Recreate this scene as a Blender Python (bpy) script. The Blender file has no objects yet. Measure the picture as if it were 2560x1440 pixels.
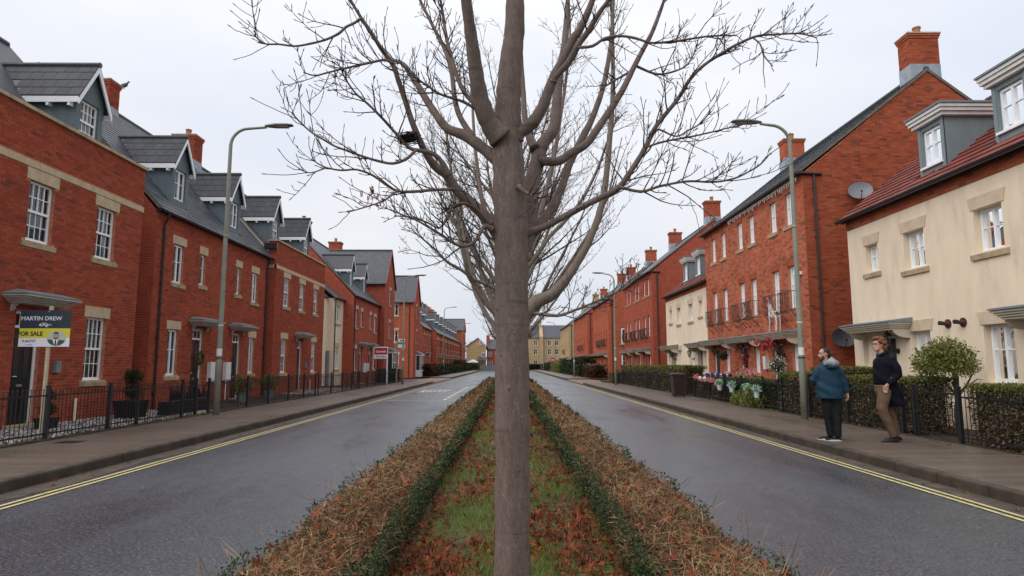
import bpy, bmesh, math, random
import numpy as np
from mathutils import Vector, Matrix
R = math.radians
SC = bpy.context.scene
COL = SC.collection
random.seed(7); RNG = np.random.default_rng(7)

# ------------------------------------------------------------------ camera
CAM_H = 1.55
cam = bpy.data.cameras.new('camera'); camo = bpy.data.objects.new('camera', cam); COL.objects.link(camo)
cam.sensor_width = 36.0; cam.lens = 36.0 * 1580 / 2560
cam.clip_start = 0.05; cam.clip_end = 3000
camo.location = (0, 0, CAM_H)
camo.rotation_euler = (R(90 + 6.857), 0, R(-0.288))
SC.camera = camo

# ------------------------------------------------------------------ sky, sun, exposure
W = bpy.data.worlds.new('World'); SC.world = W; W.use_nodes = True
nt = W.node_tree; nt.nodes.clear()
def wn(t, **k):
    n = nt.nodes.new(t)
    for a, b in k.items(): setattr(n, a, b)
    return n
SUN_EL, SUN_AZ = 50.0, 238.0
sky = wn('ShaderNodeTexSky', sky_type='NISHITA', sun_disc=False, sun_elevation=R(SUN_EL), sun_rotation=R(SUN_AZ), dust_density=3.0)
skm = wn('ShaderNodeVectorMath', operation='SCALE'); skm.inputs['Scale'].default_value = 0.09
nt.links.new(sky.outputs[0], skm.inputs[0])
tc = wn('ShaderNodeTexCoord'); sep = wn('ShaderNodeSeparateXYZ'); nt.links.new(tc.outputs['Generated'], sep.inputs[0])
mr = wn('ShaderNodeMapRange'); mr.inputs['From Min'].default_value = 0.0; mr.inputs['From Max'].default_value = 1.0
mr.inputs['To Min'].default_value = 0.84; mr.inputs['To Max'].default_value = 1.25
nt.links.new(sep.outputs['Z'], mr.inputs['Value'])
mp = wn('ShaderNodeMapping'); mp.inputs['Scale'].default_value = (1.3, 1.3, 3.2); nt.links.new(tc.outputs['Generated'], mp.inputs[0])
nz = wn('ShaderNodeTexNoise'); nz.inputs['Scale'].default_value = 1.7; nz.inputs['Detail'].default_value = 5; nz.inputs['Roughness'].default_value = 0.45
nt.links.new(mp.outputs[0], nz.inputs['Vector'])
cr = wn('ShaderNodeValToRGB')
cr.color_ramp.elements[0].position = 0.30; cr.color_ramp.elements[0].color = (0.68, 0.72, 0.81, 1)
cr.color_ramp.elements[1].position = 0.68; cr.color_ramp.elements[1].color = (0.85, 0.855, 0.87, 1)
nt.links.new(nz.outputs['Fac'], cr.inputs[0])
cs = wn('ShaderNodeVectorMath', operation='SCALE'); nt.links.new(cr.outputs[0], cs.inputs[0]); nt.links.new(mr.outputs[0], cs.inputs['Scale'])
mx = wn('ShaderNodeMix', data_type='RGBA'); mx.inputs['Factor'].default_value = 0.90
nt.links.new(skm.outputs[0], mx.inputs[6]); nt.links.new(cs.outputs[0], mx.inputs[7])
bg = wn('ShaderNodeBackground'); bg.inputs['Strength'].default_value = 1.0
nt.links.new(mx.outputs[2], bg.inputs['Color'])
wo = wn('ShaderNodeOutputWorld'); nt.links.new(bg.outputs[0], wo.inputs[0])

sl = bpy.data.lights.new('sun', 'SUN'); sl.energy = 1.5; sl.angle = R(60); sl.color = (1.0, 0.96, 0.91)
so = bpy.data.objects.new('sun', sl); COL.objects.link(so)
d = Vector((math.sin(R(SUN_AZ)) * math.cos(R(SUN_EL)), math.cos(R(SUN_AZ)) * math.cos(R(SUN_EL)), math.sin(R(SUN_EL))))
so.rotation_euler = d.to_track_quat('Z', 'Y').to_euler(); so.location = d * 60
vs = SC.view_settings; vs.view_transform = 'Standard'; vs.look = 'None'; vs.exposure = 0.33; vs.gamma = 1.0; vs.use_curve_mapping = False

# ------------------------------------------------------------------ materials
def nmat(name):
    m = bpy.data.materials.new(name); m.use_nodes = True
    n = m.node_tree; b = n.nodes['Principled BSDF']
    return m, n, b
def setspec(b, s): b.inputs['Specular IOR Level'].default_value = s
def rgb(c): return (c[0], c[1], c[2], 1)
def posnode(n, scale=(1, 1, 1), obj=False):
    if obj:
        g = n.nodes.new('ShaderNodeTexCoord'); out = g.outputs['Object']
    else:
        g = n.nodes.new('ShaderNodeNewGeometry'); out = g.outputs['Position']
    mpn = n.nodes.new('ShaderNodeMapping'); mpn.inputs['Scale'].default_value = scale
    n.links.new(out, mpn.inputs[0]); return mpn.outputs[0]
def noise(n, vec, scale, detail=4, rough=.55):
    t = n.nodes.new('ShaderNodeTexNoise'); t.inputs['Scale'].default_value = scale; t.inputs['Detail'].default_value = detail
    t.inputs['Roughness'].default_value = rough; n.links.new(vec, t.inputs['Vector']); return t.outputs['Fac']
def ramp(n, fac, stops, interp='LINEAR'):
    r = n.nodes.new('ShaderNodeValToRGB'); e = r.color_ramp.elements; r.color_ramp.interpolation = interp
    while len(e) < len(stops): e.new(0.5)
    for i, (p, c) in enumerate(stops): e[i].position = p; e[i].color = rgb(c)
    n.links.new(fac, r.inputs[0]); return r.outputs[0]
def mapr(n, fac, a, b, c, d):
    m = n.nodes.new('ShaderNodeMapRange'); n.links.new(fac, m.inputs['Value'])
    for k, v in zip(('From Min', 'From Max', 'To Min', 'To Max'), (a, b, c, d)): m.inputs[k].default_value = v
    return m.outputs[0]
def mixc(n, fac, a, b, mode='MIX'):
    m = n.nodes.new('ShaderNodeMix'); m.data_type = 'RGBA'; m.blend_type = mode
    for sock, v in ((0, fac), (6, a), (7, b)):
        if isinstance(v, (int, float)): m.inputs[sock].default_value = v
        elif isinstance(v, tuple): m.inputs[sock].default_value = rgb(v)
        else: n.links.new(v, m.inputs[sock])
    return m.outputs[2]
def bump(n, b, h, strength=.3, dist=.01):
    bm = n.nodes.new('ShaderNodeBump'); bm.inputs['Strength'].default_value = strength; bm.inputs['Distance'].default_value = dist
    n.links.new(h, bm.inputs['Height']); n.links.new(bm.outputs[0], b.inputs['Normal'])

def plain(name, col, rough=.6, spec=.3, var=.12, scale=6.0, metal=0.0, bmp=0.0, bscale=60, dirt=None, stretch=(1, 1, 1)):
    m, n, b = nmat(name)
    p = posnode(n, stretch)
    f = noise(n, p, scale, 5)
    lo = tuple(max(0, c * (1 - var * 1.6)) for c in col); hi = tuple(min(1, c * (1 + var * 1.6)) for c in col)
    c = ramp(n, f, [(.25, lo), (.75, hi)])
    if dirt:
        g = noise(n, p, dirt[1], 6, .65)
        c = mixc(n, mapr(n, g, dirt[2], dirt[2] + .18, 0, dirt[3]), c, dirt[0])
    n.links.new(c, b.inputs['Base Color'])
    b.inputs['Roughness'].default_value = rough; b.inputs['Metallic'].default_value = metal; setspec(b, spec)
    if bmp: bump(n, b, noise(n, p, bscale, 4), bmp, .008)
    return m

def rampmat(name, stops, source='attr', rough=.75, spec=.25, fine=.18, fscale=40, bmp=.15, trans=0.0):
    """colour drawn per piece: from the 'rnd' attribute of a joined mesh or from the object's own random number"""
    m, n, b = nmat(name)
    if source == 'attr':
        a = n.nodes.new('ShaderNodeAttribute'); a.attribute_name = 'rnd'; fac = a.outputs['Fac']
    else:
        a = n.nodes.new('ShaderNodeObjectInfo'); fac = a.outputs['Random']
    c = ramp(n, fac, stops)
    p = posnode(n)
    f = noise(n, p, fscale, 4)
    k = ramp(n, f, [(.2, (1 - fine * 1.7,) * 3), (.8, (1 + fine * .6,) * 3)])
    c = mixc(n, 1.0, c, k, 'MULTIPLY')
    lf = noise(n, p, .9, 5, .6); c = mixc(n, 1.0, c, ramp(n, lf, [(.3, (.86, .85, .85)), (.7, (1.10, 1.10, 1.10))]), 'MULTIPLY')
    n.links.new(c, b.inputs['Base Color']); b.inputs['Roughness'].default_value = rough; setspec(b, spec)
    if bmp: bump(n, b, noise(n, p, fscale * 3, 3), bmp, .004)
    if trans:
        tr = n.nodes.new('ShaderNodeBsdfTranslucent'); n.links.new(c, tr.inputs['Color'])
        ms = n.nodes.new('ShaderNodeMixShader'); ms.inputs[0].default_value = trans
        n.links.new(b.outputs[0], ms.inputs[1]); n.links.new(tr.outputs[0], ms.inputs[2])
        n.links.new(ms.outputs[0], n.nodes['Material Output'].inputs[0])
    return m

def brickmat(name, cols, mortar=(.34, .24, .18), bw=.225, bh=.075, mort=.010, mode='wall', rough=.9, bstr=.5, offset=.5, spec=.1):
    """courses laid out in world metres; for walls far enough away that single bricks no longer show"""
    m, n, b = nmat(name)
    g = n.nodes.new('ShaderNodeNewGeometry'); s = n.nodes.new('ShaderNodeSeparateXYZ'); n.links.new(g.outputs['Position'], s.inputs[0])
    cx = n.nodes.new('ShaderNodeCombineXYZ')
    if mode == 'wall':
        ad = n.nodes.new('ShaderNodeMath'); ad.operation = 'ADD'; n.links.new(s.outputs['X'], ad.inputs[0]); n.links.new(s.outputs['Y'], ad.inputs[1])
        n.links.new(ad.outputs[0], cx.inputs[0]); n.links.new(s.outputs['Z'], cx.inputs[1])
    elif mode == 'roofY':
        n.links.new(s.outputs['Y'], cx.inputs[0]); n.links.new(s.outputs['Z'], cx.inputs[1])
    elif mode == 'roofX':
        n.links.new(s.outputs['X'], cx.inputs[0]); n.links.new(s.outputs['Z'], cx.inputs[1])
    else:
        n.links.new(s.outputs['X'], cx.inputs[0]); n.links.new(s.outputs['Y'], cx.inputs[1])
    t = n.nodes.new('ShaderNodeTexBrick'); t.offset = offset
    n.links.new(cx.outputs[0], t.inputs['Vector'])
    t.inputs['Scale'].default_value = 1.0; t.inputs['Brick Width'].default_value = bw; t.inputs['Row Height'].default_value = bh
    t.inputs['Mortar Size'].default_value = mort * .5; t.inputs['Mortar Smooth'].default_value = .2; t.inputs['Bias'].default_value = -.15
    t.inputs['Color1'].default_value = rgb(cols[0]); t.inputs['Color2'].default_value = rgb(cols[1]); t.inputs['Mortar'].default_value = rgb(mortar)
    p = posnode(n)
    f = noise(n, p, 3.2, 6, .65)
    k = ramp(n, f, [(.25, (.72, .70, .70)), (.75, (1.18, 1.16, 1.14))])
    c = mixc(n, 1.0, t.outputs['Color'], k, 'MULTIPLY')
    n.links.new(c, b.inputs['Base Color']); b.inputs['Roughness'].default_value = rough; setspec(b, spec)
    inv = n.nodes.new('ShaderNodeMath'); inv.operation = 'SUBTRACT'; inv.inputs[0].default_value = 1.0; n.links.new(t.outputs['Fac'], inv.inputs[1])
    bump(n, b, inv.outputs[0], bstr, .006)
    return m

M = {}
BR_STOPS = [(0.0, (.19, .066, .048)), (.06, (.23, .066, .044)), (.14, (.30, .068, .041)), (.62, (.385, .080, .043)), (.88, (.42, .098, .054)), (1.0, (.36, .090, .060))]
BR_STOPS2 = [(0.0, (.17, .070, .045)), (.07, (.22, .074, .044)), (.16, (.32, .082, .042)), (.64, (.405, .096, .045)), (.88, (.44, .12, .058)), (1.0, (.37, .11, .07))]
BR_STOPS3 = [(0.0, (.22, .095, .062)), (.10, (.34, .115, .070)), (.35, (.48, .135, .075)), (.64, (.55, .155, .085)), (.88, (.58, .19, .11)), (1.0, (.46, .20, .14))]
M['brick_a'] = rampmat('brick_joined', BR_STOPS, 'attr', .9, .08)
M['brick_o'] = rampmat('brick_single', BR_STOPS, 'obj', .9, .08)
M['brick2_a'] = rampmat('brick_orange_joined', BR_STOPS2, 'attr', .9, .08)
M['brick2_o'] = rampmat('brick_orange_single', BR_STOPS2, 'obj', .9, .08)
M['brick3_a'] = rampmat('brick_lit_joined', BR_STOPS3, 'attr', .9, .08)  # paler copy of the orange brick: light on the street front painted in
M['mortar'] = plain('mortar', (.46, .19, .115), .95, .08, .2, 12, bmp=.3)
M['mortar2'] = plain('mortar_pale', (.50, .21, .125), .95, .08, .2, 12, bmp=.3)
M['brick_far'] = brickmat('brick_far', ((.39, .080, .045), (.31, .068, .042)), (.42, .20, .135))
M['brick2_far'] = brickmat('brick_orange_far', ((.44, .105, .050), (.36, .085, .044)), (.46, .22, .14))
M['brick_yel'] = brickmat('brick_yellow', ((.50, .36, .19), (.42, .29, .15)), (.46, .37, .25))
M['cream'] = plain('cream_render', (.78, .645, .485), .85, .2, .05, 2.5, bmp=.15, bscale=180, dirt=((.42, .34, .25), 1.3, .53, .38), stretch=(1.6, 1.6, .4))
M['stone'] = plain('cast_stone', (.52, .40, .26), .8, .25, .10, 5, bmp=.15, dirt=((.24, .20, .14), 3, .58, .5))
M['stone_r'] = plain('pale_cast_stone', (.60, .47, .34), .8, .25, .08, 5, bmp=.15, dirt=((.36, .28, .20), 3, .58, .4))
M['stone_dk'] = plain('cast_stone_sill', (.44, .34, .21), .8, .25, .14, 5, bmp=.15, dirt=((.15, .14, .09), 4, .5, .7))
M['white'] = plain('white_upvc', (.86, .87, .88), .35, .5, .03, 4)
M['white_old'] = plain('white_board', (.70, .69, .65), .55, .4, .06, 6, dirt=((.30, .29, .25), 7, .6, .5))
M['lead'] = plain('lead_sheet', (.19, .21, .225), .55, .4, .14, 5, dirt=((.09, .10, .09), 5, .55, .6))
M['leadlight'] = plain('lead_sheet_pale', (.30, .34, .38), .5, .4, .12, 5)
M['leadcan'] = plain('canopy_lead', (.20, .235, .265), .5, .4, .12, 5)
M['dorm'] = plain('dormer_cladding', (.115, .152, .168), .6, .35, .07, 2.2, dirt=((.075, .10, .10), 2.5, .5, .6), stretch=(3, 3, .8))
M['dorm_r'] = plain('dormer_render_pale', (.20, .245, .26), .65, .35, .06, 2.0, stretch=(3, 3, .8))
M['slate_a'] = rampmat('slate_joined', [(0, (.048, .052, .065)), (.5, (.070, .075, .090)), (1, (.10, .104, .118))], 'attr', .45, .4, .2, 25, .2)
M['slate_o'] = rampmat('slate_single', [(0, (.026, .029, .040)), (.5, (.034, .038, .051)), (1, (.046, .050, .065))], 'obj', .6, .3, .2, 25, .2)
M['slate_far'] = brickmat('slate_far', ((.078, .083, .10), (.056, .06, .076)), (.03, .032, .04), .30, .16, .012, 'roofY', .5, .6, spec=.45)
M['slate_farx'] = brickmat('slate_far_cross', ((.078, .083, .10), (.056, .06, .076)), (.03, .032, .04), .30, .16, .012, 'roofX', .5, .6, spec=.45)
M['tile_a'] = rampmat('red_tile_joined', [(0, (.15, .036, .028)), (.5, (.21, .052, .038)), (1, (.26, .07, .05))], 'attr', .7, .3, .25, 18, .2)
M['ridge'] = plain('ridge_tile', (.055, .057, .066), .6, .4, .2, 8)
M['gutter'] = plain('black_gutter', (.014, .015, .017), .35, .5, .15, 5)
M['pipe'] = plain('black_pipe', (.016, .014, .014), .4, .5, .15, 5)
M['bpipe'] = plain('brown_pipe', (.035, .022, .018), .45, .5, .15, 5)
M['iron'] = plain('black_railing', (.012, .013, .016), .45, .5, .2, 9)
M['door_blk'] = plain('door_black', (.014, .016, .018), .3, .5, .1, 5)
M['door_grn'] = plain('door_green', (.02, .045, .04), .35, .5, .1, 5)
M['chrome'] = plain('door_metal', (.55, .55, .54), .25, .6, .05, 9, metal=.8)
M['pot'] = plain('chimney_pot', (.36, .16, .09), .8, .2, .15, 8)
M['terr'] = plain('terracotta_vent', (.075, .03, .026), .6, .3, .15, 9)
M['room'] = plain('dark_room', (.020, .020, .022), .9, .1, .1, 2)
M['curtain'] = plain('curtain', (.56, .55, .53), .9, .1, .06, 3)
M['blind'] = plain('blind', (.50, .47, .42), .7, .2, .06, 3)
M['canopy'] = plain('canopy_cream', (.62, .56, .45), .6, .35, .06, 5, dirt=((.34, .30, .23), 6, .6, .5))
M['canopy_l'] = plain('canopy_stone', (.50, .47, .42), .65, .3, .08, 5, dirt=((.22, .21, .18), 6, .52, .7))
M['vergedk'] = plain('verge_mortar', (.16, .13, .11), .8, .2, .2, 6)
M['meter'] = plain('meter_box', (.72, .72, .71), .5, .4, .04, 6)

def glassmat():
    m, n, b = nmat('window_glass')
    n.nodes.remove(b)
    tr = n.nodes.new('ShaderNodeBsdfTransparent'); tr.inputs[0].default_value = (.82, .86, .86, 1)
    gl = n.nodes.new('ShaderNodeBsdfGlossy'); gl.inputs['Roughness'].default_value = .02; gl.inputs['Color'].default_value = (.9, .93, .97, 1)
    p = posnode(n); h = noise(n, p, 1.7, 2); bm = n.nodes.new('ShaderNodeBump'); bm.inputs['Strength'].default_value = .06; bm.inputs['Distance'].default_value = .05
    n.links.new(h, bm.inputs['Height']); n.links.new(bm.outputs[0], gl.inputs['Normal'])
    fr = n.nodes.new('ShaderNodeFresnel'); fr.inputs['IOR'].default_value = 1.75
    ms = n.nodes.new('ShaderNodeMixShader'); n.links.new(fr.outputs[0], ms.inputs[0])
    n.links.new(tr.outputs[0], ms.inputs[1]); n.links.new(gl.outputs[0], ms.inputs[2])
    n.links.new(ms.outputs[0], n.nodes['Material Output'].inputs[0]); return m
M['glass'] = glassmat()
def glassfar():
    m, n, b = nmat('window_glass_dark'); b.inputs['Base Color'].default_value = (.035, .04, .045, 1); b.inputs['Roughness'].default_value = .08; setspec(b, .9); return m
M['glassfar'] = glassfar()

def asphalt(name='wet_asphalt', dry=(.040, .045, .054)):
    m, n, b = nmat(name)
    p = posnode(n)
    f = noise(n, p, 34, 6, .85); f2 = noise(n, p, 5, 5, .7)
    c = ramp(n, f, [(.33, tuple(x * .30 for x in dry)), (.50, dry), (.58, tuple(x * 2.4 for x in dry)), (.68, tuple(min(1, x * 6.5) for x in dry))])
    c = mixc(n, 1.0, c, ramp(n, f2, [(.25, (.70,) * 3), (.75, (1.28,) * 3)]), 'MULTIPLY')
    big = noise(n, posnode(n, (1.0, .25, 1)), .7, 6, .6)
    c = mixc(n, 1.0, c, ramp(n, big, [(.25, (.75, .76, .79)), (.75, (1.18, 1.15, 1.12))]), 'MULTIPLY'); n.links.new(c, b.inputs['Base Color'])
    r1 = mapr(n, noise(n, posnode(n, (1.0, .28, 1)), .6, 7, .66), .30, .70, .19, .52)
    ad = n.nodes.new('ShaderNodeMath'); ad.operation = 'ADD'; n.links.new(r1, ad.inputs[0]); n.links.new(mapr(n, f, .3, .7, -.08, .10), ad.inputs[1])
    n.links.new(ad.outputs[0], b.inputs['Roughness']); setspec(b, .7)
    bump(n, b, f, .35, .006); return m
M['asphalt'] = asphalt()
def pavement():
    m, n, b = nmat('wet_pavement')
    p = posnode(n)
    f = noise(n, p, 95, 3, .7)
    c = ramp(n, f, [(.3, (.085, .068, .056)), (.55, (.140, .113, .093)), (.76, (.22, .185, .155))])
    big = noise(n, posnode(n, (1.0, .35, 1)), 1.2, 6, .62)
    c = mixc(n, mapr(n, big, .42, .66, 0, .65), c, (.105, .070, .050))
    st = noise(n, posnode(n, (.30, 3.2, 1)), 1.0, 5, .6); c = mixc(n, 1.0, c, ramp(n, st, [(.3, (.70, .68, .66)), (.7, (1.20, 1.18, 1.15))]), 'MULTIPLY')
    moss = noise(n, p, 2.7, 6, .68); c = mixc(n, mapr(n, moss, .60, .70, 0, .4), c, (.045, .05, .03))
    n.links.new(c, b.inputs['Base Color'])
    n.links.new(mapr(n, big, .35, .65, .26, .52), b.inputs['Roughness']); setspec(b, .45)
    bump(n, b, f, .4, .004); return m
M['pavement'] = pavement()
M['kerb'] = plain('kerb_stone', (.066, .049, .037), .7, .3, .3, 4, bmp=.35, bscale=90, dirt=((.035, .036, .024), 2.2, .5, .7))
M['gutterdirt'] = plain('gutter_dirt', (.085, .064, .048), .7, .3, .3, 5, bmp=.4, bscale=120, dirt=((.040, .040, .042), 1.4, .48, .8))
M['yellow'] = plain('yellow_line', (.54, .46, .21), .6, .3, .14, 20, dirt=((.13, .12, .085), 11, .52, .8))
M['whiteline'] = plain('white_marking', (.60, .59, .50), .6, .3, .12, 20, dirt=((.15, .15, .15), 9, .54, .8))
M['setts'] = brickmat('crossing_setts', ((.27, .19, .14), (.21, .15, .12)), (.12, .10, .08), .2, .1, .01, 'flat', .6, .4)
M['soil'] = plain('garden_soil', (.055, .04, .028), .9, .15, .35, 5, bmp=.6, bscale=50)
M['ground'] = plain('rough_ground', (.06, .075, .03), .9, .15, .3, .6, bmp=.3)
def median_mat():
    m, n, b = nmat('median_turf')
    p = posnode(n); f = noise(n, p, 3.2, 6, .65)
    c = ramp(n, f, [(.34, (.07, .038, .022)), (.5, (.085, .085, .028)), (.66, (.10, .15, .036))])
    f2 = noise(n, p, 45, 4, .7); c = mixc(n, 1.0, c, ramp(n, f2, [(.25, (.55,) * 3), (.75, (1.35,) * 3)]), 'MULTIPLY')
    n.links.new(c, b.inputs['Base Color']); b.inputs['Roughness'].default_value = .85; setspec(b, .2); bump(n, b, f2, .7, .02); return m
M['turf'] = median_mat()

# ------------------------------------------------------------------ mesh builder, things and parts
WL = {}
def tag(o, label=None, cat=None, group=None, kind=None):
    if label: o['label'] = label
    if cat: o['category'] = cat
    if group: o['group'] = group
    if kind: o['kind'] = kind
    return o
def thing(name, label, cat, loc, group=None):
    o = bpy.data.objects.new(name, None); COL.objects.link(o); o.location = loc; o.empty_display_size = .2
    WL[o.name] = Vector(loc); return tag(o, label, cat, group)
def link(name, me, parent=None, loc=None, rot=None, mat=None, scale=None):
    """an object on shared mesh data, at a world place"""
    o = bpy.data.objects.new(name, me); COL.objects.link(o)
    L = Vector(loc) if loc is not None else Vector((0, 0, 0))
    if parent is not None:
        o.parent = parent; o.location = L - WL[parent.name]
    else: o.location = L
    if rot is not None: o.rotation_euler = rot
    if scale is not None: o.scale = scale
    WL[o.name] = L
    return o
class MB:
    def __init__(s): s.v = []; s.f = []; s.r = []; s.m = []
    def quad(s, *p, rnd=None, mi=0):
        k = len(s.v); s.v += [tuple(q) for q in p]; s.f.append(tuple(range(k, k + len(p)))); s.r.append(rnd); s.m.append(mi)
    def hexa(s, p, rnd=None, skip=(), mi=0):
        k = len(s.v); s.v += [tuple(q) for q in p]
        for i, fc in enumerate(((0, 3, 2, 1), (4, 5, 6, 7), (0, 1, 5, 4), (1, 2, 6, 5), (2, 3, 7, 6), (3, 0, 4, 7))):
            if i in skip: continue
            s.f.append(tuple(k + j for j in fc)); s.r.append(rnd); s.m.append(mi)
    def box(s, x0, x1, y0, y1, z0, z1, rnd=None, mi=0):
        s.hexa([(x0, y0, z0), (x1, y0, z0), (x1, y1, z0), (x0, y1, z0), (x0, y0, z1), (x1, y0, z1), (x1, y1, z1), (x0, y1, z1)], rnd, mi=mi)
    def fbox(s, fr, u0, u1, z0, z1, o0, o1, rnd=None, skip=(), mi=0):
        s.hexa([fr.p(u0, z0, o0), fr.p(u1, z0, o0), fr.p(u1, z1, o0), fr.p(u0, z1, o0), fr.p(u0, z0, o1), fr.p(u1, z0, o1), fr.p(u1, z1, o1), fr.p(u0, z1, o1)], rnd, skip, mi)
    def tube(s, path, rad, n=6, cap=True, rnd=None, mi=0):
        P = [Vector(p) for p in path]
        if not hasattr(rad, '__len__'): rad = [rad] * len(P)
        k = len(s.v); prev = None
        for i, p in enumerate(P):
            t = (P[min(i + 1, len(P) - 1)] - P[max(i - 1, 0)])
            t = t.normalized() if t.length > 1e-9 else Vector((0, 0, 1))
            if prev is None:
                a = Vector((0, 0, 1)) if abs(t.z) < .9 else Vector((1, 0, 0)); x = t.cross(a).normalized()
            else:
                x = prev - t * prev.dot(t)
                x = x.normalized() if x.length > 1e-6 else t.orthogonal().normalized()
            y = t.cross(x); prev = x
            for j in range(n):
                a = 2 * math.pi * j / n; q = p + (x * math.cos(a) + y * math.sin(a)) * rad[i]; s.v.append(tuple(q))
        for i in range(len(P) - 1):
            for j in range(n):
                a = k + i * n + j; b = k + i * n + (j + 1) % n
                s.f.append((a, b, b + n, a + n)); s.r.append(rnd); s.m.append(mi)
        if cap:
            s.f.append(tuple(k + j for j in reversed(range(n)))); s.r.append(rnd); s.m.append(mi)
            e = k + (len(P) - 1) * n; s.f.append(tuple(e + j for j in range(n))); s.r.append(rnd); s.m.append(mi)
    def rings(s, rs, cap=True, mi=0):
        n = len(rs[0]); k = len(s.v)
        for r in rs: s.v += [tuple(q) for q in r]
        for i in range(len(rs) - 1):
            for j in range(n):
                a = k + i * n + j; b = k + i * n + (j + 1) % n
                s.f.append((a, b, b + n, a + n)); s.r.append(None); s.m.append(mi)
        if cap:
            s.f.append(tuple(k + j for j in reversed(range(n)))); s.r.append(None); s.m.append(mi)
            e = k + (len(rs) - 1) * n; s.f.append(tuple(e + j for j in range(n))); s.r.append(None); s.m.append(mi)
    def lathe(s, c, prof, n=14, mi=0):
        s.rings([[(c[0] + r * math.cos(2 * math.pi * j / n), c[1] + r * math.sin(2 * math.pi * j / n), c[2] + z) for j in range(n)] for z, r in prof], mi=mi)
    def ell(s, c, r, nu=12, nv=8, mi=0, jit=0.0):
        rs = []
        for i in range(1, nv):
            a = math.pi * i / nv
            rs.append([(c[0] + r[0] * math.sin(a) * math.cos(2 * math.pi * j / nu) * (1 + random.uniform(-jit, jit)), c[1] + r[1] * math.sin(a) * math.sin(2 * math.pi * j / nu) * (1 + random.uniform(-jit, jit)), c[2] - r[2] * math.cos(a)) for j in range(nu)])
        s.rings(rs, mi=mi)
    def mesh(s, name, mat, off=(0, 0, 0), smooth=False):
        me = bpy.data.meshes.new(name); o = off
        me.from_pydata([(a - o[0], b - o[1], c - o[2]) for a, b, c in s.v], [], s.f)
        if any(r is not None for r in s.r):
            at = me.attributes.new('rnd', 'FLOAT', 'FACE'); at.data.foreach_set('value', [0.5 if r is None else r for r in s.r])
        for mm in (mat if isinstance(mat, (list, tuple)) else [mat]): me.materials.append(M[mm] if isinstance(mm, str) else mm)
        if any(s.m): me.polygons.foreach_set('material_index', s.m)
        if smooth: me.polygons.foreach_set('use_smooth', [True] * len(me.polygons))
        return me
    def build(s, name, mat, parent=None, kind=None, smooth=False, loc=None):
        if parent is not None: L = WL[parent.name]
        elif loc is not None: L = Vector(loc)
        else:
            a = np.array(s.v); L = Vector(((a[:, 0].min() + a[:, 0].max()) / 2, (a[:, 1].min() + a[:, 1].max()) / 2, a[:, 2].min()))
        me = s.mesh(name, mat, L, smooth)
        o = bpy.data.objects.new(name, me); COL.objects.link(o)
        if parent is not None: o.parent = parent
        else: o.location = L
        WL[o.name] = Vector(L)
        if kind: o['kind'] = kind
        return o
class Fr:
    """a wall's own axes: u along it, z up, o out of it"""
    def __init__(s, O, U, N): s.O = Vector(O); s.U = Vector(U); s.N = Vector(N)
    def p(s, u, z, o=0): return s.O + s.U * u + s.N * o + Vector((0, 0, z))
def front(X, side): return Fr((X, 0, 0), (0, 1, 0), (side, 0, 0))
def endw(Y): return Fr((0, Y, 0), (1, 0, 0), (0, -1, 0))

def npmesh(name, V, F, mat, rnd=None, smooth=False):
    """quads or triangles from arrays"""
    me = bpy.data.meshes.new(name); nv = len(V); nf, k = F.shape
    me.vertices.add(nv); me.vertices.foreach_set('co', V.astype(np.float32).ravel())
    me.loops.add(nf * k); me.loops.foreach_set('vertex_index', F.astype(np.int32).ravel())
    me.polygons.add(nf); me.polygons.foreach_set('loop_start', np.arange(0, nf * k, k, dtype=np.int32))
    if rnd is not None:
        at = me.attributes.new('rnd', 'FLOAT', 'FACE'); at.data.foreach_set('value', rnd.astype(np.float32))
    me.materials.append(M[mat] if isinstance(mat, str) else mat)
    me.update(calc_edges=True); me.validate()
    return me
def shards(P, D, Nn, ln, wd, bend=0.0):
    """thin leaf or stalk blades: centre-line start P along D (unit) with half-width direction Nn"""
    n = len(P); E = P + D * ln[:, None]; Mid = P + D * (ln * .5)[:, None] + np.cross(D, Nn) * (bend * ln)[:, None] if np.ndim(bend) or bend else P + D * (ln * .5)[:, None]
    w = Nn * wd[:, None] * .5
    V = np.stack([P, Mid - w, E, Mid + w], 1).reshape(-1, 3)
    F = np.arange(n * 4).reshape(n, 4)
    return V, F
def runit(n):
    a = RNG.normal(size=(n, 3)); return a / np.linalg.norm(a, axis=1)[:, None]
def perp(D):
    r = runit(len(D)); c = np.cross(D, r); return c / (np.linalg.norm(c, axis=1)[:, None] + 1e-9)
def addobj(name, me, parent=None, kind=None):
    o = bpy.data.objects.new(name, me); COL.objects.link(o)
    if parent is not None:
        o.parent = parent; o.location = -WL[parent.name]
    WL[o.name] = Vector((0, 0, 0))
    if kind: o['kind'] = kind
    return o
FONT_CACHE = {}
def textmesh(body, size, P0, U, V, sx=1.0, mat='white', name='lettering', bold=0.0, align='LEFT', parent=None, kind=None):
    cu = bpy.data.curves.new('t', 'FONT'); cu.body = body; cu.size = size; cu.align_x = align; cu.offset = bold; cu.resolution_u = 3
    ob = bpy.data.objects.new('t', cu); COL.objects.link(ob)
    dg = bpy.context.evaluated_depsgraph_get(); me = bpy.data.meshes.new_from_object(ob.evaluated_get(dg))
    bpy.data.objects.remove(ob); bpy.data.curves.remove(cu)
    P0 = Vector(P0); U = Vector(U); V = Vector(V); L = WL[parent.name] if parent is not None else P0
    for v in me.vertices: v.co = P0 + U * (v.co.x * sx) + V * v.co.y - L
    me.materials.clear(); me.materials.append(M[mat])
    o = bpy.data.objects.new(name, me); COL.objects.link(o)
    if parent is not None: o.parent = parent
    else: o.location = L
    WL[o.name] = Vector(L)
    if kind: o['kind'] = kind
    return o

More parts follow.
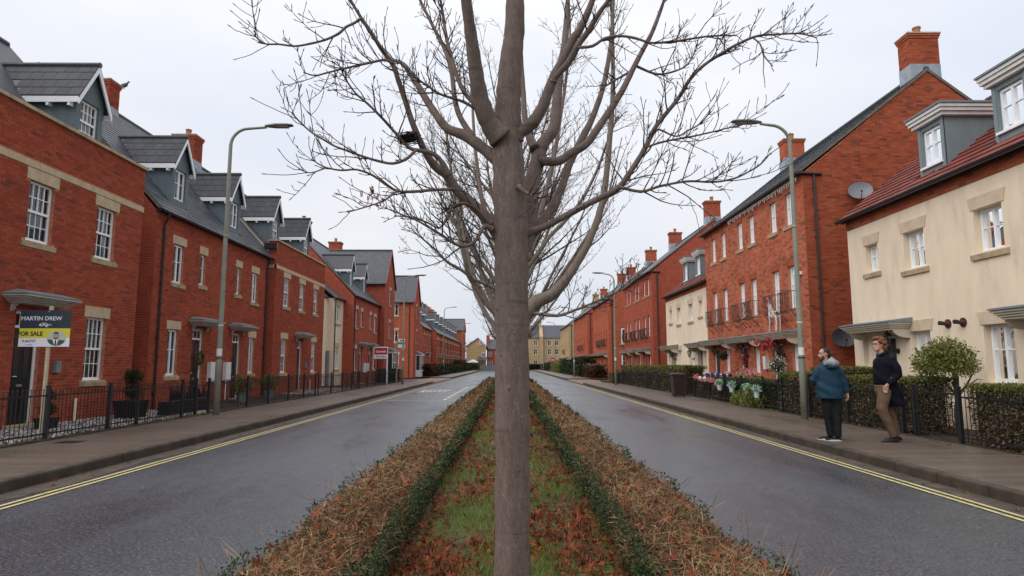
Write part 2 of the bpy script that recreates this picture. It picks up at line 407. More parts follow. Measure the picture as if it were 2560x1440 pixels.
# ================================================================== the setting
KL, KR = -6.10, 5.60          # kerb faces
FL, FR_ = -8.50, 7.95         # back of pavement
WLX, WRX = -10.6, 9.9         # house fronts
def sheet(name, x0, x1, y0, y1, z, mat, nx=1, ny=1):
    mb = MB(); mb.quad((x0, y0, z), (x1, y0, z), (x1, y1, z), (x0, y1, z)); return mb.build(name, mat, kind='structure')
sheet('ground', -400, 400, -60, 700, -.03, 'ground')
sheet('road', KL - .02, KR + .02, -6, 158, 0.0, 'asphalt')
mb = MB(); mb.quad((-60, 51.6, .002), (KL - .02, 51.6, .002), (KL - .02, 68.9, .002), (-60, 68.9, .002)); mb.build('side_road', 'asphalt', kind='structure')
mb = MB(); mb.quad((KR + .02, 55.6, .002), (60, 55.6, .002), (60, 62, .002), (KR + .02, 62, .002)); mb.build('side_road', 'asphalt', kind='structure')
mb = MB(); mb.quad((-60, 158, .002), (60, 158, .002), (60, 163, .002), (-60, 163, .002)); mb.build('cross_road', 'asphalt', kind='structure')
# crossings where the kerb is lowered
mb = MB(); mb.quad((-8.6, 51.6, .03), (-6.12, 51.6, .03), (-6.12, 68.9, .03), (-8.6, 68.9, .03)); mb.build('crossing_paving', 'setts', kind='structure')
mb = MB(); mb.quad((5.62, 48.2, .03), (8.3, 48.2, .03), (8.3, 62.8, .03), (5.62, 62.8, .03)); mb.build('crossing_paving', 'setts', kind='structure')
# gutters and double yellow lines
for nm, x0, x1 in (('gutter_channel', KL, -5.72), ('gutter_channel', 5.30, KR)):
    mb = MB(); n = 160
    for i in range(n):
        ya, yb = -6 + 164 * i / n, -6 + 164 * (i + 1) / n
        w0 = .06 * math.sin(ya * 1.7) + .04 * math.sin(ya * 4.1); w1 = .06 * math.sin(yb * 1.7) + .04 * math.sin(yb * 4.1)
        if x0 < 0: mb.quad((x0, ya, .004), (x1 + w0, ya, .004), (x1 + w1, yb, .004), (x0, yb, .004))
        else: mb.quad((x0 + w0, ya, .004), (x1, ya, .004), (x1, yb, .004), (x0 + w1, yb, .004))
    mb.build(nm, 'gutterdirt', kind='structure')
for xs in ((-5.60, -5.545), (-5.475, -5.42), (5.08, 5.135), (5.205, 5.26)):
    mb = MB()
    for y0, y1 in ((-6, 51.0), (69.5, 150)):
        n = int((y1 - y0) / 1.0)
        for i in range(n):
            a = y0 + (y1 - y0) * i / n; b = y0 + (y1 - y0) * (i + 1) / n
            j0 = .006 * math.sin(a * 3.1); j1 = .006 * math.sin(b * 3.1)
            mb.quad((xs[0] + j0, a, .008), (xs[1] + j0, a, .008), (xs[1] + j1, b, .008), (xs[0] + j1, b, .008))
    mb.build('yellow_line', 'yellow', kind='structure')
# bus stop marking on the left carriageway
mb = MB()
for i in range(10):
    y = 27.6 + i * 1.62; mb.quad((-2.86, y, .008), (-2.70, y, .008), (-2.70, y + .9, .008), (-2.86, y + .9, .008))
mb.quad((-5.2, 27.3, .008), (-2.75, 27.3, .008), (-2.75, 27.42, .008), (-5.2, 27.42, .008))
mb.build('dashed_line', 'whiteline', kind='structure')
o = textmesh('BUS STOP', 1.0, (-5.05, 35.2, .009), (1, 0, 0), (0, 1, 0), .36, 'whiteline', 'road_lettering', .02, kind='structure')
for v in o.data.vertices: v.co.y *= 4.6
o.data.update()

# pavements with their kerb stones
def kerbmesh(side):
    mb = MB(); L = .895; w = .125; a = -side
    # section: face towards the road slightly battered, rounded top edge
    sec = [(0, -.05), (0, .118), (.006, .138), (.022, .150), (w, .150), (w, -.05)]
    k = len(mb.v)
    for yy in (0.0, L):
        for (x, z) in sec: mb.v.append((a * 0 + (x * (-1 if side > 0 else 1)) * 1.0, yy, z))
    n = len(sec)
    for j in range(n):
        mb.f.append((j, (j + 1) % n, n + (j + 1) % n, n + j)); mb.r.append(None); mb.m.append(0)
    mb.f.append(tuple(range(n))); mb.r.append(None); mb.m.append(0); mb.f.append(tuple(range(n, 2 * n))); mb.r.append(None); mb.m.append(0)
    return mb.mesh('kerb_stone', 'kerb')
for side, kx, fx in ((1, KL, FL), (-1, KR, FR_)):
    km = kerbmesh(side); inner = kx - side * .125
    for y0, y1 in ((-6, 51.6 if side > 0 else 48.2), (68.9 if side > 0 else 62.8, 158)):
        mb = MB(); xa, xb = sorted((inner, fx)); n = max(4, int((y1 - y0) / 2))
        mb.box(xa, xb, y0, y1, -.02, .146)
        pv = mb.build('pavement', 'pavement', kind='structure')
        y = y0; i = 0
        while y < min(y1, 78) - .5:
            link('kerb_stone', km, pv, (kx + random.uniform(-.004, .004), y, random.uniform(-.004, .004)), (0, 0, 0)); y += .905; i += 1
        if y < y1:
            m2 = MB(); xa, xb = sorted((kx, inner)); m2.box(xa, xb, y, y1, -.02, .149); m2.build('kerb_run', 'kerb', pv, kind='stuff')
# drain cover on the left pavement
mb = MB(); mb.box(-8.15, -7.75, 11.55, 11.9, .1465, .151)
for i in range(6): mb.box(-8.12 + i * .062, -8.09 + i * .062, 11.58, 11.87, .151, .154)
tag(mb.build('drain_cover', 'iron'), 'small dark iron drain cover set in the left pavement', 'drain cover')
# front gardens
def garden(name, x0, x1, y0, y1, z, mat):
    mb = MB(); mb.box(x0, x1, y0, y1, -.02, z); return mb.build(name, mat, kind='structure')
garden('garden_soil', -13.5, FL - .002, -6, 51.6, .17, 'soil')
garden('garden_soil', -13.5, FL - .002, 70, 158, .17, 'soil')
garden('garden_soil', FR_ + .002, 13.5, -6, 55.4, .16, 'soil')
garden('garden_soil', FR_ + .002, 13.5, 62.4, 158, .16, 'soil')
# median bed with its low stone edging
mb = MB(); n = 60
for i in range(n):
    ya, yb = -5 + 58 * i / n, -5 + 58 * (i + 1) / n
    for a, b, za, zb in ((-1.42, -.8, .09, .10), (-.8, 0, .10, .13), (0, .8, .13, .10), (.8, 1.42, .10, .09)):
        mb.quad((a, ya, za), (b, ya, zb), (b, yb, zb), (a, yb, za))
mb.build('median_turf', 'turf', kind='structure')
mb = MB(); mb.box(-1.54, -1.42, -5, 53, -.02, .10); mb.box(1.42, 1.54, -5, 53, -.02, .10); mb.box(-1.42, 1.42, 53, 53.12, -.02, .10)
mb.build('median_edging', 'kerb', kind='structure')
mb = MB(); mb.box(-1.5, 1.5, 70, 150, -.02, .12); mb.build('far_median', 'turf', kind='structure')

# ================================================================== house kit
def sub_cells(u0, u1, z0, z1, ops):
    us = sorted(set([u0, u1] + [max(u0, min(u1, x)) for o in ops for x in o[:2]])); zs = sorted(set([z0, z1] + [max(z0, min(z1, x)) for o in ops for x in o[2:4]]))
    for i in range(len(us) - 1):
        for j in range(len(zs) - 1):
            cu, cz = (us[i] + us[i + 1]) / 2, (zs[j] + zs[j + 1]) / 2
            if any(o[0] < cu < o[1] and o[2] < cz < o[3] for o in ops): continue
            yield us[i], us[i + 1], zs[j], zs[j + 1]
def wall(house, fr, u0, u1, z0, z1, ops, mat, rev=.14, gable=None, name='wall'):
    """a wall with real openings and reveals; gable = (u of ridge, z of ridge)"""
    mb = MB()
    for a, b, c, d in sub_cells(u0, u1, z0, z1, ops): mb.quad(fr.p(a, c), fr.p(b, c), fr.p(b, d), fr.p(a, d))
    for a, b, c, d in [o[:4] for o in ops]:
        mb.quad(fr.p(a, c), fr.p(a, d), fr.p(a, d, -rev), fr.p(a, c, -rev)); mb.quad(fr.p(b, c), fr.p(b, c, -rev), fr.p(b, d, -rev), fr.p(b, d))
        mb.quad(fr.p(a, d), fr.p(b, d), fr.p(b, d, -rev), fr.p(a, d, -rev)); mb.quad(fr.p(a, c), fr.p(a, c, -rev), fr.p(b, c, -rev), fr.p(b, c))
    if gable: mb.quad(fr.p(u0, z1), fr.p(u1, z1), fr.p(gable[0], gable[1]))
    return mb.build(name, mat, house)
def brick_mesh(mat):
    mb = MB(); mb.box(-.1075, .1075, -.008, .008, -.0325, .0325); return mb.mesh('brick', mat)
BRICK = {k: brick_mesh(k) for k in ('brick_o', 'brick2_o')}
def bricks(wallobj, fr, u0, u1, z0, z1, ops, mats=('brick_a', 'brick_o'), single=0, pick=None, clip=None, phase=0.0):
    """bricks laid course by course round the openings; the largest-showing ones are single objects, the rest one joined part"""
    out = []; nrow = int(math.ceil((z1 - z0) / .075))
    for r in range(nrow):
        zb = z0 + r * .075 + .005; zt = zb + .065
        if zb > z1 - .02: break
        zt = min(zt, z1)
        u = u0 - (.1125 if r % 2 else 0) - phase
        segs = []
        while u < u1:
            a, b = max(u + .005, u0), min(u + .22, u1); u += .225
            if b - a > .02: segs.append((a, b))
        for (a, b) in segs:
            parts = [(a, b)]
            for o in ops:
                if o[2] < zt - .01 and o[3] > zb + .01:
                    np_ = []
                    for (p, q) in parts:
                        if o[1] <= p or o[0] >= q: np_.append((p, q)); continue
                        if o[0] - p > .025: np_.append((p, o[0] - .002))
                        if q - o[1] > .025: np_.append((o[1] + .002, q))
                    parts = np_
            for (p, q) in parts:
                if clip:
                    lim = clip((zb + zt) / 2)
                    p, q = max(p, lim[0]), min(q, lim[1])
                    if q - p < .03: continue
                out.append((p, q, zb, zt))
    singles = set()
    if single and pick:
        full = [(pick((p + q) / 2, (a + b) / 2), i) for i, (p, q, a, b) in enumerate(out) if abs(q - p - .215) < .004 and abs(b - a - .065) < .003]
        full = sorted(x for x in full if x[0] is not None)[:single]
        singles = {i for _, i in full}
    mb = MB(); ang = math.atan2(fr.U.y, fr.U.x)
    for i, (p, q, a, b) in enumerate(out):
        if i in singles:
            c = fr.p((p + q) / 2, (a + b) / 2)
            link('brick', BRICK[mats[1]], wallobj, c + fr.N * random.uniform(-.002, .002), (0, 0, ang))
        else:
            j = random.uniform(-.0025, .0015)
            t = random.random() ** .9
            mb.fbox(fr, p, q, a, b, -.004, .008 + j, t, skip=(0,))
    if mb.v:
        mb.build('brickwork', mats[0], wallobj, kind='stuff')

def window(house, fr, u0, u1, z0, z1, style='casement', rec=.085, lintel='stone', sill=True, split=False, dress='curtain', far=False, frame_mat='white', lz=.27, lw=.11):
    mb = MB(); t = (.055 if style == 'sash' else .042) if not far else .07; o0, o1 = -rec - .05, -rec
    def bar(a, b, c, d, e=0.0, f=0.0): mb.fbox(fr, a, b, c, d, o0 + e, o1 + f)
    bar(u0, u0 + t, z0, z1); bar(u1 - t, u1, z0, z1); bar(u0 + t, u1 - t, z1 - t, z1); bar(u0 + t, u1 - t, z0, z0 + t + .02)
    panes = []
    W_, H_ = u1 - u0, z1 - z0
    if style == 'sash':
        zm = (z0 + z1) / 2
        bar(u0 + t, u1 - t, zm - .028, zm + .028, 0, .018)
        for half, (za, zb) in enumerate(((z0 + t + .02, zm - .028), (zm + .028, z1 - t))):
            e = -.012 if half == 0 else .012
            for k in (1, 2, 3):
                u = u0 + t + (W_ - 2 * t) * k / 4; bar(u - .010, u + .010, za, zb, .012 + e, -.008 + e)
            zc = (za + zb) / 2; bar(u0 + t, u1 - t, zc - .010, zc + .010, .013 + e, -.009 + e)
            for k in range(4):
                for (c, d) in ((za, zc), (zc, zb)): panes.append((u0 + t + (W_ - 2 * t) * k / 4, u0 + t + (W_ - 2 * t) * (k + 1) / 4, c, d))
    else:
        nl = {'casement': 2, 'single': 1, 'triple': 3}[style]
        for k in range(nl):
            a = u0 + t + (W_ - 2 * t) * k / nl; b = u0 + t + (W_ - 2 * t) * (k + 1) / nl; s = .032
            for (p, q, c, d) in ((a, a + s, z0 + t, z1 - t), (b - s, b, z0 + t, z1 - t), (a + s, b - s, z1 - t - s, z1 - t), (a + s, b - s, z0 + t, z0 + t + s)): bar(p, q, c, d, .01, .014)
            zc = z0 + H_ * .56; bar(a + s, b - s, zc - .011, zc + .011, .02, .0)
            panes += [(a + s, b - s, z0 + t + s, zc), (a + s, b - s, zc, z1 - t - s)]
    if not far: bar(u0 - .01, u1 + .01, z0 - .02, z0 + .012, .0, .035)   # plastic cill
    if not far: mb.fbox(fr, u0 + W_ * .18, u1 - W_ * .18, z1 - t * .72, z1 - t * .42, o1, o1 + .008)
    w = mb.build('window', frame_mat, house)
    og = -rec - .028
    if split:
        for (a, b, c, d) in panes:
            p = MB(); p.quad(fr.p(a, c, og), fr.p(b, c, og), fr.p(b, d, og), fr.p(a, d, og)); p.build('pane', 'glass', w)
    elif far:
        p = MB(); p.quad(fr.p(u0 + t, z0 + t, og), fr.p(u1 - t, z0 + t, og), fr.p(u1 - t, z1 - t, og), fr.p(u0 + t, z1 - t, og)); p.build('pane', 'glassfar', w)
    else:
        for k in range(2 if style != 'single' else 1):
            n = 2 if style != 'single' else 1
            if style == 'sash': a, b, c, d = u0 + t, u1 - t, (z0 + t, (z0 + z1) / 2)[k], ((z0 + z1) / 2, z1 - t)[k]
            else: a, b, c, d = u0 + t + (W_ - 2 * t) * k / n, u0 + t + (W_ - 2 * t) * (k + 1) / n, z0 + t, z1 - t
            p = MB(); p.quad(fr.p(a, c, og), fr.p(b, c, og), fr.p(b, d, og), fr.p(a, d, og)); p.build('pane', 'glass', w)
    if not far:
        if dress == 'blind':
            p = MB(); n = int(H_ / .05)
            for k in range(n):
                z = z0 + t + (H_ - 2 * t) * (k + .5) / n; p.quad(fr.p(u0 + .03, z - .016, -rec - .10), fr.p(u1 - .03, z - .016, -rec - .10), fr.p(u1 - .03, z + .014, -rec - .125), fr.p(u0 + .03, z + .014, -rec - .125))
            p.build('blind', 'blind', w)
        elif dress in ('curtain', 'net', 'half'):
            p = MB()
            spans = {'curtain': [(u0, u0 + W_ * .30), (u1 - W_ * .26, u1)], 'net': [(u0, u1)], 'half': [(u0, u0 + W_ * .42)]}[dress]
            for (a, b) in spans:
                n = max(4, int((b - a) / .03))
                for k in range(n):
                    ua, ub = a + (b - a) * k / n, a + (b - a) * (k + 1) / n; oa, ob = -rec - .11 - .018 * (k % 2), -rec - .11 - .018 * ((k + 1) % 2)
                    p.quad(fr.p(ua, z0, oa), fr.p(ub, z0, ob), fr.p(ub, z1, ob), fr.p(ua, z1, oa))
            p.build('curtain', 'curtain', w)
    if lintel == 'stone':
        p = MB(); p.fbox(fr, u0 - lw, u1 + lw, z1 + .003, z1 + lz, -.05, .013); p.build('lintel', 'stone', w)
    elif lintel == 'splay':
        p = MB(); a, b, c, d = u0 - .07, u1 + .07, z1 + .003, z1 + lz
        p.hexa([fr.p(a, c, -.05), fr.p(b, c, -.05), fr.p(b + .07, d, -.05), fr.p(a - .07, d, -.05), fr.p(a, c, .018), fr.p(b, c, .018), fr.p(b + .07, d, .018), fr.p(a - .07, d, .018)]); p.build('lintel', 'stone_r', w)
    elif lintel == 'soldier':
        p = MB(); n = int((u1 - u0 + .2) / .078)
        for k in range(n):
            a = u0 - .1 + (u1 - u0 + .2) * k / n; b = u0 - .1 + (u1 - u0 + .2) * (k + 1) / n - .009
            p.fbox(fr, a, b, z1 + .004, z1 + .225, -.03, .011 + random.uniform(-.002, .002), random.uniform(.35, 1))
        p.build('lintel', 'brick2_a', w)
    if sill:
        p = MB(); a, b = u0 - .12, u1 + .12
        p.hexa([fr.p(a, z0 - .145, -.04), fr.p(b, z0 - .145, -.04), fr.p(b, z0 - .003, -.04), fr.p(a, z0 - .003, -.04), fr.p(a, z0 - .145, .045), fr.p(b, z0 - .145, .045), fr.p(b, z0 - .035, .055), fr.p(a, z0 - .035, .055)]); p.build('sill', 'stone_dk', w)
    return w
def door(house, fr, u0, u1, z0, z1, mat='door_blk', fan=True, rec=.09, glaz=True, far=False):
    mb = MB(); t = .06; o0, o1 = -rec - .06, -rec + .005
    zt = z1 - .34 if fan else z1 - t
    for q in ((u0, u0 + t, z0, z1), (u1 - t, u1, z0, z1), (u0 + t, u1 - t, z1 - t, z1)): mb.fbox(fr, *q, o0, o1)
    if fan: mb.fbox(fr, u0 + t, u1 - t, zt - .03, zt + .03, o0, o1)
    d = mb.build('door', 'white', house)
    p = MB(); p.fbox(fr, u0 + t, u1 - t, z0 + .02, zt - .03, o0 + .005, o1 - .025)
    if not far:
        w = u1 - u0 - 2 * t
        for (a, b, c, e) in ((.14, .42, .10, .40), (.58, .86, .10, .40)):   # raised panels
            p.fbox(fr, u0 + t + w * a, u0 + t + w * b, z0 + c * 1.9, z0 + e * 1.9, o1 - .025, o1 - .012)
    p.build('door_leaf', mat, d)
    if fan:
        p = MB(); p.quad(fr.p(u0 + t, zt + .03, o1 - .03), fr.p(u1 - t, zt + .03, o1 - .03), fr.p(u1 - t, z1 - t, o1 - .03), fr.p(u0 + t, z1 - t, o1 - .03)); p.build('fanlight', 'glass' if not far else 'glassfar', d)
        if not far:
            p = MB()
            for k in (1, 2): p.fbox(fr, u0 + (u1 - u0) * k / 3 - .01, u0 + (u1 - u0) * k / 3 + .01, zt + .03, z1 - t, o1 - .035, o1 - .015)
            p.build('glazing_bar', 'white', d)
    if not far:
        w = u1 - u0 - 2 * t
        if glaz:
            for (a, b) in ((.16, .40), (.60, .84)):
                p = MB(); p.quad(*[fr.p(u0 + t + w * x, z, o1 - .020) for x, z in ((a, z0 + .98), (b, z0 + .98), (b, zt - .16), (a, zt - .16))]); p.build('door_pane', 'glassfar', d)
        p = MB(); p.fbox(fr, u0 + t + w * .38, u0 + t + w * .62, z0 + .80, z0 + .85, o1 - .025, o1 - .008); p.build('letterbox', 'chrome', d)
        p = MB(); p.tube([fr.p(u0 + t + .07, z0 + 1.02, o1 - .02), fr.p(u0 + t + .07, z0 + 1.02, o1 + .03), fr.p(u0 + t + .18, z0 + 1.02, o1 + .03)], .011, 6); p.build('door_handle', 'chrome', d)
    p = MB(); p.fbox(fr, u0 - .1, u1 + .1, z0 - .16, z0, -.1, .28); p.build('doorstep', 'stone_dk', d)
    return d
def canopy_flat(house, fr, uc, zt, w=1.7, dep=.55):
    """stepped cornice hood with a lead top and two small brackets"""
    mb = MB()
    for k in range(5):
        g = k * .05; mb.fbox(fr, uc - w / 2 + .20 - g, uc + w / 2 - .20 + g, zt - .19 + k * .034, zt - .19 + (k + 1) * .034 - .004, -.01, dep - .20 + g)
    c = mb.build('door_canopy', 'canopy_l', house)
    p = MB(); a, b = uc - w / 2 - .01, uc + w / 2 + .01
    p.hexa([fr.p(a, zt - .018, 0), fr.p(b, zt - .018, 0), fr.p(b, zt + .012, 0), fr.p(a, zt + .012, 0), fr.p(a, zt - .018, dep + .01), fr.p(b, zt - .018, dep + .01), fr.p(b, zt + .006, dep + .01), fr.p(a, zt + .006, dep + .01)])
    p.hexa([fr.p(a + .02, zt + .012, 0), fr.p(b - .02, zt + .012, 0), fr.p(b - .38, zt + .13, 0), fr.p(a + .38, zt + .13, 0), fr.p(a + .02, zt + .012, dep - .02), fr.p(b - .02, zt + .012, dep - .02), fr.p(b - .38, zt + .09, dep - .22), fr.p(a + .38, zt + .09, dep - .22)]); p.build('canopy_top', 'lead', c)
    for s in (-1, 1):
        p = MB(); u = uc + s * (w / 2 - .30)
        p.rings([[fr.p(u - .035, z, 0), fr.p(u + .035, z, 0), fr.p(u + .035, z, o), fr.p(u - .035, z, o)] for z, o in ((zt - .36, .03), (zt - .31, .07), (zt - .27, .06), (zt - .22, .13), (zt - .19, .15))]); p.build('bracket', 'canopy_l', c)
    return c
def canopy_pitch(house, fr, ua, ub, zt, dep=.62, mat='canopy'):
    """cream cornice hood, shallow lead roof, curved soffit ends"""
    mb = MB()
    for k in range(4):
        g = k * .04; mb.fbox(fr, ua + .14 - g, ub - .14 + g, zt - .19 + k * .045, zt - .19 + (k + 1) * .045 - .005, 0, dep - .14 + g)
    c = mb.build('door_canopy', mat, house)
    p = MB(); p.hexa([fr.p(ua - .01, zt - .008, 0), fr.p(ub + .01, zt - .008, 0), fr.p(ub + .01, zt + .02, 0), fr.p(ua - .01, zt + .02, 0), fr.p(ua - .01, zt - .008, dep + .02), fr.p(ub + .01, zt - .008, dep + .02), fr.p(ub + .01, zt + .014, dep + .02), fr.p(ua - .01, zt + .014, dep + .02)])
    p.hexa([fr.p(ua, zt + .02, 0), fr.p(ub, zt + .02, 0), fr.p(ub, zt + .115, 0), fr.p(ua, zt + .115, 0), fr.p(ua, zt + .02, dep), fr.p(ub, zt + .02, dep), fr.p(ub, zt + .03, dep), fr.p(ua, zt + .03, dep)]); p.build('canopy_top', 'leadcan', c)
    for s, u in ((1, ua + .17), (-1, ub - .17)):
        p = MB(); n = 5
        p.rings([[fr.p(u - .03, zt - .19 - .20 * math.cos(a), 0), fr.p(u + .03, zt - .19 - .20 * math.cos(a), 0), fr.p(u + .03, zt - .19 - .20 * math.cos(a), .02 + (dep - .22) * math.sin(a)), fr.p(u - .03, zt - .19 - .20 * math.cos(a), .02 + (dep - .22) * math.sin(a))] for a in [math.pi / 2 * i / n for i in range(n + 1)]]); p.build('bracket', mat, c)
    return c
def roofslab(house, side, X, y0, y1, ze, ridge_out, zr, mat, over=.14, th=.07, back=None, verge=True, name='roof', vmat='vergedk'):
    """two slopes; X the front wall, ridge_out metres behind it"""
    xr = X - side * ridge_out; xe = X + side * over; sl = (zr - ze) / (ridge_out + over); xb = xr - side * (ridge_out + over)
    mb = MB()
    for xa in (xe, xb):
        mb.hexa([(xa, y0, ze), (xr, y0, zr), (xr, y1, zr), (xa, y1, ze), (xa, y0, ze + th), (xr, y0, zr + th), (xr, y1, zr + th), (xa, y1, ze + th)])
    r = mb.build(name, mat, house)
    p = MB(); p.tube([(xr, y0 - .01, zr + .05), (xr, y1 + .01, zr + .05)], .11, 8); p.build('ridge', 'ridge', r)
    if verge:
        for xa in (xe, xb):
            for yy, s in ((y0, -1), (y1, 1)):
                p = MB(); a, b = sorted((yy + s * .002, yy + s * .05)); p.hexa([(xa, a, ze - .03), (xr, a, zr - .03), (xr, b, zr - .03), (xa, b, ze - .03), (xa, a, ze + th + .015), (xr, a, zr + th + .015), (xr, b, zr + th + .015), (xa, b, ze + th + .015)])
                p.build('verge', vmat, r)
    return r, xe, sl
def slates(roof, side, xe, ze, sl, y0, y1, zmax, holes=(), w=.30, gauge=.20, mat='slate_a', th=.07, lift=.012, ragged=.004):
    """overlapping slates on the front slope, as one joined part"""
    mb = MB(); ln = math.hypot(1, sl); dx = -side / ln; dz = sl / ln; nx, nz = side * sl / ln, 1 / ln
    n = int((zmax - ze) / dz / gauge)
    for r in range(n + 1):
        y = y0 - (w / 2 if r % 2 else 0)
        while y < y1:
            a, b = max(y + .004, y0), min(y + w - .004, y1); y += w
            if b - a < .05: continue
            s0 = r * gauge - .01 + random.uniform(-ragged, ragged); s1 = min(s0 + gauge + .06, (zmax - ze) / dz)
            if s1 - s0 < .05: continue
            P = lambda s, yy, k: (xe + dx * s + nx * k, yy, ze + dz * s + nz * k)
            cz = ze + dz * (s0 + gauge / 2); cy = (a + b) / 2; cx = xe + dx * (s0 + gauge / 2)
            if any(h(cx, cy, cz) for h in holes): continue
            k0, k1 = th + lift + .006, th + .004
            mb.hexa([P(s0, a, th - .01), P(s0, b, th - .01), P(s1, b, th - .01), P(s1, a, th - .01), P(s0, a, k0), P(s0, b, k0), P(s1, b, k1), P(s1, a, k1)], random.random(), skip=(0,))
    return mb.build('slates' if mat == 'slate_a' else 'tiles', mat, roof, kind='stuff')
def gutter(house, side, X, y0, y1, z, mat='gutter', out=.19, r=.062):
    mb = MB(); n = 7; x = X + side * out
    rs = []
    for yy in (y0, y1):
        rs.append([(x + r * math.cos(math.pi + math.pi * j / n) * side, yy, z + r * math.sin(math.pi + math.pi * j / n)) for j in range(n + 1)] + [(x + (r - .008) * math.cos(2 * math.pi - math.pi * j / n) * side, yy, z + .002 + (r - .008) * math.sin(2 * math.pi - math.pi * j / n)) for j in range(n + 1)])
    mb.rings(rs); g = mb.build('gutter', mat, house)
    p = MB(); p.box(*sorted((X + side * .02, X + side * .13)), y0, y1, z - .07, z + .05); p.build('fascia', mat, g)
    p = MB(); y = y0 + .4
    while y < y1: p.tube([(x - side * .07, y, z + .0), (x - side * .02, y, z - .07), (x + side * .055, y, z - .03)], .012, 4); y += .9
    p.build('gutter_bracket', mat, g); return g
def pipe(house, fr, u, z0, z1, mat='pipe', r=.036, o=.06, swan=None):
    mb = MB(); pts = [fr.p(u, z0, o), fr.p(u, z1, o)]
    if swan: pts = [fr.p(u, z0, o), fr.p(u, z1 - .35, o), fr.p(u, z1 - .12, swan), fr.p(u, z1, swan)]
    mb.tube(pts, r, 8)
    z = z0 + .5
    while z < z1 - .4: mb.tube([fr.p(u, z - .03, o), fr.p(u, z + .03, o)], r + .009, 8); mb.fbox(fr, u - .055, u + .055, z - .015, z + .015, .012, o); z += 1.7
    return mb.build('downpipe', mat, house)
def chimney(house, x, y, z0, z1, wx=1.0, wy=.56, pots=1, mat='brick_far', bricked=None, flash=True):
    mb = MB(); mb.box(x - wx / 2, x + wx / 2, y - wy / 2, y + wy / 2, z0, z1 - .15)
    c = mb.build('chimney', mat if not bricked else 'mortar2', house)
    p = MB()
    for k, g in enumerate((.03, .055)): p.box(x - wx / 2 - g, x + wx / 2 + g, y - wy / 2 - g, y + wy / 2 + g, z1 - .15 + k * .075, z1 - .075 + k * .075)
    p.build('chimney_cap', mat, c)
    p = MB(); p.box(x - wx / 2 - .075, x + wx / 2 + .075, y - wy / 2 - .075, y + wy / 2 + .075, z1, z1 + .05); p.build('chimney_slab', 'stone_dk', c)
    for k in range(pots):
        p = MB(); px = x + (k - (pots - 1) / 2) * .4
        p.lathe((px, y, z1 + .04), ((0, .13), (.30, .115), (.31, .14), (.36, .14), (.37, .11))); p.build('chimney_pot', 'pot', c, smooth=False)
    if flash:
        p = MB(); p.box(x - wx / 2 - .014, x + wx / 2 + .014, y - wy / 2 - .014, y + wy / 2 + .014, z0 - .3, z0 + .30); p.build('flashing', 'leadlight', c)
    if bricked:
        for fr, a, b in ((endw(y - wy / 2), x - wx / 2, x + wx / 2), (Fr((x - wx / 2, 0, 0), (0, 1, 0), (-1, 0, 0)), y - wy / 2, y + wy / 2), (Fr((x + wx / 2, 0, 0), (0, 1, 0), (1, 0, 0)), y - wy / 2, y + wy / 2)):
            bricks(c, fr, a, b, z0 + .32, z1 - .15, [], ('brick2_a', 'brick2_o') if bricked == 2 else ('brick_a', 'brick_o'))
    return c
SLATE_ME = None
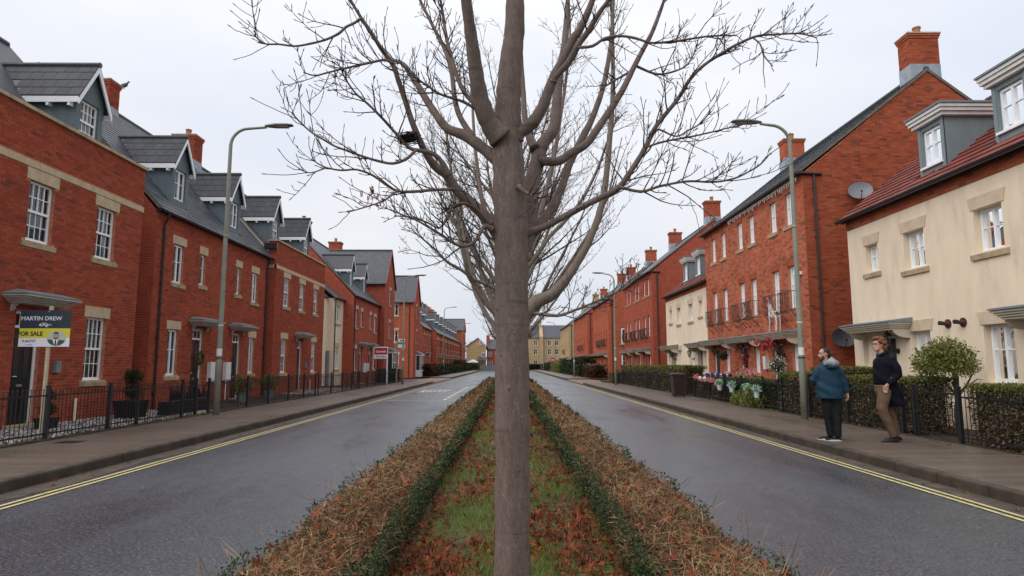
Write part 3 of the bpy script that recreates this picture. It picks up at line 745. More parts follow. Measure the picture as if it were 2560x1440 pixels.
def dormer_gable(house, side, Xf, yc, zb, ze, za, wid, xr_fn, winz, style='sash', near=False, far=False):
    """gabled dormer: front face at Xf, eaves ze, apex za; runs back to the main roof plane xr_fn(z)"""
    fr = front(Xf, side); y0, y1 = yc - wid / 2, yc + wid / 2; back = xr_fn(za) - side * .05; backe = xr_fn(ze)
    ww = .72; op = (yc - ww / 2, yc + ww / 2, winz[0], winz[1])
    mb = MB()
    for a, b, c, d in sub_cells(y0, y1, zb, ze, [op]): mb.quad(fr.p(a, c), fr.p(b, c), fr.p(b, d), fr.p(a, d))
    mb.quad(fr.p(y0, ze), fr.p(y1, ze), fr.p(yc, za - .06))
    for a, b, c, d in [op]:
        r = .10
        mb.quad(fr.p(a, c), fr.p(a, d), fr.p(a, d, -r), fr.p(a, c, -r)); mb.quad(fr.p(b, c), fr.p(b, c, -r), fr.p(b, d, -r), fr.p(b, d)); mb.quad(fr.p(a, d), fr.p(b, d), fr.p(b, d, -r), fr.p(a, d, -r))
    for y in (y0, y1): mb.quad((Xf, y, zb), (backe, y, zb), (backe, y, ze), (Xf, y, ze))
    dm = mb.build('dormer', 'dorm', house)
    # slopes
    ov = .16; hs = math.hypot(wid / 2, za - ze); sd = (za - ze) / (wid / 2); yo0, yo1 = y0 - .14, y1 + .14; zo = ze - .14 * sd
    p = MB(); xf = Xf + side * ov
    for yo in (yo0, yo1):
        p.hexa([(xf, yo, zo), (xf, yc, za), (back, yc, za), (back, yo, zo), (xf, yo, zo + .06), (xf, yc, za + .06), (back, yc, za + .06), (back, yo, zo + .06)])
    rf = p.build('dormer_roof', 'slate_a' if not far else 'ridge', dm)
    p = MB(); p.tube([(xf + side * .02, yc, za + .055), (back, yc, za + .055)], .075, 8); p.build('ridge_tile', 'ridge', rf)
    # bargeboards, side fascias, rafter feet
    p = MB()
    for yo in (yo0, yo1):
        s = 1 if yo > yc else -1
        a = [(yo, zo - .16), (yc, za - .16), (yc, za + .03), (yo, zo + .03)]
        x0, x1 = xf - side * .035, xf + side * .004
        p.hexa([(x0, *q) for q in a] + [(x1, *q) for q in a])
    for yo, s in ((yo0, -1), (yo1, 1)):
        a, b = sorted((yo + s * .004, yo - s * .03)); x0, x1 = sorted((xf - side * .03, xr_fn(zo) + side * .02)); p.box(x0, x1, a, b, zo - .12, zo + .035)
    p.build('bargeboard', 'white', dm)
    if not far:
        p = MB()
        for yo, s in ((yo0, -1), (yo1, 1)):
            for k in range(2):
                x = Xf - side * (.12 + .55 * k); a, b = sorted((yo - s * .14, yo - s * .005)); p.box(x - .035, x + .035, a, b, zo - .20, zo - .09)
        p.build('rafter_foot', 'white', dm)
    if near:   # slates of the dormer roof, piece by piece
        global SLATE_ME
        ln = math.hypot(wid / 2 + .14, za - zo); nrow = 4; g = ln / nrow; ang = math.atan2(za - zo, wid / 2 + .14); L = abs(back - xf)
        w = .33
        if SLATE_ME is None: SLATE_ME = {}
        for yo, s in ((yo0, 1), (yo1, -1)):
            for r in range(nrow):
                x = 0 - (w / 2 if r % 2 else 0)
                while x < L - .02:
                    a, b = max(0, x + .004), min(L, x + w - .004); x += w
                    if b - a < .04: continue
                    key = (round(b - a, 3), round(g, 3))
                    if key not in SLATE_ME:
                        m2 = MB(); hw = (b - a) / 2
                        m2.hexa([(-hw, 0, 0), (hw, 0, 0), (hw, g + .03, -.008), (-hw, g + .03, -.008), (-hw, 0, .014), (hw, 0, .014), (hw, g + .03, .004), (-hw, g + .03, .004)]); SLATE_ME[key] = m2.mesh('slate', 'slate_o')
                    cxx = xf - side * (a + b) / 2; sy = yo + s * math.cos(ang) * r * g; sz = zo + .062 + math.sin(ang) * r * g
                    if side * (cxx - xr_fn(sz + .1)) < 0: continue
                    rot = Matrix.Rotation(s * ang, 3, 'X') if s > 0 else Matrix.Rotation(math.pi, 3, 'Z') @ Matrix.Rotation(ang, 3, 'X')
                    link('slate', SLATE_ME[key], rf, (cxx, sy, sz), rot.to_euler())
    window(dm if False else house, fr, *op, style, .07, None, False, split=near, dress='net', far=far)
    return dm
def dormer_flat(house, side, Xf, yc, zb, zt, wid, xr_fn, winz, far=False, clad='dorm_r'):
    fr = front(Xf, side); y0, y1 = yc - wid / 2, yc + wid / 2; backt = xr_fn(zt) - side * .1
    ww = .66; op = (yc - ww / 2, yc + ww / 2, winz[0], winz[1]); mb = MB()
    for a, b, c, d in sub_cells(y0, y1, zb, zt, [op]): mb.quad(fr.p(a, c), fr.p(b, c), fr.p(b, d), fr.p(a, d))
    a, b, c, d = op; r = .1
    mb.quad(fr.p(a, c), fr.p(a, d), fr.p(a, d, -r), fr.p(a, c, -r)); mb.quad(fr.p(b, c), fr.p(b, c, -r), fr.p(b, d, -r), fr.p(b, d)); mb.quad(fr.p(a, d), fr.p(b, d), fr.p(b, d, -r), fr.p(a, d, -r)); mb.quad(fr.p(a, c), fr.p(a, c, -r), fr.p(b, c, -r), fr.p(b, c))
    for y in (y0, y1): mb.quad((Xf, y, zb), (backt, y, zb), (backt, y, zt), (Xf, y, zt))
    for y in (y0, y1 - .10): mb.fbox(fr, y, y + .10, zb, zt, -.02, .018)
    dm = mb.build('dormer', clad, house)
    p = MB()
    for k, g in enumerate((.10, .15, .18)):
        p.box(*sorted((Xf + side * g, backt)), y0 - g, y1 + g, zt + k * .085 + .002, zt + (k + 1) * .085 - .006)
    p.build('dormer_cornice', 'white_old', dm)
    p = MB(); g = .21; x0, x1 = sorted((Xf + side * g, backt - side * .2))
    p.box(x0, x1, y0 - g, y1 + g, zt + .255, zt + .30); p.box(x0 + .06, x1 - .06, y0 - g + .06, y1 + g - .06, zt + .30, zt + .33); p.build('dormer_roof', 'lead', dm)
    window(house, fr, *op, 'casement', .06, None, False, dress='net', far=far)
    p = MB(); p.fbox(fr, op[0] - .06, op[1] + .06, op[2] - .05, op[2], -.02, .06); p.build('dormer_sill', 'white', dm)
    return dm
def box_body(house, side, X, y0, y1, z0, z1, depth, mat, back=True):
    """the remaining plain walls of a house: rear and a dark interior"""
    xb = X - side * depth; mb = MB()
    mb.quad((xb, y0, z0), (xb, y1, z0), (xb, y1, z1), (xb, y0, z1)); mb.build('rear_wall', mat, house)
    mb = MB(); xi = X - side * .5
    mb.quad((xi, y0 + .02, z0), (xi, y1 - .02, z0), (xi, y1 - .02, z1 - .05), (xi, y0 + .02, z1 - .05)); mb.build('interior', 'room', house)
def endwall(house, side, X, Y, z0, ze, ridge_out, zr, mat, ops=(), facing=-1, inset=0.0):
    fr = Fr((0, Y, 0), (1, 0, 0), (0, facing, 0)); xb = X - side * ridge_out * 2; u0, u1 = sorted((X, xb))
    return fr, wall(house, fr, u0, u1, z0, ze, list(ops), mat, gable=(X - side * ridge_out, zr - .03), name='end_wall')

# ================================================================== left side of the street
RIDL = 4.4   # ridge sits this far behind the left fronts
def roof_x(side, xe, ze, sl): return lambda z: xe - side * (z - ze) / sl
def in_px(fr, u, z):
    p = fr.p(u, z); return p
def parapet_house(y0, label, near):
    """two storeys under a brick parapet with a stone band, two gabled dormers behind it"""
    y1 = y0 + 7.65; X = WLX; fr = front(X, 1)
    h = thing('brick_house', label, 'house', (X, (y0 + y1) / 2, .15), 'brick houses on the left with parapet and stone band')
    up = [(y0 + a, y0 + a + .78, 4.26, 5.62) for a in (1.12, 3.37, 5.69)]
    gr = [(y0 + a, y0 + a + .78, 1.14, 2.73) for a in (1.05, 5.61)]
    dr = (y0 + 3.32, y0 + 4.10, .26, 2.70)
    ops = up + gr + [dr]
    w = wall(h, fr, y0, y1, .1, 7.14, ops, 'mortar')
    extra = [(a - .115, b + .115, d, d + .275) for a, b, c, d in up + gr] + [(a - .125, b + .125, c - .15, c) for a, b, c, d in up + gr] + [(y0, y1, 5.895, 6.055)]
    bricks(w, fr, y0, y1, .1, 7.12, ops + extra, single=300 if near else 0, pick=(lambda u, z: (u if 12.9 < u < 17.9 and z > .6 else None)))
    mb = MB(); n = 17
    for k in range(n): mb.fbox(fr, y0 - .03 + (y1 - y0 + .06) * k / n, y0 - .03 + (y1 - y0 + .06) * (k + 1) / n - .008, 5.90, 6.05, -.05, .026)
    mb.build('stone_band', 'stone', h)
    mb = MB(); mb.fbox(fr, y0 - .05, y1 + .05, 7.14, 7.22, -.36, .075); mb.build('parapet_coping', 'stone_dk', h)
    mb = MB(); mb.fbox(fr, y0, y1, 6.3, 7.14, -.33, -.30); mb.build('parapet_back', 'brick_far', h)
    for i, o in enumerate(up): window(h, fr, *o, 'sash', split=near and i > 0, dress=('net', 'blind', 'curtain')[i])
    for i, o in enumerate(gr): window(h, fr, *o, 'sash', split=near and i == 1, dress='blind' if near else ('curtain', 'half')[i])
    door(h, fr, *dr)
    canopy_flat(h, fr, y0 + 3.72, 3.03)
    xe, ze, xr, zr = X - .34, 6.62, -15.0, 10.96; sl = (zr - ze) / (xe - xr)
    mb = MB(); xb = xr - (xe - xr)
    for xa in (xe, xb): mb.hexa([(xa, y0, ze), (xr, y0, zr), (xr, y1, zr), (xa, y1, ze), (xa, y0, ze + .07), (xr, y0, zr + .07), (xr, y1, zr + .07), (xa, y1, ze + .07)])
    rf = mb.build('roof', 'slate_far', h)
    p = MB(); p.tube([(xr, y0, zr + .05), (xr, y1, zr + .05)], .11, 8); p.build('ridge', 'ridge', rf)
    xf = roof_x(1, xe, ze, sl)
    for yy, s in ((y0, -1), (y1, 1)):
        p = MB(); a, b = sorted((yy + s * .003, yy + s * .05)); p.hexa([(xe, a, ze - .05), (xr, a, zr - .05), (xr, b, zr - .05), (xe, b, ze - .05), (xe, a, ze + .085), (xr, a, zr + .085), (xr, b, zr + .085), (xe, b, ze + .085)])
        p.build('verge', 'stone', rf)
    for yc in (y0 + 1.35, y0 + 5.98):
        dormer_gable(h, 1, -11.2, yc, 6.7, 8.60, 9.50, 1.06, xf, (7.36, 8.47), near=near or y0 > 20)
    for Y, f in ((y0, -1), (y1, 1)):
        e = Fr((0, Y, 0), (1, 0, 0), (0, f, 0)); mb = MB()
        mb.quad(e.p(xb, .1), e.p(X, .1), e.p(X, 7.14), e.p(X - .33, 7.14), e.p(X - .34, ze), e.p(xr, zr - .02), e.p(xb, ze)); wo_ = mb.build('end_wall', 'brick_far', h)
        if f == -1:
            p = MB(); p.fbox(e, X - .45, X + .026, 5.90, 6.05, .002, .03); p.build('band_return', 'stone', h)
    box_body(h, 1, X, y0, y1, .1, 6.6, -(xb - X), 'brick_far')
    mb = MB(); mb.box(X - .52, X + .06, y0 - .16, y0 - .02, 6.76, 7.02); mb.build('hopper_head', 'pipe', h)
    # grey meter and bulkhead lamp beside the door, pale flue pipe low on the wall
    mb = MB(); mb.fbox(fr, y0 + 4.55, y0 + 4.72, 1.35, 1.62, .0, .09); mb.build('wall_box', 'lead', h)
    mb = MB(); mb.tube([fr.p(y0 + 5.35, .15, .06), fr.p(y0 + 5.35, .72, .06)], .045, 8); mb.build('vent_pipe', 'cream', h)
    return h
parapet_house(10.30, 'red brick parapet house at the left edge, behind the navy and yellow sale board', True)
parapet_house(28.50, 'red brick parapet house with stone band, third brick house along from the left edge', False)

def eave_house(y0, y1, X, label, uppers, grounds, doors, canopies, dorms, zeave=6.28, brick=True, group=None, far=False, wallmat=None, ridge=(-15.0, 10.96), pipes=(), hz=None, dormfar=False, endmat=None):
    fr = front(X, 1); wm = wallmat or 'brick_far'
    h = thing('brick_house', label, 'house', (X, (y0 + y1) / 2, .15), group)
    ops = [o[:4] for o in uppers + grounds] + doors
    w = wall(h, fr, y0, y1, .1, zeave, ops, 'mortar' if brick else wm)
    if brick:
        ex = [(a - .115, b + .115, d, d + .275) for a, b, c, d in [o[:4] for o in uppers + grounds]] + [(a - .125, b + .125, c - .15, c) for a, b, c, d in [o[:4] for o in uppers + grounds]]
        bricks(w, fr, y0, y1, .1, zeave - .02, ops + ex)
        mb = MB()
        for k in range(3): mb.fbox(fr, y0, y1, zeave - .19 + k * .055, zeave - .14 + k * .055, 0, .012 + k * .018)
        mb.build('eaves_corbel', 'brick_far', h)
    for i, o in enumerate(uppers): window(h, fr, *o[:4], o[4], dress=('curtain', 'half', 'half', 'curtain')[i % 4], far=far)
    for i, o in enumerate(grounds): window(h, fr, *o[:4], o[4], dress=('half', 'curtain')[i % 2], far=far)
    for o in doors: door(h, fr, *o, far=far)
    for (u, z) in canopies: canopy_flat(h, fr, u, z, 1.62)
    ro = X - ridge[0]; r, xe, sl = roofslab(h, 1, X, y0, y1, zeave, ro, ridge[1], 'slate_far')
    xf = roof_x(1, xe, zeave, sl)
    if brick:
        slates(r, 1, xe, zeave, sl, y0 - .04, y1 + .04, ridge[1], holes=[(lambda cx, cy, cz, yc=yc: abs(cy - yc) < .52 and -11.2 > cx > xf(8.3) + .02) for yc in dorms])
    for yc in dorms: dormer_gable(h, 1, -11.2 + (X + 10.9 if X < -11 else 0), yc, zeave + .25, 8.36, 9.24, 1.05, xf, (7.05, 8.10), 'casement', near=brick, far=dormfar)
    for Y, f in ((y0, -1), (y1, 1)): endwall(h, 1, X, Y, .1, zeave, ro, ridge[1], endmat or ('brick_far' if wm != 'cream' else 'cream'), facing=f)
    gutter(h, 1, X, y0 - .08, y1 + .08, zeave + .03)
    for u in pipes: pipe(h, fr, u, .15, zeave, swan=.16)
    box_body(h, 1, X, y0, y1, .1, zeave, ro * 2, wm)
    return h
H2 = eave_house(19.24, 28.40, -10.9, 'red brick pair with slate roof and two dormers behind the left front lamp post',
    [(20.34, 21.00, 4.18, 5.46, 'casement'), (22.13, 22.53, 4.32, 5.42, 'single'), (25.12, 25.52, 4.32, 5.42, 'single'), (26.65, 27.29, 4.16, 5.42, 'casement')],
    [(20.29, 20.95, 1.18, 2.67, 'casement'), (26.63, 27.25, 1.16, 2.65, 'casement')], [(21.86, 22.68, .22, 2.76), (25.02, 25.84, .22, 2.76)],
    [(22.35, 3.06), (25.45, 3.06)], [21.03, 25.33], pipes=(19.62, 28.18))
fr = front(-10.9, 1)
for u in (23.05, 24.32):
    mb = MB(); mb.fbox(fr, u, u + .42, .92, 1.62, .0, .14); mb.fbox(fr, u + .03, u + .39, .95, 1.59, .14, .15); mb.build('meter_box', 'meter', H2)
mb = MB(); mb.tube([fr.p(23.26, .2, .06), fr.p(23.26, .92, .06)], .02, 6); mb.tube([fr.p(24.5, .2, .06), fr.p(24.5, .92, .06)], .02, 6); mb.build('meter_pipe', 'white', H2)
chimney(H2, -15.07, 22.6, 10.7, 11.95, .72, .62, 0, bricked=1); chimney(H2, -15.0, 28.6, 10.6, 12.05, 1.0, .75, 1, bricked=1)
# cream link house set back
fr = front(-11.7, 1)
HL4 = thing('cream_house', 'narrow cream rendered house set back between two red brick houses on the left', 'house', (-11.5, 39.5, .15))
wall(HL4, fr, 36.16, 40.8, .1, 5.75, [], 'cream')
frb = front(-11.3, 1); ops = [(41.45, 42.3, 4.2, 5.38), (41.4, 42.22, 1.22, 2.66)]
wall(HL4, frb, 40.8, 43.1, .1, 5.8, ops, 'cream')
for o in ops: window(HL4, frb, *o, 'casement', dress='half')
mb = MB(); mb.quad((-11.7, 40.8, .1), (-11.3, 40.8, .1), (-11.3, 40.8, 5.8), (-11.7, 40.8, 5.8)); mb.build('return_wall', 'cream', HL4)
r, xe, sl = roofslab(HL4, 1, -11.3, 40.6, 43.08, 5.8, 3.8, 9.0, 'slate_far'); gutter(HL4, 1, -11.3, 40.6, 43.05, 5.83)
roofslab(HL4, 1, -11.7, 36.2, 40.55, 5.75, 3.4, 8.9, 'slate_far', over=.1)
pipe(HL4, frb, 40.95, .15, 5.75); mb = MB(); mb.box(-11.66, -11.5, 40.6, 40.78, .1, 2.4); mb.build('side_gate', 'lead', HL4)
HL5 = eave_house(43.10, 51.55, -10.6, 'red brick pair of houses behind the red and white sale board, with two dormers',
    [(43.5, 44.3, 4.08, 5.33, 'casement'), (45.3, 45.85, 4.25, 5.3, 'single'), (48.2, 48.75, 4.25, 5.28, 'single'), (49.75, 50.55, 4.03, 5.25, 'casement')],
    [(43.4, 44.2, 1.18, 2.6, 'casement'), (49.6, 50.4, 1.15, 2.58, 'casement')], [(44.9, 45.85, .2, 2.66), (48.05, 49.0, .2, 2.68)],
    [(45.6, 3.0), (48.5, 3.0)], [44.6, 48.7], zeave=6.2, brick=False, pipes=(43.3, 51.3))
fr = front(-10.6, 1)
for u in (46.3, 47.2):
    mb = MB(); mb.fbox(fr, u, u + .42, .92, 1.62, .0, .14); mb.build('meter_box', 'meter', HL5)
chimney(HL5, -15.0, 45.4, 10.6, 11.9, .9, .7, 1, flash=False)
# tall gable-fronted blocks either side of the side street
def gable_block(y0, y1, X, label, fwin, swin, ze=8.3, za=11.2, deep=9.0, bay=None, grp=None, mat='brick_far'):
    h = thing('brick_house', label, 'house', (X, (y0 + y1) / 2, .15), grp); fr = front(X, 1); yc = (y0 + y1) / 2
    wall(h, fr, y0, y1, .1, ze, fwin, mat, gable=(yc, za - .05))
    for o in fwin: window(h, fr, *o, 'casement', dress='half', far=y0 > 60)
    for Y, f in ((y0, -1), (y1, 1)):
        e = Fr((0, Y, 0), (1, 0, 0), (0, f, 0)); wall(h, e, X - deep, X, .1, ze, swin if f < 0 else [], 'brick2_far' if y0 > 60 else mat, name='side_wall')
        if f < 0:
            for o in swin: window(h, e, *o, 'casement', dress='half')
    mb = MB(); sd = (za - ze) / ((y1 - y0) / 2); ov = .18
    for yo in (y0 - ov, y1 + ov):
        zo = ze - ov * sd; mb.hexa([(X + .1, yo, zo), (X + .1, yc, za), (X - deep, yc, za), (X - deep, yo, zo), (X + .1, yo, zo + .08), (X + .1, yc, za + .08), (X - deep, yc, za + .08), (X - deep, yo, zo + .08)])
    rf = mb.build('roof', 'slate_farx', h)
    p = MB(); p.tube([(X + .1, yc, za + .06), (X - deep, yc, za + .06)], .1, 8); p.build('ridge', 'ridge', rf)
    for yo in (y0 - ov, y1 + ov):
        p = MB(); zo = ze - ov * sd; p.hexa([(X + .102, yo, zo - .1), (X + .102, yc, za - .1), (X + .14, yc, za - .1), (X + .14, yo, zo - .1), (X + .102, yo, zo + .09), (X + .102, yc, za + .09), (X + .14, yc, za + .09), (X + .14, yo, zo + .09)])
        p.build('verge', mat, rf)
    p = MB(); p.tube([(X + .05, y0 - ov - .05, ze - ov * sd), (X - deep, y0 - ov - .05, ze - ov * sd)], .06, 6); p.build('gutter', 'gutter', h)
    if bay:
        a, b = bay; p = MB(); t = .06; o = .5
        for (u0, u1, z0, z1, o0, o1) in ((a, b, .15, .8, 0, o), (a, b, 2.45, 2.6, 0, o + .12), (a, b, .8, .9, 0, o + .06)): p.fbox(fr, u0, u1, z0, z1, o0, o1)
        for u in (a, (a + b) / 2 - t / 2, b - t): p.fbox(fr, u, u + t, .9, 2.45, o - t, o)
        p.fbox(fr, a, a + .05, .9, 2.45, 0, .06); p.fbox(fr, a, b, 1.65, 1.70, o - t, o - .01)
        bw = p.build('bay_window', 'white', h)
        p = MB(); p.quad(fr.p(a, .9, o - .03), fr.p(b, .9, o - .03), fr.p(b, 2.45, o - .03), fr.p(a, 2.45, o - .03)); p.quad(fr.p(a + .01, .9, 0), fr.p(a + .01, .9, o - .03), fr.p(a + .01, 2.45, o - .03), fr.p(a + .01, 2.45, 0)); p.build('pane', 'glassfar', bw)
        p = MB(); p.hexa([fr.p(a - .1, 2.6, 0), fr.p(b + .1, 2.6, 0), fr.p(b + .1, 2.95, 0), fr.p(a - .1, 2.95, 0), fr.p(a - .1, 2.6, o + .15), fr.p(b + .1, 2.6, o + .15), fr.p(b + .1, 2.66, o + .15), fr.p(a - .1, 2.66, o + .15)]); p.build('bay_roof', 'lead', bw)
    box_body(h, 1, X, y0, y1, .1, ze, deep, mat)
    return h
gb = gable_block(51.6, 56.0, -10.15, 'tall red brick gable-fronted house before the side street on the left', [(53.55, 54.25, 6.55, 7.8), (53.5, 54.2, 3.8, 5.05)], [], bay=(53.0, 55.0))
hb = gable_block(67.4, 72.2, -10.15, 'tall red brick gabled house beyond the side street, windows in its near side wall', [(69.2, 69.9, 6.65, 7.85), (69.3, 70, 3.85, 5.1)], [(-12.55, -11.8, 6.65, 7.95), (-12.5, -11.78, 3.85, 5.1), (-12.5, -11.65, 1.05, 2.55)], bay=(69.4, 71.6))
pipe(hb, endw(67.4), -10.6, .15, 8.2)
chimney(gb, -15.2, 54.7, 10.4, 12.1, 1.0, .8, 1, flash=False)
# far terrace with its row of dormers, each house its own
yy = [(77.9, 87.1, 'first'), (93.0, 98.6, 'second'), (98.6, 104.2, 'third'), (104.2, 109.8, 'fourth'), (109.8, 115.4, 'fifth'), (115.4, 121.0, 'sixth'), (121.0, 126.8, 'seventh'), (126.8, 132.4, 'eighth'), (132.4, 137.8, 'last')]
for i, (a, b, nth) in enumerate(yy):
    wdt = b - a
    up = [(a + wdt * t, a + wdt * t + .7, 4.0, 5.2, 'casement') for t in (.14, .42, .76)]
    gd = [(a + wdt * t, a + wdt * t + .75, 1.15, 2.5, 'casement') for t in (.14, .76)]
    ds = [a + wdt * .3] + ([a + wdt * .75] if wdt > 8 else [])
    eave_house(a, b - .02, -10.6, 'red brick terraced house with dormer, %s of the far left terrace from its near end' % nth, up, gd, [(a + wdt * .46, a + wdt * .46 + .95, .2, 2.6)], [(a + wdt * .5, 2.95)], ds, zeave=6.05, brick=False, far=True, dormfar=True, pipes=(b - .15,), group='far terrace on the left', ridge=(-15.0, 10.6))
for y, hh in ((92.9, 0), (98.6, 0), (104.2, 0), (109.8, 0), (115.4, 0), (121.0, 0), (126.8, 0)):
    o = [x for x in COL.objects if x.name.startswith('brick_house') and x.get('group') == 'far terrace on the left' and abs(WL[x.name].y - y) < 6][0]
    chimney(o, -15.0, y, 10.3, 11.9, .9, .8, 1, flash=False)
hcl = thing('cream_house', 'sliver of a cream rendered house set back in the far terrace on the left', 'house', (-11.6, 90, .15))
wall(hcl, front(-11.6, 1), 87.1, 93.0, .1, 5.9, [], 'cream'); roofslab(hcl, 1, -11.6, 87.1, 93.0, 5.9, 3.4, 9.4, 'slate_far', verge=False)
gable_block(138.0, 145.5, -9.95, 'tall red brick block closing the far terrace on the left, slate roof side-on', [(140, 141, 6.8, 8.0), (142.6, 143.6, 6.8, 8.0), (140, 141, 4.0, 5.2), (142.6, 143.6, 4.0, 5.2)], [], ze=8.9, za=11.5, deep=11, bay=(141.5, 143.5))

# ================================================================== right side of the street
def cottage(y0, label, near):
    """cream rendered two-storey house, red tiled roof, two flat-topped dormers"""
    X = WRX; y1 = y0 + 8.25; fr = front(X, -1)
    h = thing('cream_house', label, 'house', (X, (y0 + y1) / 2, .15), 'cream rendered houses on the right')
    up = [(y0 + a, y0 + b, c, 4.80) for a, b, c in ((.80, 1.36, 4.02), (2.50, 3.28, 3.87), (4.91, 5.69, 3.87), (6.82, 7.38, 4.04))]
    gr = [(y0 + 2.48, y0 + 3.27, 1.18, 2.36), (y0 + 4.95, y0 + 5.70, 1.18, 2.34)]
    sl_ = [(y0 + 7.53, y0 + 7.80, 1.50, 2.28), (y0 + .40, y0 + .66, 1.50, 2.28)]
    drs = [(y0 + 6.30, y0 + 7.22, .2, 2.28), (y0 + .95, y0 + 1.85, .2, 2.28)]
    ops = up + gr + sl_ + drs
    wall(h, fr, y0, y1, .1, 5.40, ops, 'cream', rev=.2)
    w2 = wall(h, fr, y0, y1, 5.40, 5.66, [], 'mortar2', name='eaves_band')
    f2 = Fr((X - .02, 0, 0), (0, 1, 0), (-1, 0, 0)); m = MB(); m.quad(f2.p(y0, 5.40), f2.p(y1, 5.40), f2.p(y1, 5.66), f2.p(y0, 5.66)); m.quad(f2.p(y0, 5.40), f2.p(y1, 5.40), fr.p(y1, 5.40), fr.p(y0, 5.40)); m.build('band_back', 'mortar2', h)
    bricks(w2, f2, y0, y1, 5.40, 5.66, [], ('brick2_a', 'brick2_o'), single=120 if near else 0, pick=lambda u, z: (-u if u > 11 else None))
    for i, o in enumerate(up): window(h, fr, *o, 'casement', .15, 'splay', True, dress=('half', 'half', 'blind', 'blind')[i])
    for i, o in enumerate(gr): window(h, fr, *o, 'casement', .15, 'splay', True, dress=('half', 'half')[i])
    for o in sl_: window(h, fr, *o, 'single', .15, None, True, dress='net')
    for o in drs: door(h, fr, *o, mat='door_grn', fan=False, rec=.25)
    canopy_pitch(h, fr, y0 + 5.55, y0 + 7.85, 2.58); canopy_pitch(h, fr, y0 + .15, y0 + 2.3, 2.58)
    r, xe, sl = roofslab(h, -1, X, y0, y1, 5.66, 4.5, 9.35, 'tile_a', over=.16)
    xf = lambda z: xe + (z - 5.66) / sl
    dy = [y0 + 2.50, y0 + 4.95]
    slates(r, -1, xe, 5.66, sl, y0 - .04, y1 + .04, 9.35, holes=[(lambda cx, cy, cz, yc=yc: abs(cy - yc) < .46 and 10.3 < cx < xf(7.2)) for yc in dy], w=.33, gauge=.29, mat='tile_a', lift=.03, ragged=.002)
    for yc in dy:
        dormer_flat(h, -1, 10.3, yc, 6.0, 7.40, .92, xf, (6.36, 7.28))
        m = MB(); m.box(10.05, 10.32, yc - .6, yc + .6, 5.955, 6.02); m.build('dormer_flashing', 'lead', h)
    for Y, f in ((y0, -1), (y1, 1)): endwall(h, -1, X, Y, .1, 5.66, 4.5, 9.35, 'cream' if f < 0 else 'brick2_far', facing=f)
    gutter(h, -1, X, y0 - .1, y1 + .14, 5.70, r=.075, out=.22)
    box_body(h, -1, X, y0, y1, .1, 5.6, 9, 'cream')
    return h
C1 = cottage(9.87, 'cream rendered house with red tiled roof at the right edge, behind the walking men', True)
C3 = cottage(31.42, 'cream rendered house with two dormers between two tall red brick rows on the right', False)
fr = front(WRX, -1)
for u in (14.18, 13.70):      # terracotta flue terminals
    m = MB(); c = fr.p(u, 2.45, 0)
    m.tube([c, c + Vector((-.02, 0, 0))], .105, 14); m.tube([c, c + Vector((-.06, 0, -.005)), c + Vector((-.15, 0, .01))], [.06, .045, .04], 10)
    ft = m.build('flue_terminal', 'terr', C1); m = MB(); m.tube([c + Vector((-.13, 0, .01)), c + Vector((-.21, 0, .015))], [.05, .05], 10); m.build('flue_tip', 'iron', ft)

def lantern(house, fr, u, z):
    c = fr.p(u, z, .26); m = MB()
    m.tube([fr.p(u, z - .22, 0), fr.p(u, z - .22, .03)], .07, 10); m.tube([fr.p(u, z - .22, .02), fr.p(u, z - .26, .12), fr.p(u, z - .16, .24), fr.p(u, z - .10, .26)], .014, 6)
    m.lathe((c.x, c.y, c.z + .16), ((0, .115), (.03, .10), (.09, .03), (.13, .012)), 6); m.lathe((c.x, c.y, c.z - .13), ((0, .03), (.02, .065), (.03, .065)), 6)
    for k in range(6):
        a = math.pi * k / 3; m.tube([(c.x + .06 * math.cos(a), c.y + .06 * math.sin(a), c.z - .10), (c.x + .10 * math.cos(a), c.y + .10 * math.sin(a), c.z + .16)], .008, 4)
    l = m.build('wall_lantern', 'iron', house)
    m = MB(); m.lathe((c.x, c.y, c.z - .10), ((0, .055), (.26, .095)), 6); m.build('lantern_glass', 'glass', l)
lantern(C1, fr, 16.08, 2.10); lantern(C3, fr, 37.55, 2.05); lantern(C3, fr, 33.9, 2.05)

def balconette(house, fr, ua, ub, z):
    m = MB(); d = .34
    for zz in (z + .62, z - .04):
        m.tube([fr.p(ua, zz, 0), fr.p(ua, zz, d), fr.p(ub, zz, d), fr.p(ub, zz, 0)], .012, 4)
    n = int((ub - ua) / .085)
    for k in range(n + 1):
        u = ua + (ub - ua) * k / n; m.tube([fr.p(u, z + .62, d), fr.p(u, z + .30, d + .02), fr.p(u, z + .05, d - .02), fr.p(u, z - .12, d - .16)], .008, 4, cap=False)
    for u in (ua, ub):
        for k in (1, 2, 3): m.tube([fr.p(u, z + .62, d * k / 4), fr.p(u, z - .04, d * k / 4)], .008, 4, cap=False)
        m.tube([fr.p(u, z - .04, d), fr.p(u, z - .40, .01)], .012, 4)
    return m.build('balconette', 'bpipe', house)

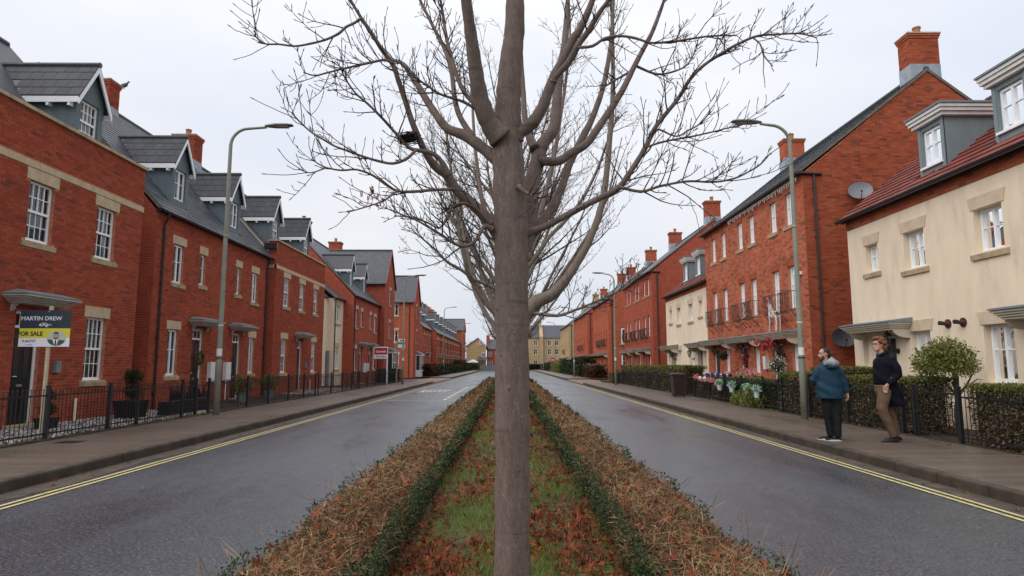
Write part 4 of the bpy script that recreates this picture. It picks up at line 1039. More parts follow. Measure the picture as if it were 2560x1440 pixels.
def townhouse(y0, label, near, far=False, y1=None, mat='brick2_far', balc=None, group='tall red brick rows on the right', X=WRX, stone=False, pots=True):
    """three storeys, ranks of paired casements, slate roof, gabled end towards the camera"""
    y1 = y1 or y0 + 10.75; k = (y1 - y0) / 10.75; fr = front(X, -1); zev = 7.95; zr = 11.6; ro = 4.5
    h = thing('brick_house' if not stone else 'stone_house', label, 'house', (X, (y0 + y1) / 2, .15), group)
    cs = [.86, 2.20, 4.33, 5.63, 7.72, 9.14]
    if far: cs = [c * k for c in cs]
    top = [(y0 + c, y0 + c + .62, 6.42, 7.58) for c in cs]; mid = [(y0 + c, y0 + c + .62, 3.48, 4.97) for c in cs]
    grd = [(y0 + c * (k if far else 1), y0 + c * (k if far else 1) + .60, 1.22, 2.30) for c in (.86, 4.33, 7.76)]
    drs = [(y0 + c * (k if far else 1), y0 + c * (k if far else 1) + .86, .2, 2.28) for c in (2.22, 5.58, 9.10)]
    ops = top + mid + grd + drs
    w = wall(h, fr, y0, y1, .1, zev, ops, 'mortar2' if near else mat)
    if near:
        ex = [(a - .1, b + .1, d, d + .228) for a, b, c, d in mid] + [(a - .125, b + .125, c - .15, c) for a, b, c, d in top + mid + grd]
        bricks(w, fr, y0, y1, .1, zev - .2, ops + ex, ('brick3_a', 'brick2_o'))  # front laid in the brighter brick, its light put into the colour
    m = MB()
    for j in range(3): m.fbox(fr, y0, y1, zev - .21 + j * .07, zev - .15 + j * .07, 0, .015 + j * .02)
    m.build('eaves_corbel', mat, h)
    for i, o in enumerate(top): window(h, fr, *o, 'casement', .10, None, not far, dress=('half', 'none', 'curtain')[i % 3], far=far)
    for i, o in enumerate(mid): window(h, fr, *o, 'casement', .10, 'soldier' if near else None, False, dress=('none', 'half')[i % 2], far=far)
    for i, o in enumerate(grd): window(h, fr, *o, 'casement', .10, None, not far, dress='half', far=far)
    for o in drs: door(h, fr, *o, mat='door_blk', fan=False, far=far)
    for a, b in ([(y0 + .75, y0 + 3.45), (y0 + 4.15, y0 + 7.05), (y0 + 7.4, y0 + 10.4)] if not far else [(y0 + .6 * k, y0 + 10.2 * k)]): canopy_pitch(h, fr, a, b, 2.62)
    bl = range(6) if balc is None else balc
    for i in bl: balconette(h, fr, mid[i][0] - .15, mid[i][1] + .15, 3.42)
    r, xe, sl = roofslab(h, -1, X, y0, y1, zev, ro, zr, 'slate_far', over=.16)
    if near: slates(r, -1, xe, zev, sl, y0 - .05, y1 + .05, zr, w=.30, gauge=.22)
    op = []
    e = endw(y0); xb = X + 2 * ro
    we = wall(h, e, X, xb, .1, zev, op, 'mortar2' if near else mat, gable=(X + ro, zr - .03), name='end_wall')
    if near:
        def clip(z):
            if z < zev: return (X, xb)
            t = (z - zev) / (zr - zev) * ro; return (X + t + .04, xb - t - .04)
        bricks(we, e, X, xb, .1, zr - .1, op, ('brick2_a', 'brick2_o'), single=300, pick=lambda u, z: (abs(z - 6.2) + abs(u - 11.0) * .5 if z > 1 else None), clip=clip)
    endwall(h, -1, X, y1, .1, zev, ro, zr, mat, facing=1)
    gutter(h, -1, X, y0 - .1, y1 + .1, zev + .02, r=.07, out=.2)
    m = MB(); m.tube([(X - .2, y0 - .06, zev - .01), (X + .62, y0 - .06, zev - .05)], .055, 8); m.build('gutter_return', 'gutter', h)
    pipe(h, e, X + .36, .15, zev - .03, 'bpipe', .042)
    box_body(h, -1, X, y0, y1, .1, zev, 2 * ro, mat)
    if pots:
        chimney(h, X + ro, y0 + .34, zr - .05, zr + 1.35, 1.02, .62, 1, mat, bricked=2 if near else None); chimney(h, X + ro, y1 - .4, zr - .05, zr + 1.2, 1.0, .62, 1, mat)
    return h
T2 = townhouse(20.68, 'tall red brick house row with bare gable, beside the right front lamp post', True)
T4 = townhouse(43.45, 'second tall red brick row on the right, beyond the cream house', False, mat='brick_far')
T5 = townhouse(62.8, 'tall bright red brick row on the right just past the side street', False, True, 74.0, balc=(0, 1, 2, 3))
T6 = townhouse(79.6, 'third distant red brick row on the right, next to the yellow brick one', False, True, 95.5, balc=(1, 2, 3))
T7 = townhouse(103.7, 'yellow brick three-storey row at the far right of the street', False, True, 121.0, mat='brick_yel', balc=(2, 3), stone=True, group=None)
# white windows in the near end of the row past the side street
e = endw(62.8)
for o in ((11.15, 12.35, 3.55, 5.05), (11.15, 12.35, .9, 2.6)):
    m = MB(); m.fbox(e, *o, -.02, .004); 
    window(T5, Fr((0, 62.7, 0), (1, 0, 0), (0, -1, 0)), *o, 'casement', -.01, None, True, far=True)
# satellite dishes on the bare gable
def dish(house, c, r, mat, tilt, arm):
    m = MB(); n = 20; rs = []
    fwd = Vector(arm).normalized(); up = Vector((0, 0, 1)); rt = fwd.cross(up).normalized(); up2 = rt.cross(fwd)
    for k in range(0, 6):
        t = k / 5; rs.append([Vector(c) + (rt * math.cos(2 * math.pi * j / n) * 1.12 + up2 * math.sin(2 * math.pi * j / n)) * r * max(t, .02) + fwd * (.22 * r * t * t) for j in range(n)])
    m.rings(rs, cap=False); d = m.build('satellite_dish', mat, house, smooth=True)
    m = MB(); tip = Vector(c) + fwd * r * 1.05 - up2 * r * .55
    m.tube([Vector(c) - up2 * r, tip], .012, 6); m.tube([tip - fwd * .05, tip + up2 * .04 - fwd * .12], .03, 8); m.tube([Vector(c), Vector(c) - fwd * .08, Vector((c[0], house.location.y * 0 + 20.67, c[2] - .12))], .02, 6); m.build('dish_arm', 'iron', d)
M['dishgrey'] = plain('dish_grey', (.16, .17, .19), .45, .4, .1, 6); M['dishblk'] = plain('dish_black', (.03, .032, .036), .45, .4, .1, 6)
dish(T2, (11.68, 20.42, 7.25), .33, 'dishgrey', 0, (-.35, -.9, .35)); dish(T2, (10.82, 20.42, 2.38), .33, 'dishblk', 0, (-.2, -.92, .35))
fr = front(WRX, -1)
for u in (22.75, 26.15, 29.7): lantern(T2, fr, u, 2.10)
m = MB(); m.fbox(fr, 21.05, 21.2, 4.55, 4.66, .0, .12); m.tube([fr.p(21.12, 4.6, .08), fr.p(21.22, 4.57, .22)], .045, 8); m.build('security_camera', 'white', T2)
m = MB(); m.fbox(fr, 24.15, 24.4, 1.35, 1.85, .0, .14); m.build('meter_box', 'meter', T2)
# string of unlit lights under the eaves
m = MB(); rr = random.Random(3)
for i in range(110):
    y = 20.8 + i * .062; L = .08 + .16 * rr.random()
    m.tube([(WRX - .16, y, 7.86), (WRX - .16 + rr.uniform(-.02, .02), y + rr.uniform(-.03, .03), 7.86 - L)], .006, 3, cap=False)
M['lightstr'] = plain('light_string', (.62, .60, .55), .5, .3, .1, 9)
m.build('eaves_light_string', 'lightstr', T2)

# houses closing the view
fy = thing('stone_house', 'yellow stone terrace facing down the street at the far right end', 'house', (11, 166, .15))
e = endw(165); ops = [(x, x + 1.05, z0, z1) for x in (-1.0, 3.2, 6.4, 10.0, 12.0, 15, 18) for z0, z1 in ((1.0, 2.4), (3.9, 5.4), (6.3, 7.6))]
wall(fy, e, -2, 22, .1, 8.3, ops, 'brick_yel')
for o in ops: window(fy, e, *o, 'casement', .1, None, True, far=True)
m = MB(); m.hexa([(-2.2, 164.8, 8.25), (22, 164.8, 8.25), (22, 170, 11.8), (-2.2, 170, 11.8), (-2.2, 164.8, 8.35), (22, 164.8, 8.35), (22, 170, 11.9), (-2.2, 170, 11.9)]); m.build('roof', 'slate_farx', fy)
m = MB(); m.box(8.0, 8.9, 164.2, 166, .1, 8.6); m.hexa([(8.0, 164.2, 8.6), (8.9, 164.2, 8.6), (8.9, 166, 8.6), (8.0, 166, 8.6), (8.0, 169, 12.0), (8.9, 169, 12.0), (8.9, 170, 12.0), (8.0, 170, 12.0)]); m.build('party_wall', 'brick_yel', fy)
chimney(fy, 8.3, 169.6, 11.6, 13.0, .9, .8, 1, 'brick_yel', flash=False)
fl = thing('brick_house', 'small yellow brick gabled house at the far left end of the street', 'house', (-7.5, 151, .15))
e = endw(150); ops = [(-6.9, -6.3, 6.0, 6.9), (-6.4, -5.5, 3.2, 4.2)]
wall(fl, e, -10.0, -5.4, .1, 5.7, [ops[1]], 'brick_yel', gable=(-7.3, 7.5))
for o in ops: window(fl, Fr((0, 149.9, 0), (1, 0, 0), (0, -1, 0)), *o, 'casement', -.02, None, True, far=True)
m = MB()
for xo in (-10.25, -5.1): m.hexa([(xo, 149.8, 5.5), (-7.3, 149.8, 7.6), (-7.3, 158, 7.6), (xo, 158, 5.5), (xo, 149.8, 5.65), (-7.3, 149.8, 7.75), (-7.3, 158, 7.75), (xo, 158, 5.65)])
m.build('roof', 'slate_far', fl)
m = MB(); m.hexa([(-7.2, 148.2, 2.3), (-5.2, 148.2, 2.3), (-5.2, 150, 3.1), (-7.2, 150, 3.1), (-7.2, 148.2, 2.4), (-5.2, 148.2, 2.4), (-5.2, 150, 3.2), (-7.2, 150, 3.2)]); m.box(-7.1, -7.0, 148.3, 148.4, .1, 2.3); m.box(-5.4, -5.3, 148.3, 148.4, .1, 2.3); m.build('porch', 'slate_farx', fl)
fr2 = thing('brick_house', 'small red brick house beside the trunk at the far left end of the street', 'house', (-3.5, 157, .15))
e = endw(156); ops = [(-5.0, -4.2, 3.4, 4.6), (-3.4, -2.6, 3.4, 4.6), (-4.9, -3.9, 1.0, 2.4), (-3.2, -2.4, .2, 2.4)]
wall(fr2, e, -5.4, 1.0, .1, 5.2, ops, 'brick_far')
for o in ops: window(fr2, e, *o, 'casement', .1, None, False, far=True)
m = MB(); m.hexa([(-5.6, 155.8, 5.1), (1, 155.8, 5.1), (1, 159.5, 7.6), (-5.6, 159.5, 7.6), (-5.6, 155.8, 5.2), (1, 155.8, 5.2), (1, 159.5, 7.7), (-5.6, 159.5, 7.7)]); m.build('roof', 'slate_farx', fr2)
chimney(fr2, -5.2, 158.5, 5, 8.6, .8, .8, 1, flash=False)

# ================================================================== railings, lamps, signs, hedges, garden things
M['lamp'] = plain('lamp_column', (.23, .24, .19), .5, .4, .10, 3, dirt=((.10, .11, .08), 6, .6, .5))
M['lamp_head'] = plain('lamp_head', (.13, .135, .12), .45, .4, .1, 5)
M['lens'] = plain('lamp_lens', (.30, .31, .31), .2, .5, .05, 5)
M['sticker'] = plain('white_sticker', (.72, .72, .70), .5, .4, .03, 8)
M['navy'] = plain('sign_navy', (.012, .022, .04), .4, .5, .05, 3); M['syel'] = plain('sign_yellow', (.62, .55, .035), .4, .5, .04, 3); M['swhite'] = plain('sign_white', (.72, .74, .78), .4, .5, .03, 3)
M['sred'] = plain('sign_red', (.40, .012, .018), .4, .5, .05, 3); M['sgreen'] = plain('sign_green', (.03, .27, .11), .4, .5, .05, 3); M['sblue'] = plain('sign_blue', (.02, .05, .20), .4, .5, .05, 3)
M['spink'] = plain('sign_pink', (.55, .03, .18), .4, .5, .05, 3); M['sink'] = plain('sign_ink', (.012, .014, .02), .5, .4, .05, 3); M['cyan'] = plain('sign_cyan', (.18, .42, .55), .4, .5, .04, 3)
M['suit'] = plain('print_suit', (.05, .085, .06), .5, .3, .05, 9); M['pskin'] = plain('print_skin', (.48, .27, .20), .5, .3, .06, 9); M['pgrey'] = plain('print_grey', (.42, .50, .48), .5, .3, .05, 9)
M['wood'] = plain('sign_post_wood', (.50, .42, .30), .8, .2, .15, 6, stretch=(8, 8, 1))
BAR = MB(); BAR.tube([(0, 0, 0), (0, 0, .86)], .0075, 5); BAR.tube([(0, 0, .86), (0, 0, .875), (0, 0, .89)], [.008, .014, .006], 5); BAR = BAR.mesh('bar', 'iron')
POST = MB(); POST.box(-.03, .03, -.03, .03, 0, .98); POST.box(-.036, .036, -.036, .036, .98, 1.0); POST = POST.mesh('post', 'iron')
def railing(X, y0, y1, posts, label, step=.105, z=.15, top=1.0, group='black garden railings'):
    f = thing('railing', label, 'railing', (X, (y0 + y1) / 2, z), group)
    for y in posts: link('post', POST, f, (X, y, z), (0, 0, 0), scale=(1, 1, top))
    for zz in (.80, .10):
        m = MB(); m.box(X - .006, X + .006, y0, y1, z + zz * top, z + zz * top + .03); m.build('rail', 'iron', f)
    y = y0 + step
    while y < y1:
        if min(abs(y - p) for p in posts) > .04: link('bar', BAR, f, (X + random.uniform(-.004, .004), y, z + .05), (random.uniform(-.01, .01), random.uniform(-.01, .01), 0), scale=(1, 1, top))
        y += step
    return f
railing(FL - .1, 6.0, 17.65, (6.3, 8.2, 10.1, 12.0, 13.85, 14.9, 16.9, 17.65), 'black railing in front of the left edge house, along the gravel bed')
railing(FL - .1, 18.4, 28.5, (18.4, 21.1, 22.95, 25.0, 26.9, 28.5), 'black railing just beyond the left front lamp post', .11)
railing(FL - .1, 28.9, 36.4, (28.9, 31.0, 33.1, 35.0, 36.4), 'black railing in front of the third brick house on the left', .12)
railing(FL - .1, 36.8, 51.2, (36.8, 39, 41.2, 43.4, 45.6, 48.2, 51.2), 'black railing furthest along the left pavement, by the bus stop', .14)
railing(FR_ + .05, 5.0, 11.35, (5.2, 7.2, 9.3, 11.35), 'black railing through the hedge at the right edge, near side of the gate')
railing(FR_ + .05, 12.6, 18.7, (12.6, 13.0, 15.1, 17.0, 18.7), 'black railing behind the two walking men')
railing(FR_ + .10, 19.0, 28.9, (19.0, 20.2, 22.1, 23.8, 25.6, 27.6, 28.9), 'black railing hung with flower buckets on the right', .11)
railing(FR_ + .12, 29.4, 47.6, (29.4, 31.9, 34.6, 37.2, 39.8, 42.4, 45, 47.6), 'black railing before the tall hedge beyond the brown bin', .14)
g = thing('garden_gate', 'black metal bar gate in the railing, before the small round tree', 'gate', (FR_ + .05, 11.95, .15))
for y in (11.42, 12.52):
    m = MB(); m.box(FR_ + .035, FR_ + .065, y - .015, y + .015, .2, 1.15); m.build('stile', 'iron', g)
for zz in (.25, 1.0):
    m = MB(); m.box(FR_ + .042, FR_ + .058, 11.42, 12.52, zz, zz + .03); m.build('rail', 'iron', g)
for k in range(1, 9): link('bar', BAR, g, (FR_ + .05, 11.42 + 1.1 * k / 9, .26))
m = MB(); m.box(FR_ - .02, FR_ + .09, 12.40, 12.50, .62, .66); m.build('latch', 'iron', g)

def lamp(x, y, tipx, ztip, label, marks=True):
    t = thing('street_lamp', label, 'street lamp', (x, y, .15), 'street lamps along both pavements'); s = 1 if tipx > x else -1
    m = MB(); zb = ztip - .62
    pts = [(x, y, .15), (x, y, 1.6), (x, y, 1.75), (x, y, 4.2), (x, y, zb)]; rad = [.085, .084, .072, .062, .05]
    for k in range(1, 8):
        a = math.pi / 2 * k / 7; pts.append((x + s * .50 * (1 - math.cos(a)), y, zb + .52 * math.sin(a))); rad.append(.046 - .001 * k)
    pts.append((tipx - s * .78, y, ztip - .06)); rad.append(.034)
    m.tube(pts, rad, 12); m.tube([(x, y, 5.15), (x, y, 5.22)], .062, 12); m.build('column', 'lamp', t, smooth=True)
    m = MB(); xs = [tipx - s * .82, tipx - s * .70, tipx - s * .50, tipx - s * .18, tipx - s * .02, tipx]
    hw = [.05, .085, .14, .135, .085, .03]; zt = [.0, .02, .035, .035, .025, .012]; zl = [-.035, -.05, -.055, -.03, -.012, 0]
    m.rings([[(a, y - w, ztip + lo * .3), (a, y - w * .7, ztip + hi), (a, y + w * .7, ztip + hi), (a, y + w, ztip + lo * .3), (a, y + w * .75, ztip + lo), (a, y - w * .75, ztip + lo)] for a, w, hi, lo in zip(xs, hw, zt, zl)])
    hd = m.build('lamp_head', 'lamp_head', t)
    m = MB(); a, b = sorted((tipx - s * .52, tipx - s * .14)); m.box(a, b, y - .09, y + .09, ztip - .06, ztip - .045); m.build('lens', 'lens', hd)
    if marks:
        m = MB(); m.tube([(x, y, 1.78), (x, y, 1.98)], .0735, 12, cap=False); m.build('number_sticker', 'sticker', t)
        m = MB(); m.tube([(x, y, 2.62), (x, y, 2.65)], .0715, 12, cap=False); m.build('sticker_band', 'sticker', t)
        m = MB(); m.tube([(x, y, 1.70), (x, y, 1.73)], .088, 12, cap=False); m.build('strap', 'iron', t)
    return t
lamp(-8.13, 17.88, -6.33, 8.50, 'tall grey-green street lamp nearest on the left pavement')
lamp(-7.5, 45.1, -5.92, 7.9, 'second street lamp on the left, beside the bus stop flag')
lamp(-8.5, 83.0, -6.8, 9.0, 'third street lamp along the left side, before the far terrace')
lamp(-8.9, 121.0, -7.2, 9.3, 'fourth and farthest clear street lamp on the left side')
lamp(7.62, 16.51, 6.05, 8.10, 'tall grey-green street lamp nearest on the right, beside the man in blue')
lamp(7.27, 43.3, 5.76, 7.82, 'second street lamp on the right, by the tall hedge')
lamp(7.23, 70.3, 5.76, 7.84, 'third street lamp on the right, next to the blue sale board')
lamp(8.0, 110.0, 6.5, 8.8, 'fourth street lamp on the right, near the pink round sign')

# --- sale boards and bus stop
def board(t, x0, x1, z0, z1, y, bands, th=.012):
    for (a, b, mt) in bands:
        m = MB(); m.box(x0, x1, y - th / 2, y + th / 2, z0 + (z1 - z0) * a, z0 + (z1 - z0) * b); m.build('board', mt, t)
U_, V_ = (1, 0, 0), (0, 0, 1)
s = thing('sale_board', 'navy, yellow and white estate agent board on a pale post at the left edge', 'sign', (-8.85, 12.2, .15))
m = MB(); m.box(-8.875, -8.825, 12.215, 12.265, .15, 2.66); m.build('post', 'wood', s)
board(s, -9.40, -8.43, 1.88, 2.58, 12.2, [(.50, 1, 'navy'), (.235, .50, 'syel'), (0, .235, 'swhite')])
yb = 12.192
textmesh('MARTIN DREW', .108, (-8.60, yb, 2.385), U_, V_, 1.06, 'swhite', parent=s, align='RIGHT', bold=.0012)
textmesh('eXp', .095, (-9.03, yb, 2.275), U_, V_, 1.15, 'swhite', parent=s, bold=.002); textmesh('UK', .04, (-8.84, yb, 2.285), U_, V_, 1.0, 'swhite', parent=s)
textmesh('FOR SALE', .112, (-8.945, yb, 2.09), U_, V_, 1.0, 'sink', parent=s, align='RIGHT', bold=.004)
textmesh('0 663757', .068, (-9.07, yb, 1.965), U_, V_, 1.0, 'sink', parent=s, align='RIGHT', bold=.001); textmesh('eu.com', .04, (-9.13, yb, 1.905), U_, V_, 1.0, 'sink', parent=s, align='RIGHT')
def disc(cx, cz, rx, rz, y, mat, name, par, n=24, a0=0, a1=2 * math.pi, zmax=None):
    m = MB(); m.quad(*[(cx + rx * math.cos(a0 + (a1 - a0) * k / n), y, (cz + rz * math.sin(a0 + (a1 - a0) * k / n))) for k in range(n)]); return m.build(name, mat, par)
cx, cz = -8.675, 2.035
disc(cx, cz, .185, .142, yb, 'pgrey', 'portrait_ground', s)
disc(cx, cz, .172, .134, yb - .002, 'suit', 'portrait_jacket', s, a0=math.pi * 1.04, a1=math.pi * 1.96)
m = MB(); m.quad((cx - .075, yb - .003, cz - .02), (cx + .045, yb - .003, cz - .02), (cx + .01, yb - .003, cz - .125), (cx - .03, yb - .003, cz - .125)); m.build('portrait_shirt', 'swhite', s)
m = MB(); m.quad((cx - .025, yb - .004, cz - .03), (cx + .0, yb - .004, cz - .03), (cx + .005, yb - .004, cz - .125), (cx - .025, yb - .004, cz - .125)); m.build('portrait_tie', 'sink', s)
disc(cx - .01, cz + .050, .058, .070, yb - .005, 'pskin', 'portrait_head', s); disc(cx - .01, cz + .085, .056, .040, yb - .006, 'sink', 'portrait_hair', s, a0=.15, a1=math.pi - .15); disc(cx - .01, cz + .012, .038, .026, yb - .006, 'sink', 'portrait_beard', s, a0=math.pi, a1=2 * math.pi)
for z in (2.555, 2.255):
    disc(-8.86, z, .010, .009, yb - .001, 'chrome', 'bolt', s, 10)
s = thing('sale_board', 'red and white estate agent board on a white post by the left railing', 'sign', (-8.7, 45.0, .15))
m = MB(); m.box(-8.64, -8.56, 45.02, 45.08, .15, 2.75); m.build('post', 'swhite', s)
board(s, -9.50, -8.60, 1.95, 2.72, 45.0, [(.34, .96, 'sred'), (0, .335, 'swhite')]); m = MB(); m.box(-9.53, -8.55, 45.008, 45.018, 1.92, 2.76); m.build('board_back', 'swhite', s)
textmesh('Connells', .20, (-9.05, 44.99, 2.36), U_, V_, 1.0, 'swhite', parent=s, align='CENTER', bold=.006); textmesh('FOR SALE', .17, (-9.05, 44.99, 2.02), U_, V_, .95, 'sblue', parent=s, align='CENTER', bold=.004)
s = thing('bus_stop', 'bus stop pole with a white and green flag on the left pavement', 'bus stop', (-8.05, 45.8, .15))
m = MB(); m.tube([(-8.05, 45.8, .15), (-8.05, 45.8, 3.4)], .045, 8); m.build('pole', 'lamp', s)
board(s, -7.99, -7.50, 2.72, 3.36, 45.8, [(.62, 1, 'swhite'), (.36, .62, 'sgreen'), (0, .36, 'swhite')])
m = MB(); m.box(-7.86, -7.56, 45.785, 45.792, 3.20, 3.26); m.build('flag_line', 'sink', s)
s = thing('sale_board', 'blue and pale blue sale board among the far right hedges', 'sign', (10.2, 95, .15))
m = MB(); m.box(10.15, 10.28, 95, 95.1, .15, 2.7); m.build('post', 'swhite', s); board(s, 9.69, 10.78, 1.95, 2.68, 94.98, [(.42, 1, 'sblue'), (0, .42, 'cyan')])
s = thing('sale_board', 'round pink estate agent sign on a post, far right', 'sign', (8.1, 118, .15))
m = MB(); m.tube([(8.12, 118, .15), (8.12, 118, 2.8)], .06, 6); m.build('post', 'lamp', s)
m = MB(); m.tube([(8.12, 117.9, 2.28), (8.12, 117.94, 2.28)], .46, 20); m.build('board', 'spink', s); m = MB(); m.box(7.86, 8.38, 117.87, 117.89, 2.2, 2.36); m.build('board_text_bar', 'swhite', s)
for x, y, h_ in ((6.9, 136, 3.0), (7.6, 140, 2.2)):
    tag((lambda mb: (mb.tube([(x, y, .1), (x, y, h_)], .06, 6), mb.tube([(x, y, h_ * .55), (x, y, h_ * .55 + .3)], .1, 6), mb.build('sign_post', 'lamp'))[2])(MB()), 'thin pale post, %s of two at the far right kerb' % ('taller' if h_ > 2.5 else 'shorter'), 'post')

# --- wheelie bin
def bin_():
    t = thing('wheelie_bin', 'dark brown wheelie bin on the right pavement', 'bin', (7.38, 27.9, .146)); x, y, z = 7.38, 27.9, .146
    m = MB(); m.rings([[(x - a, y - b, z + h_), (x + a, y - b, z + h_), (x + a, y + b, z + h_), (x - a, y + b, z + h_)] for a, b, h_ in ((.21, .22, .04), (.225, .235, .25), (.265, .30, .90), (.29, .32, .905), (.29, .32, .94))]); m.build('body', 'binbrown', t)
    m = MB(); m.rings([[(x - a, y - b, z + h_), (x + a, y - b, z + h_), (x + a, y + b, z + h_ + .01), (x - a, y + b, z + h_ + .01)] for a, b, h_ in ((.30, .33, .945), (.295, .325, .975), (.24, .27, 1.0))]); m.build('lid', 'binbrown', t)
    for s in (-1, 1):
        m = MB(); m.tube([(x + s * .20, y - .2, z + .095), (x + s * .25, y - .2, z + .095)], .10, 14); m.build('wheel', 'iron', t)
    for k in (-1, 1):
        m = MB(); m.hexa([(x + k * .09 - .012, y - .23, z + .2), (x + k * .09 + .012, y - .23, z + .2), (x + k * .09 + .012, y - .245, z + .2), (x + k * .09 - .012, y - .245, z + .2), (x + k * .09 - .012, y - .28, z + .85), (x + k * .09 + .012, y - .28, z + .85), (x + k * .09 + .012, y - .305, z + .85), (x + k * .09 - .012, y - .305, z + .85)]); m.build('rib', 'binbrown', t)
    m = MB(); m.tube([(x - .22, y + .33, z + .95), (x - .22, y + .39, z + .95), (x + .22, y + .39, z + .95), (x + .22, y + .33, z + .95)], .018, 6); m.build('handle', 'binbrown', t)
M['binbrown'] = plain('bin_brown', (.045, .022, .018), .45, .4, .12, 6)
bin_()

# --- hedges and shrubs
LG = lambda nm, stops, tr=.25, rough=.6: rampmat(nm, stops, 'attr', rough, .3, .15, 30, 0, tr)
M['leaf_top'] = LG('hedge_top_leaf', [(0, (.06, .075, .018)), (.4, (.14, .165, .035)), (.8, (.23, .25, .06)), (1, (.30, .28, .08))])
M['leaf_dark'] = LG('hedge_dark_leaf', [(0, (.012, .020, .008)), (.5, (.028, .042, .015)), (1, (.06, .075, .022))])
M['twig_br'] = LG('hedge_brown_twig', [(0, (.055, .034, .022)), (.45, (.13, .082, .05)), (.8, (.20, .13, .078)), (1, (.28, .20, .13))], 0)
M['leaf_red'] = LG('shrub_red_leaf', [(0, (.035, .012, .010)), (.5, (.085, .028, .018)), (1, (.07, .06, .02))])
M['leaf_shrub'] = LG('shrub_leaf', [(0, (.07, .085, .02)), (.4, (.18, .21, .045)), (.75, (.36, .37, .10)), (1, (.22, .14, .07))])
M['leaf_top_y'] = LG('yellow_shrub_leaf', [(0, (.05, .055, .012)), (.5, (.16, .14, .025)), (1, (.24, .19, .04))])
M['core'] = plain('hedge_core', (.035, .025, .017), .95, .05, .3, 6)
def hedge(x0, x1, y0, y1, z0, z1, label, top='leaf_top', side='twig_br', dens=1.0, leaf=.045, group=None, name='hedge', mixg=1.3, bulge=.05):
    t = thing(name, label, 'hedge', ((x0 + x1) / 2, (y0 + y1) / 2, z0), group)
    m = MB(); i = .10; m.box(x0 + i, x1 - i, y0 + i, y1 - i, z0, z1 - i * .9); m.build('core', 'core', t)
    Ly, Lx, Lz = y1 - y0, x1 - x0, z1 - z0
    def faces(n, which):
        if which == 'top':
            P = np.stack([RNG.uniform(x0, x1, n), RNG.uniform(y0, y1, n), np.full(n, z1)], 1)
            P[:, 2] += bulge * np.sin(P[:, 1] * 2.1) * .6 + bulge * np.sin(P[:, 1] * 5.3 + P[:, 0] * 4) * .4 - RNG.uniform(0, .12, n) * .8
            N = np.tile((0, 0, 1.0), (n, 1))
        else:
            k = RNG.random(n); P = np.empty((n, 3)); N = np.zeros((n, 3)); P[:, 2] = RNG.uniform(z0, z1, n)
            fr_ = Ly / (Ly + Lx); a = k < fr_ * .78; b = (k >= fr_ * .78) & (k < fr_); c = k >= fr_
            fx, bx = (x0, x1) if x0 > 0 else (x1, x0); s = -1 if x0 > 0 else 1
            P[:, 1] = RNG.uniform(y0, y1, n); P[a, 0] = fx; P[b, 0] = bx; P[c, 0] = RNG.uniform(x0, x1, c.sum()); P[c, 1] = y0
            N[a, 0] = s; N[b, 0] = -s; N[c, 1] = -1
            P += N * (bulge * np.sin(P[:, 1] * 3 + P[:, 2] * 4)[:, None] - RNG.uniform(0, .09, n)[:, None])
        return P, N
    for nm, which, mt, cnt, lf in (('foliage_top', 'top', top, int(dens * Ly * (Lx + .15) * 2600), leaf), ('foliage_side', 'side', side, int(dens * (Ly + Lx) * Lz * 1900), leaf * 1.15)):
        P, N = faces(max(cnt, 20), which); D = runit(len(P)) + N * .5; D /= np.linalg.norm(D, axis=1)[:, None]
        ln = RNG.uniform(.5, 1.3, len(P)) * lf * (1.0 if which == 'top' else 1.5); wd = ln * (RNG.uniform(.35, .6, len(P)) if which == 'top' else RNG.uniform(.12, .4, len(P)))
        V, F = shards(P, D, perp(D), ln, wd); addobj(nm, npmesh(nm, V, F, mt, RNG.random(len(P)) ** 1.0), t, 'stuff')
    if mixg:   # green sprays among the bare side twigs, thicker towards the top
        n = int(dens * mixg * (Ly + Lx) * Lz * 1500); P, N = faces(max(n, 10), 'side'); P[:, 2] = z1 - (z1 - z0) * RNG.random(len(P)) ** 3.2
        D = runit(len(P)) + N * .6; D /= np.linalg.norm(D, axis=1)[:, None]; ln = RNG.uniform(.5, 1.3, len(P)) * leaf
        V, F = shards(P, D, perp(D), ln, ln * .5); addobj('foliage_edge', npmesh('foliage_edge', V, F, top, RNG.random(len(P)) * .9), t, 'stuff')
    return t
hg = 'hedges along the right pavement'
hedge(8.06, 8.85, 5.5, 11.25, .16, 1.20, 'brown-sided clipped hedge with green top at the right edge, near side of the gate', group=hg)
hedge(8.06, 8.85, 12.7, 15.4, .16, 1.26, 'clipped hedge with bare brown side directly behind the tall man', group=hg)
hedge(8.10, 9.0, 15.3, 17.05, .16, 1.44, 'taller clipped hedge section behind the man in blue', group=hg)
hedge(8.06, 8.9, 17.2, 19.0, .16, 1.28, 'short clipped hedge just beyond the right front lamp post', group=hg)
hedge(8.12, 8.75, 19.4, 23.6, .16, 1.04, 'low green hedge under the hanging flower buckets', side='leaf_dark', dens=.9, leaf=.055, group=hg, mixg=.8)
hedge(8.12, 8.7, 23.8, 27.3, .16, .98, 'low hedge between the brown bin and the flower buckets', side='twig_br', dens=.8, leaf=.06, group=hg, mixg=.7)
hedge(8.2, 9.1, 29.6, 46.5, .16, 1.42, 'long tall clipped hedge with brown side beyond the brown bin', dens=.45, leaf=.08, group=hg)
hedge(7.6, 8.5, 46.8, 48.0, .16, .9, 'small brown clipped hedge at the corner before the right side street', dens=.6, leaf=.08, group=hg)
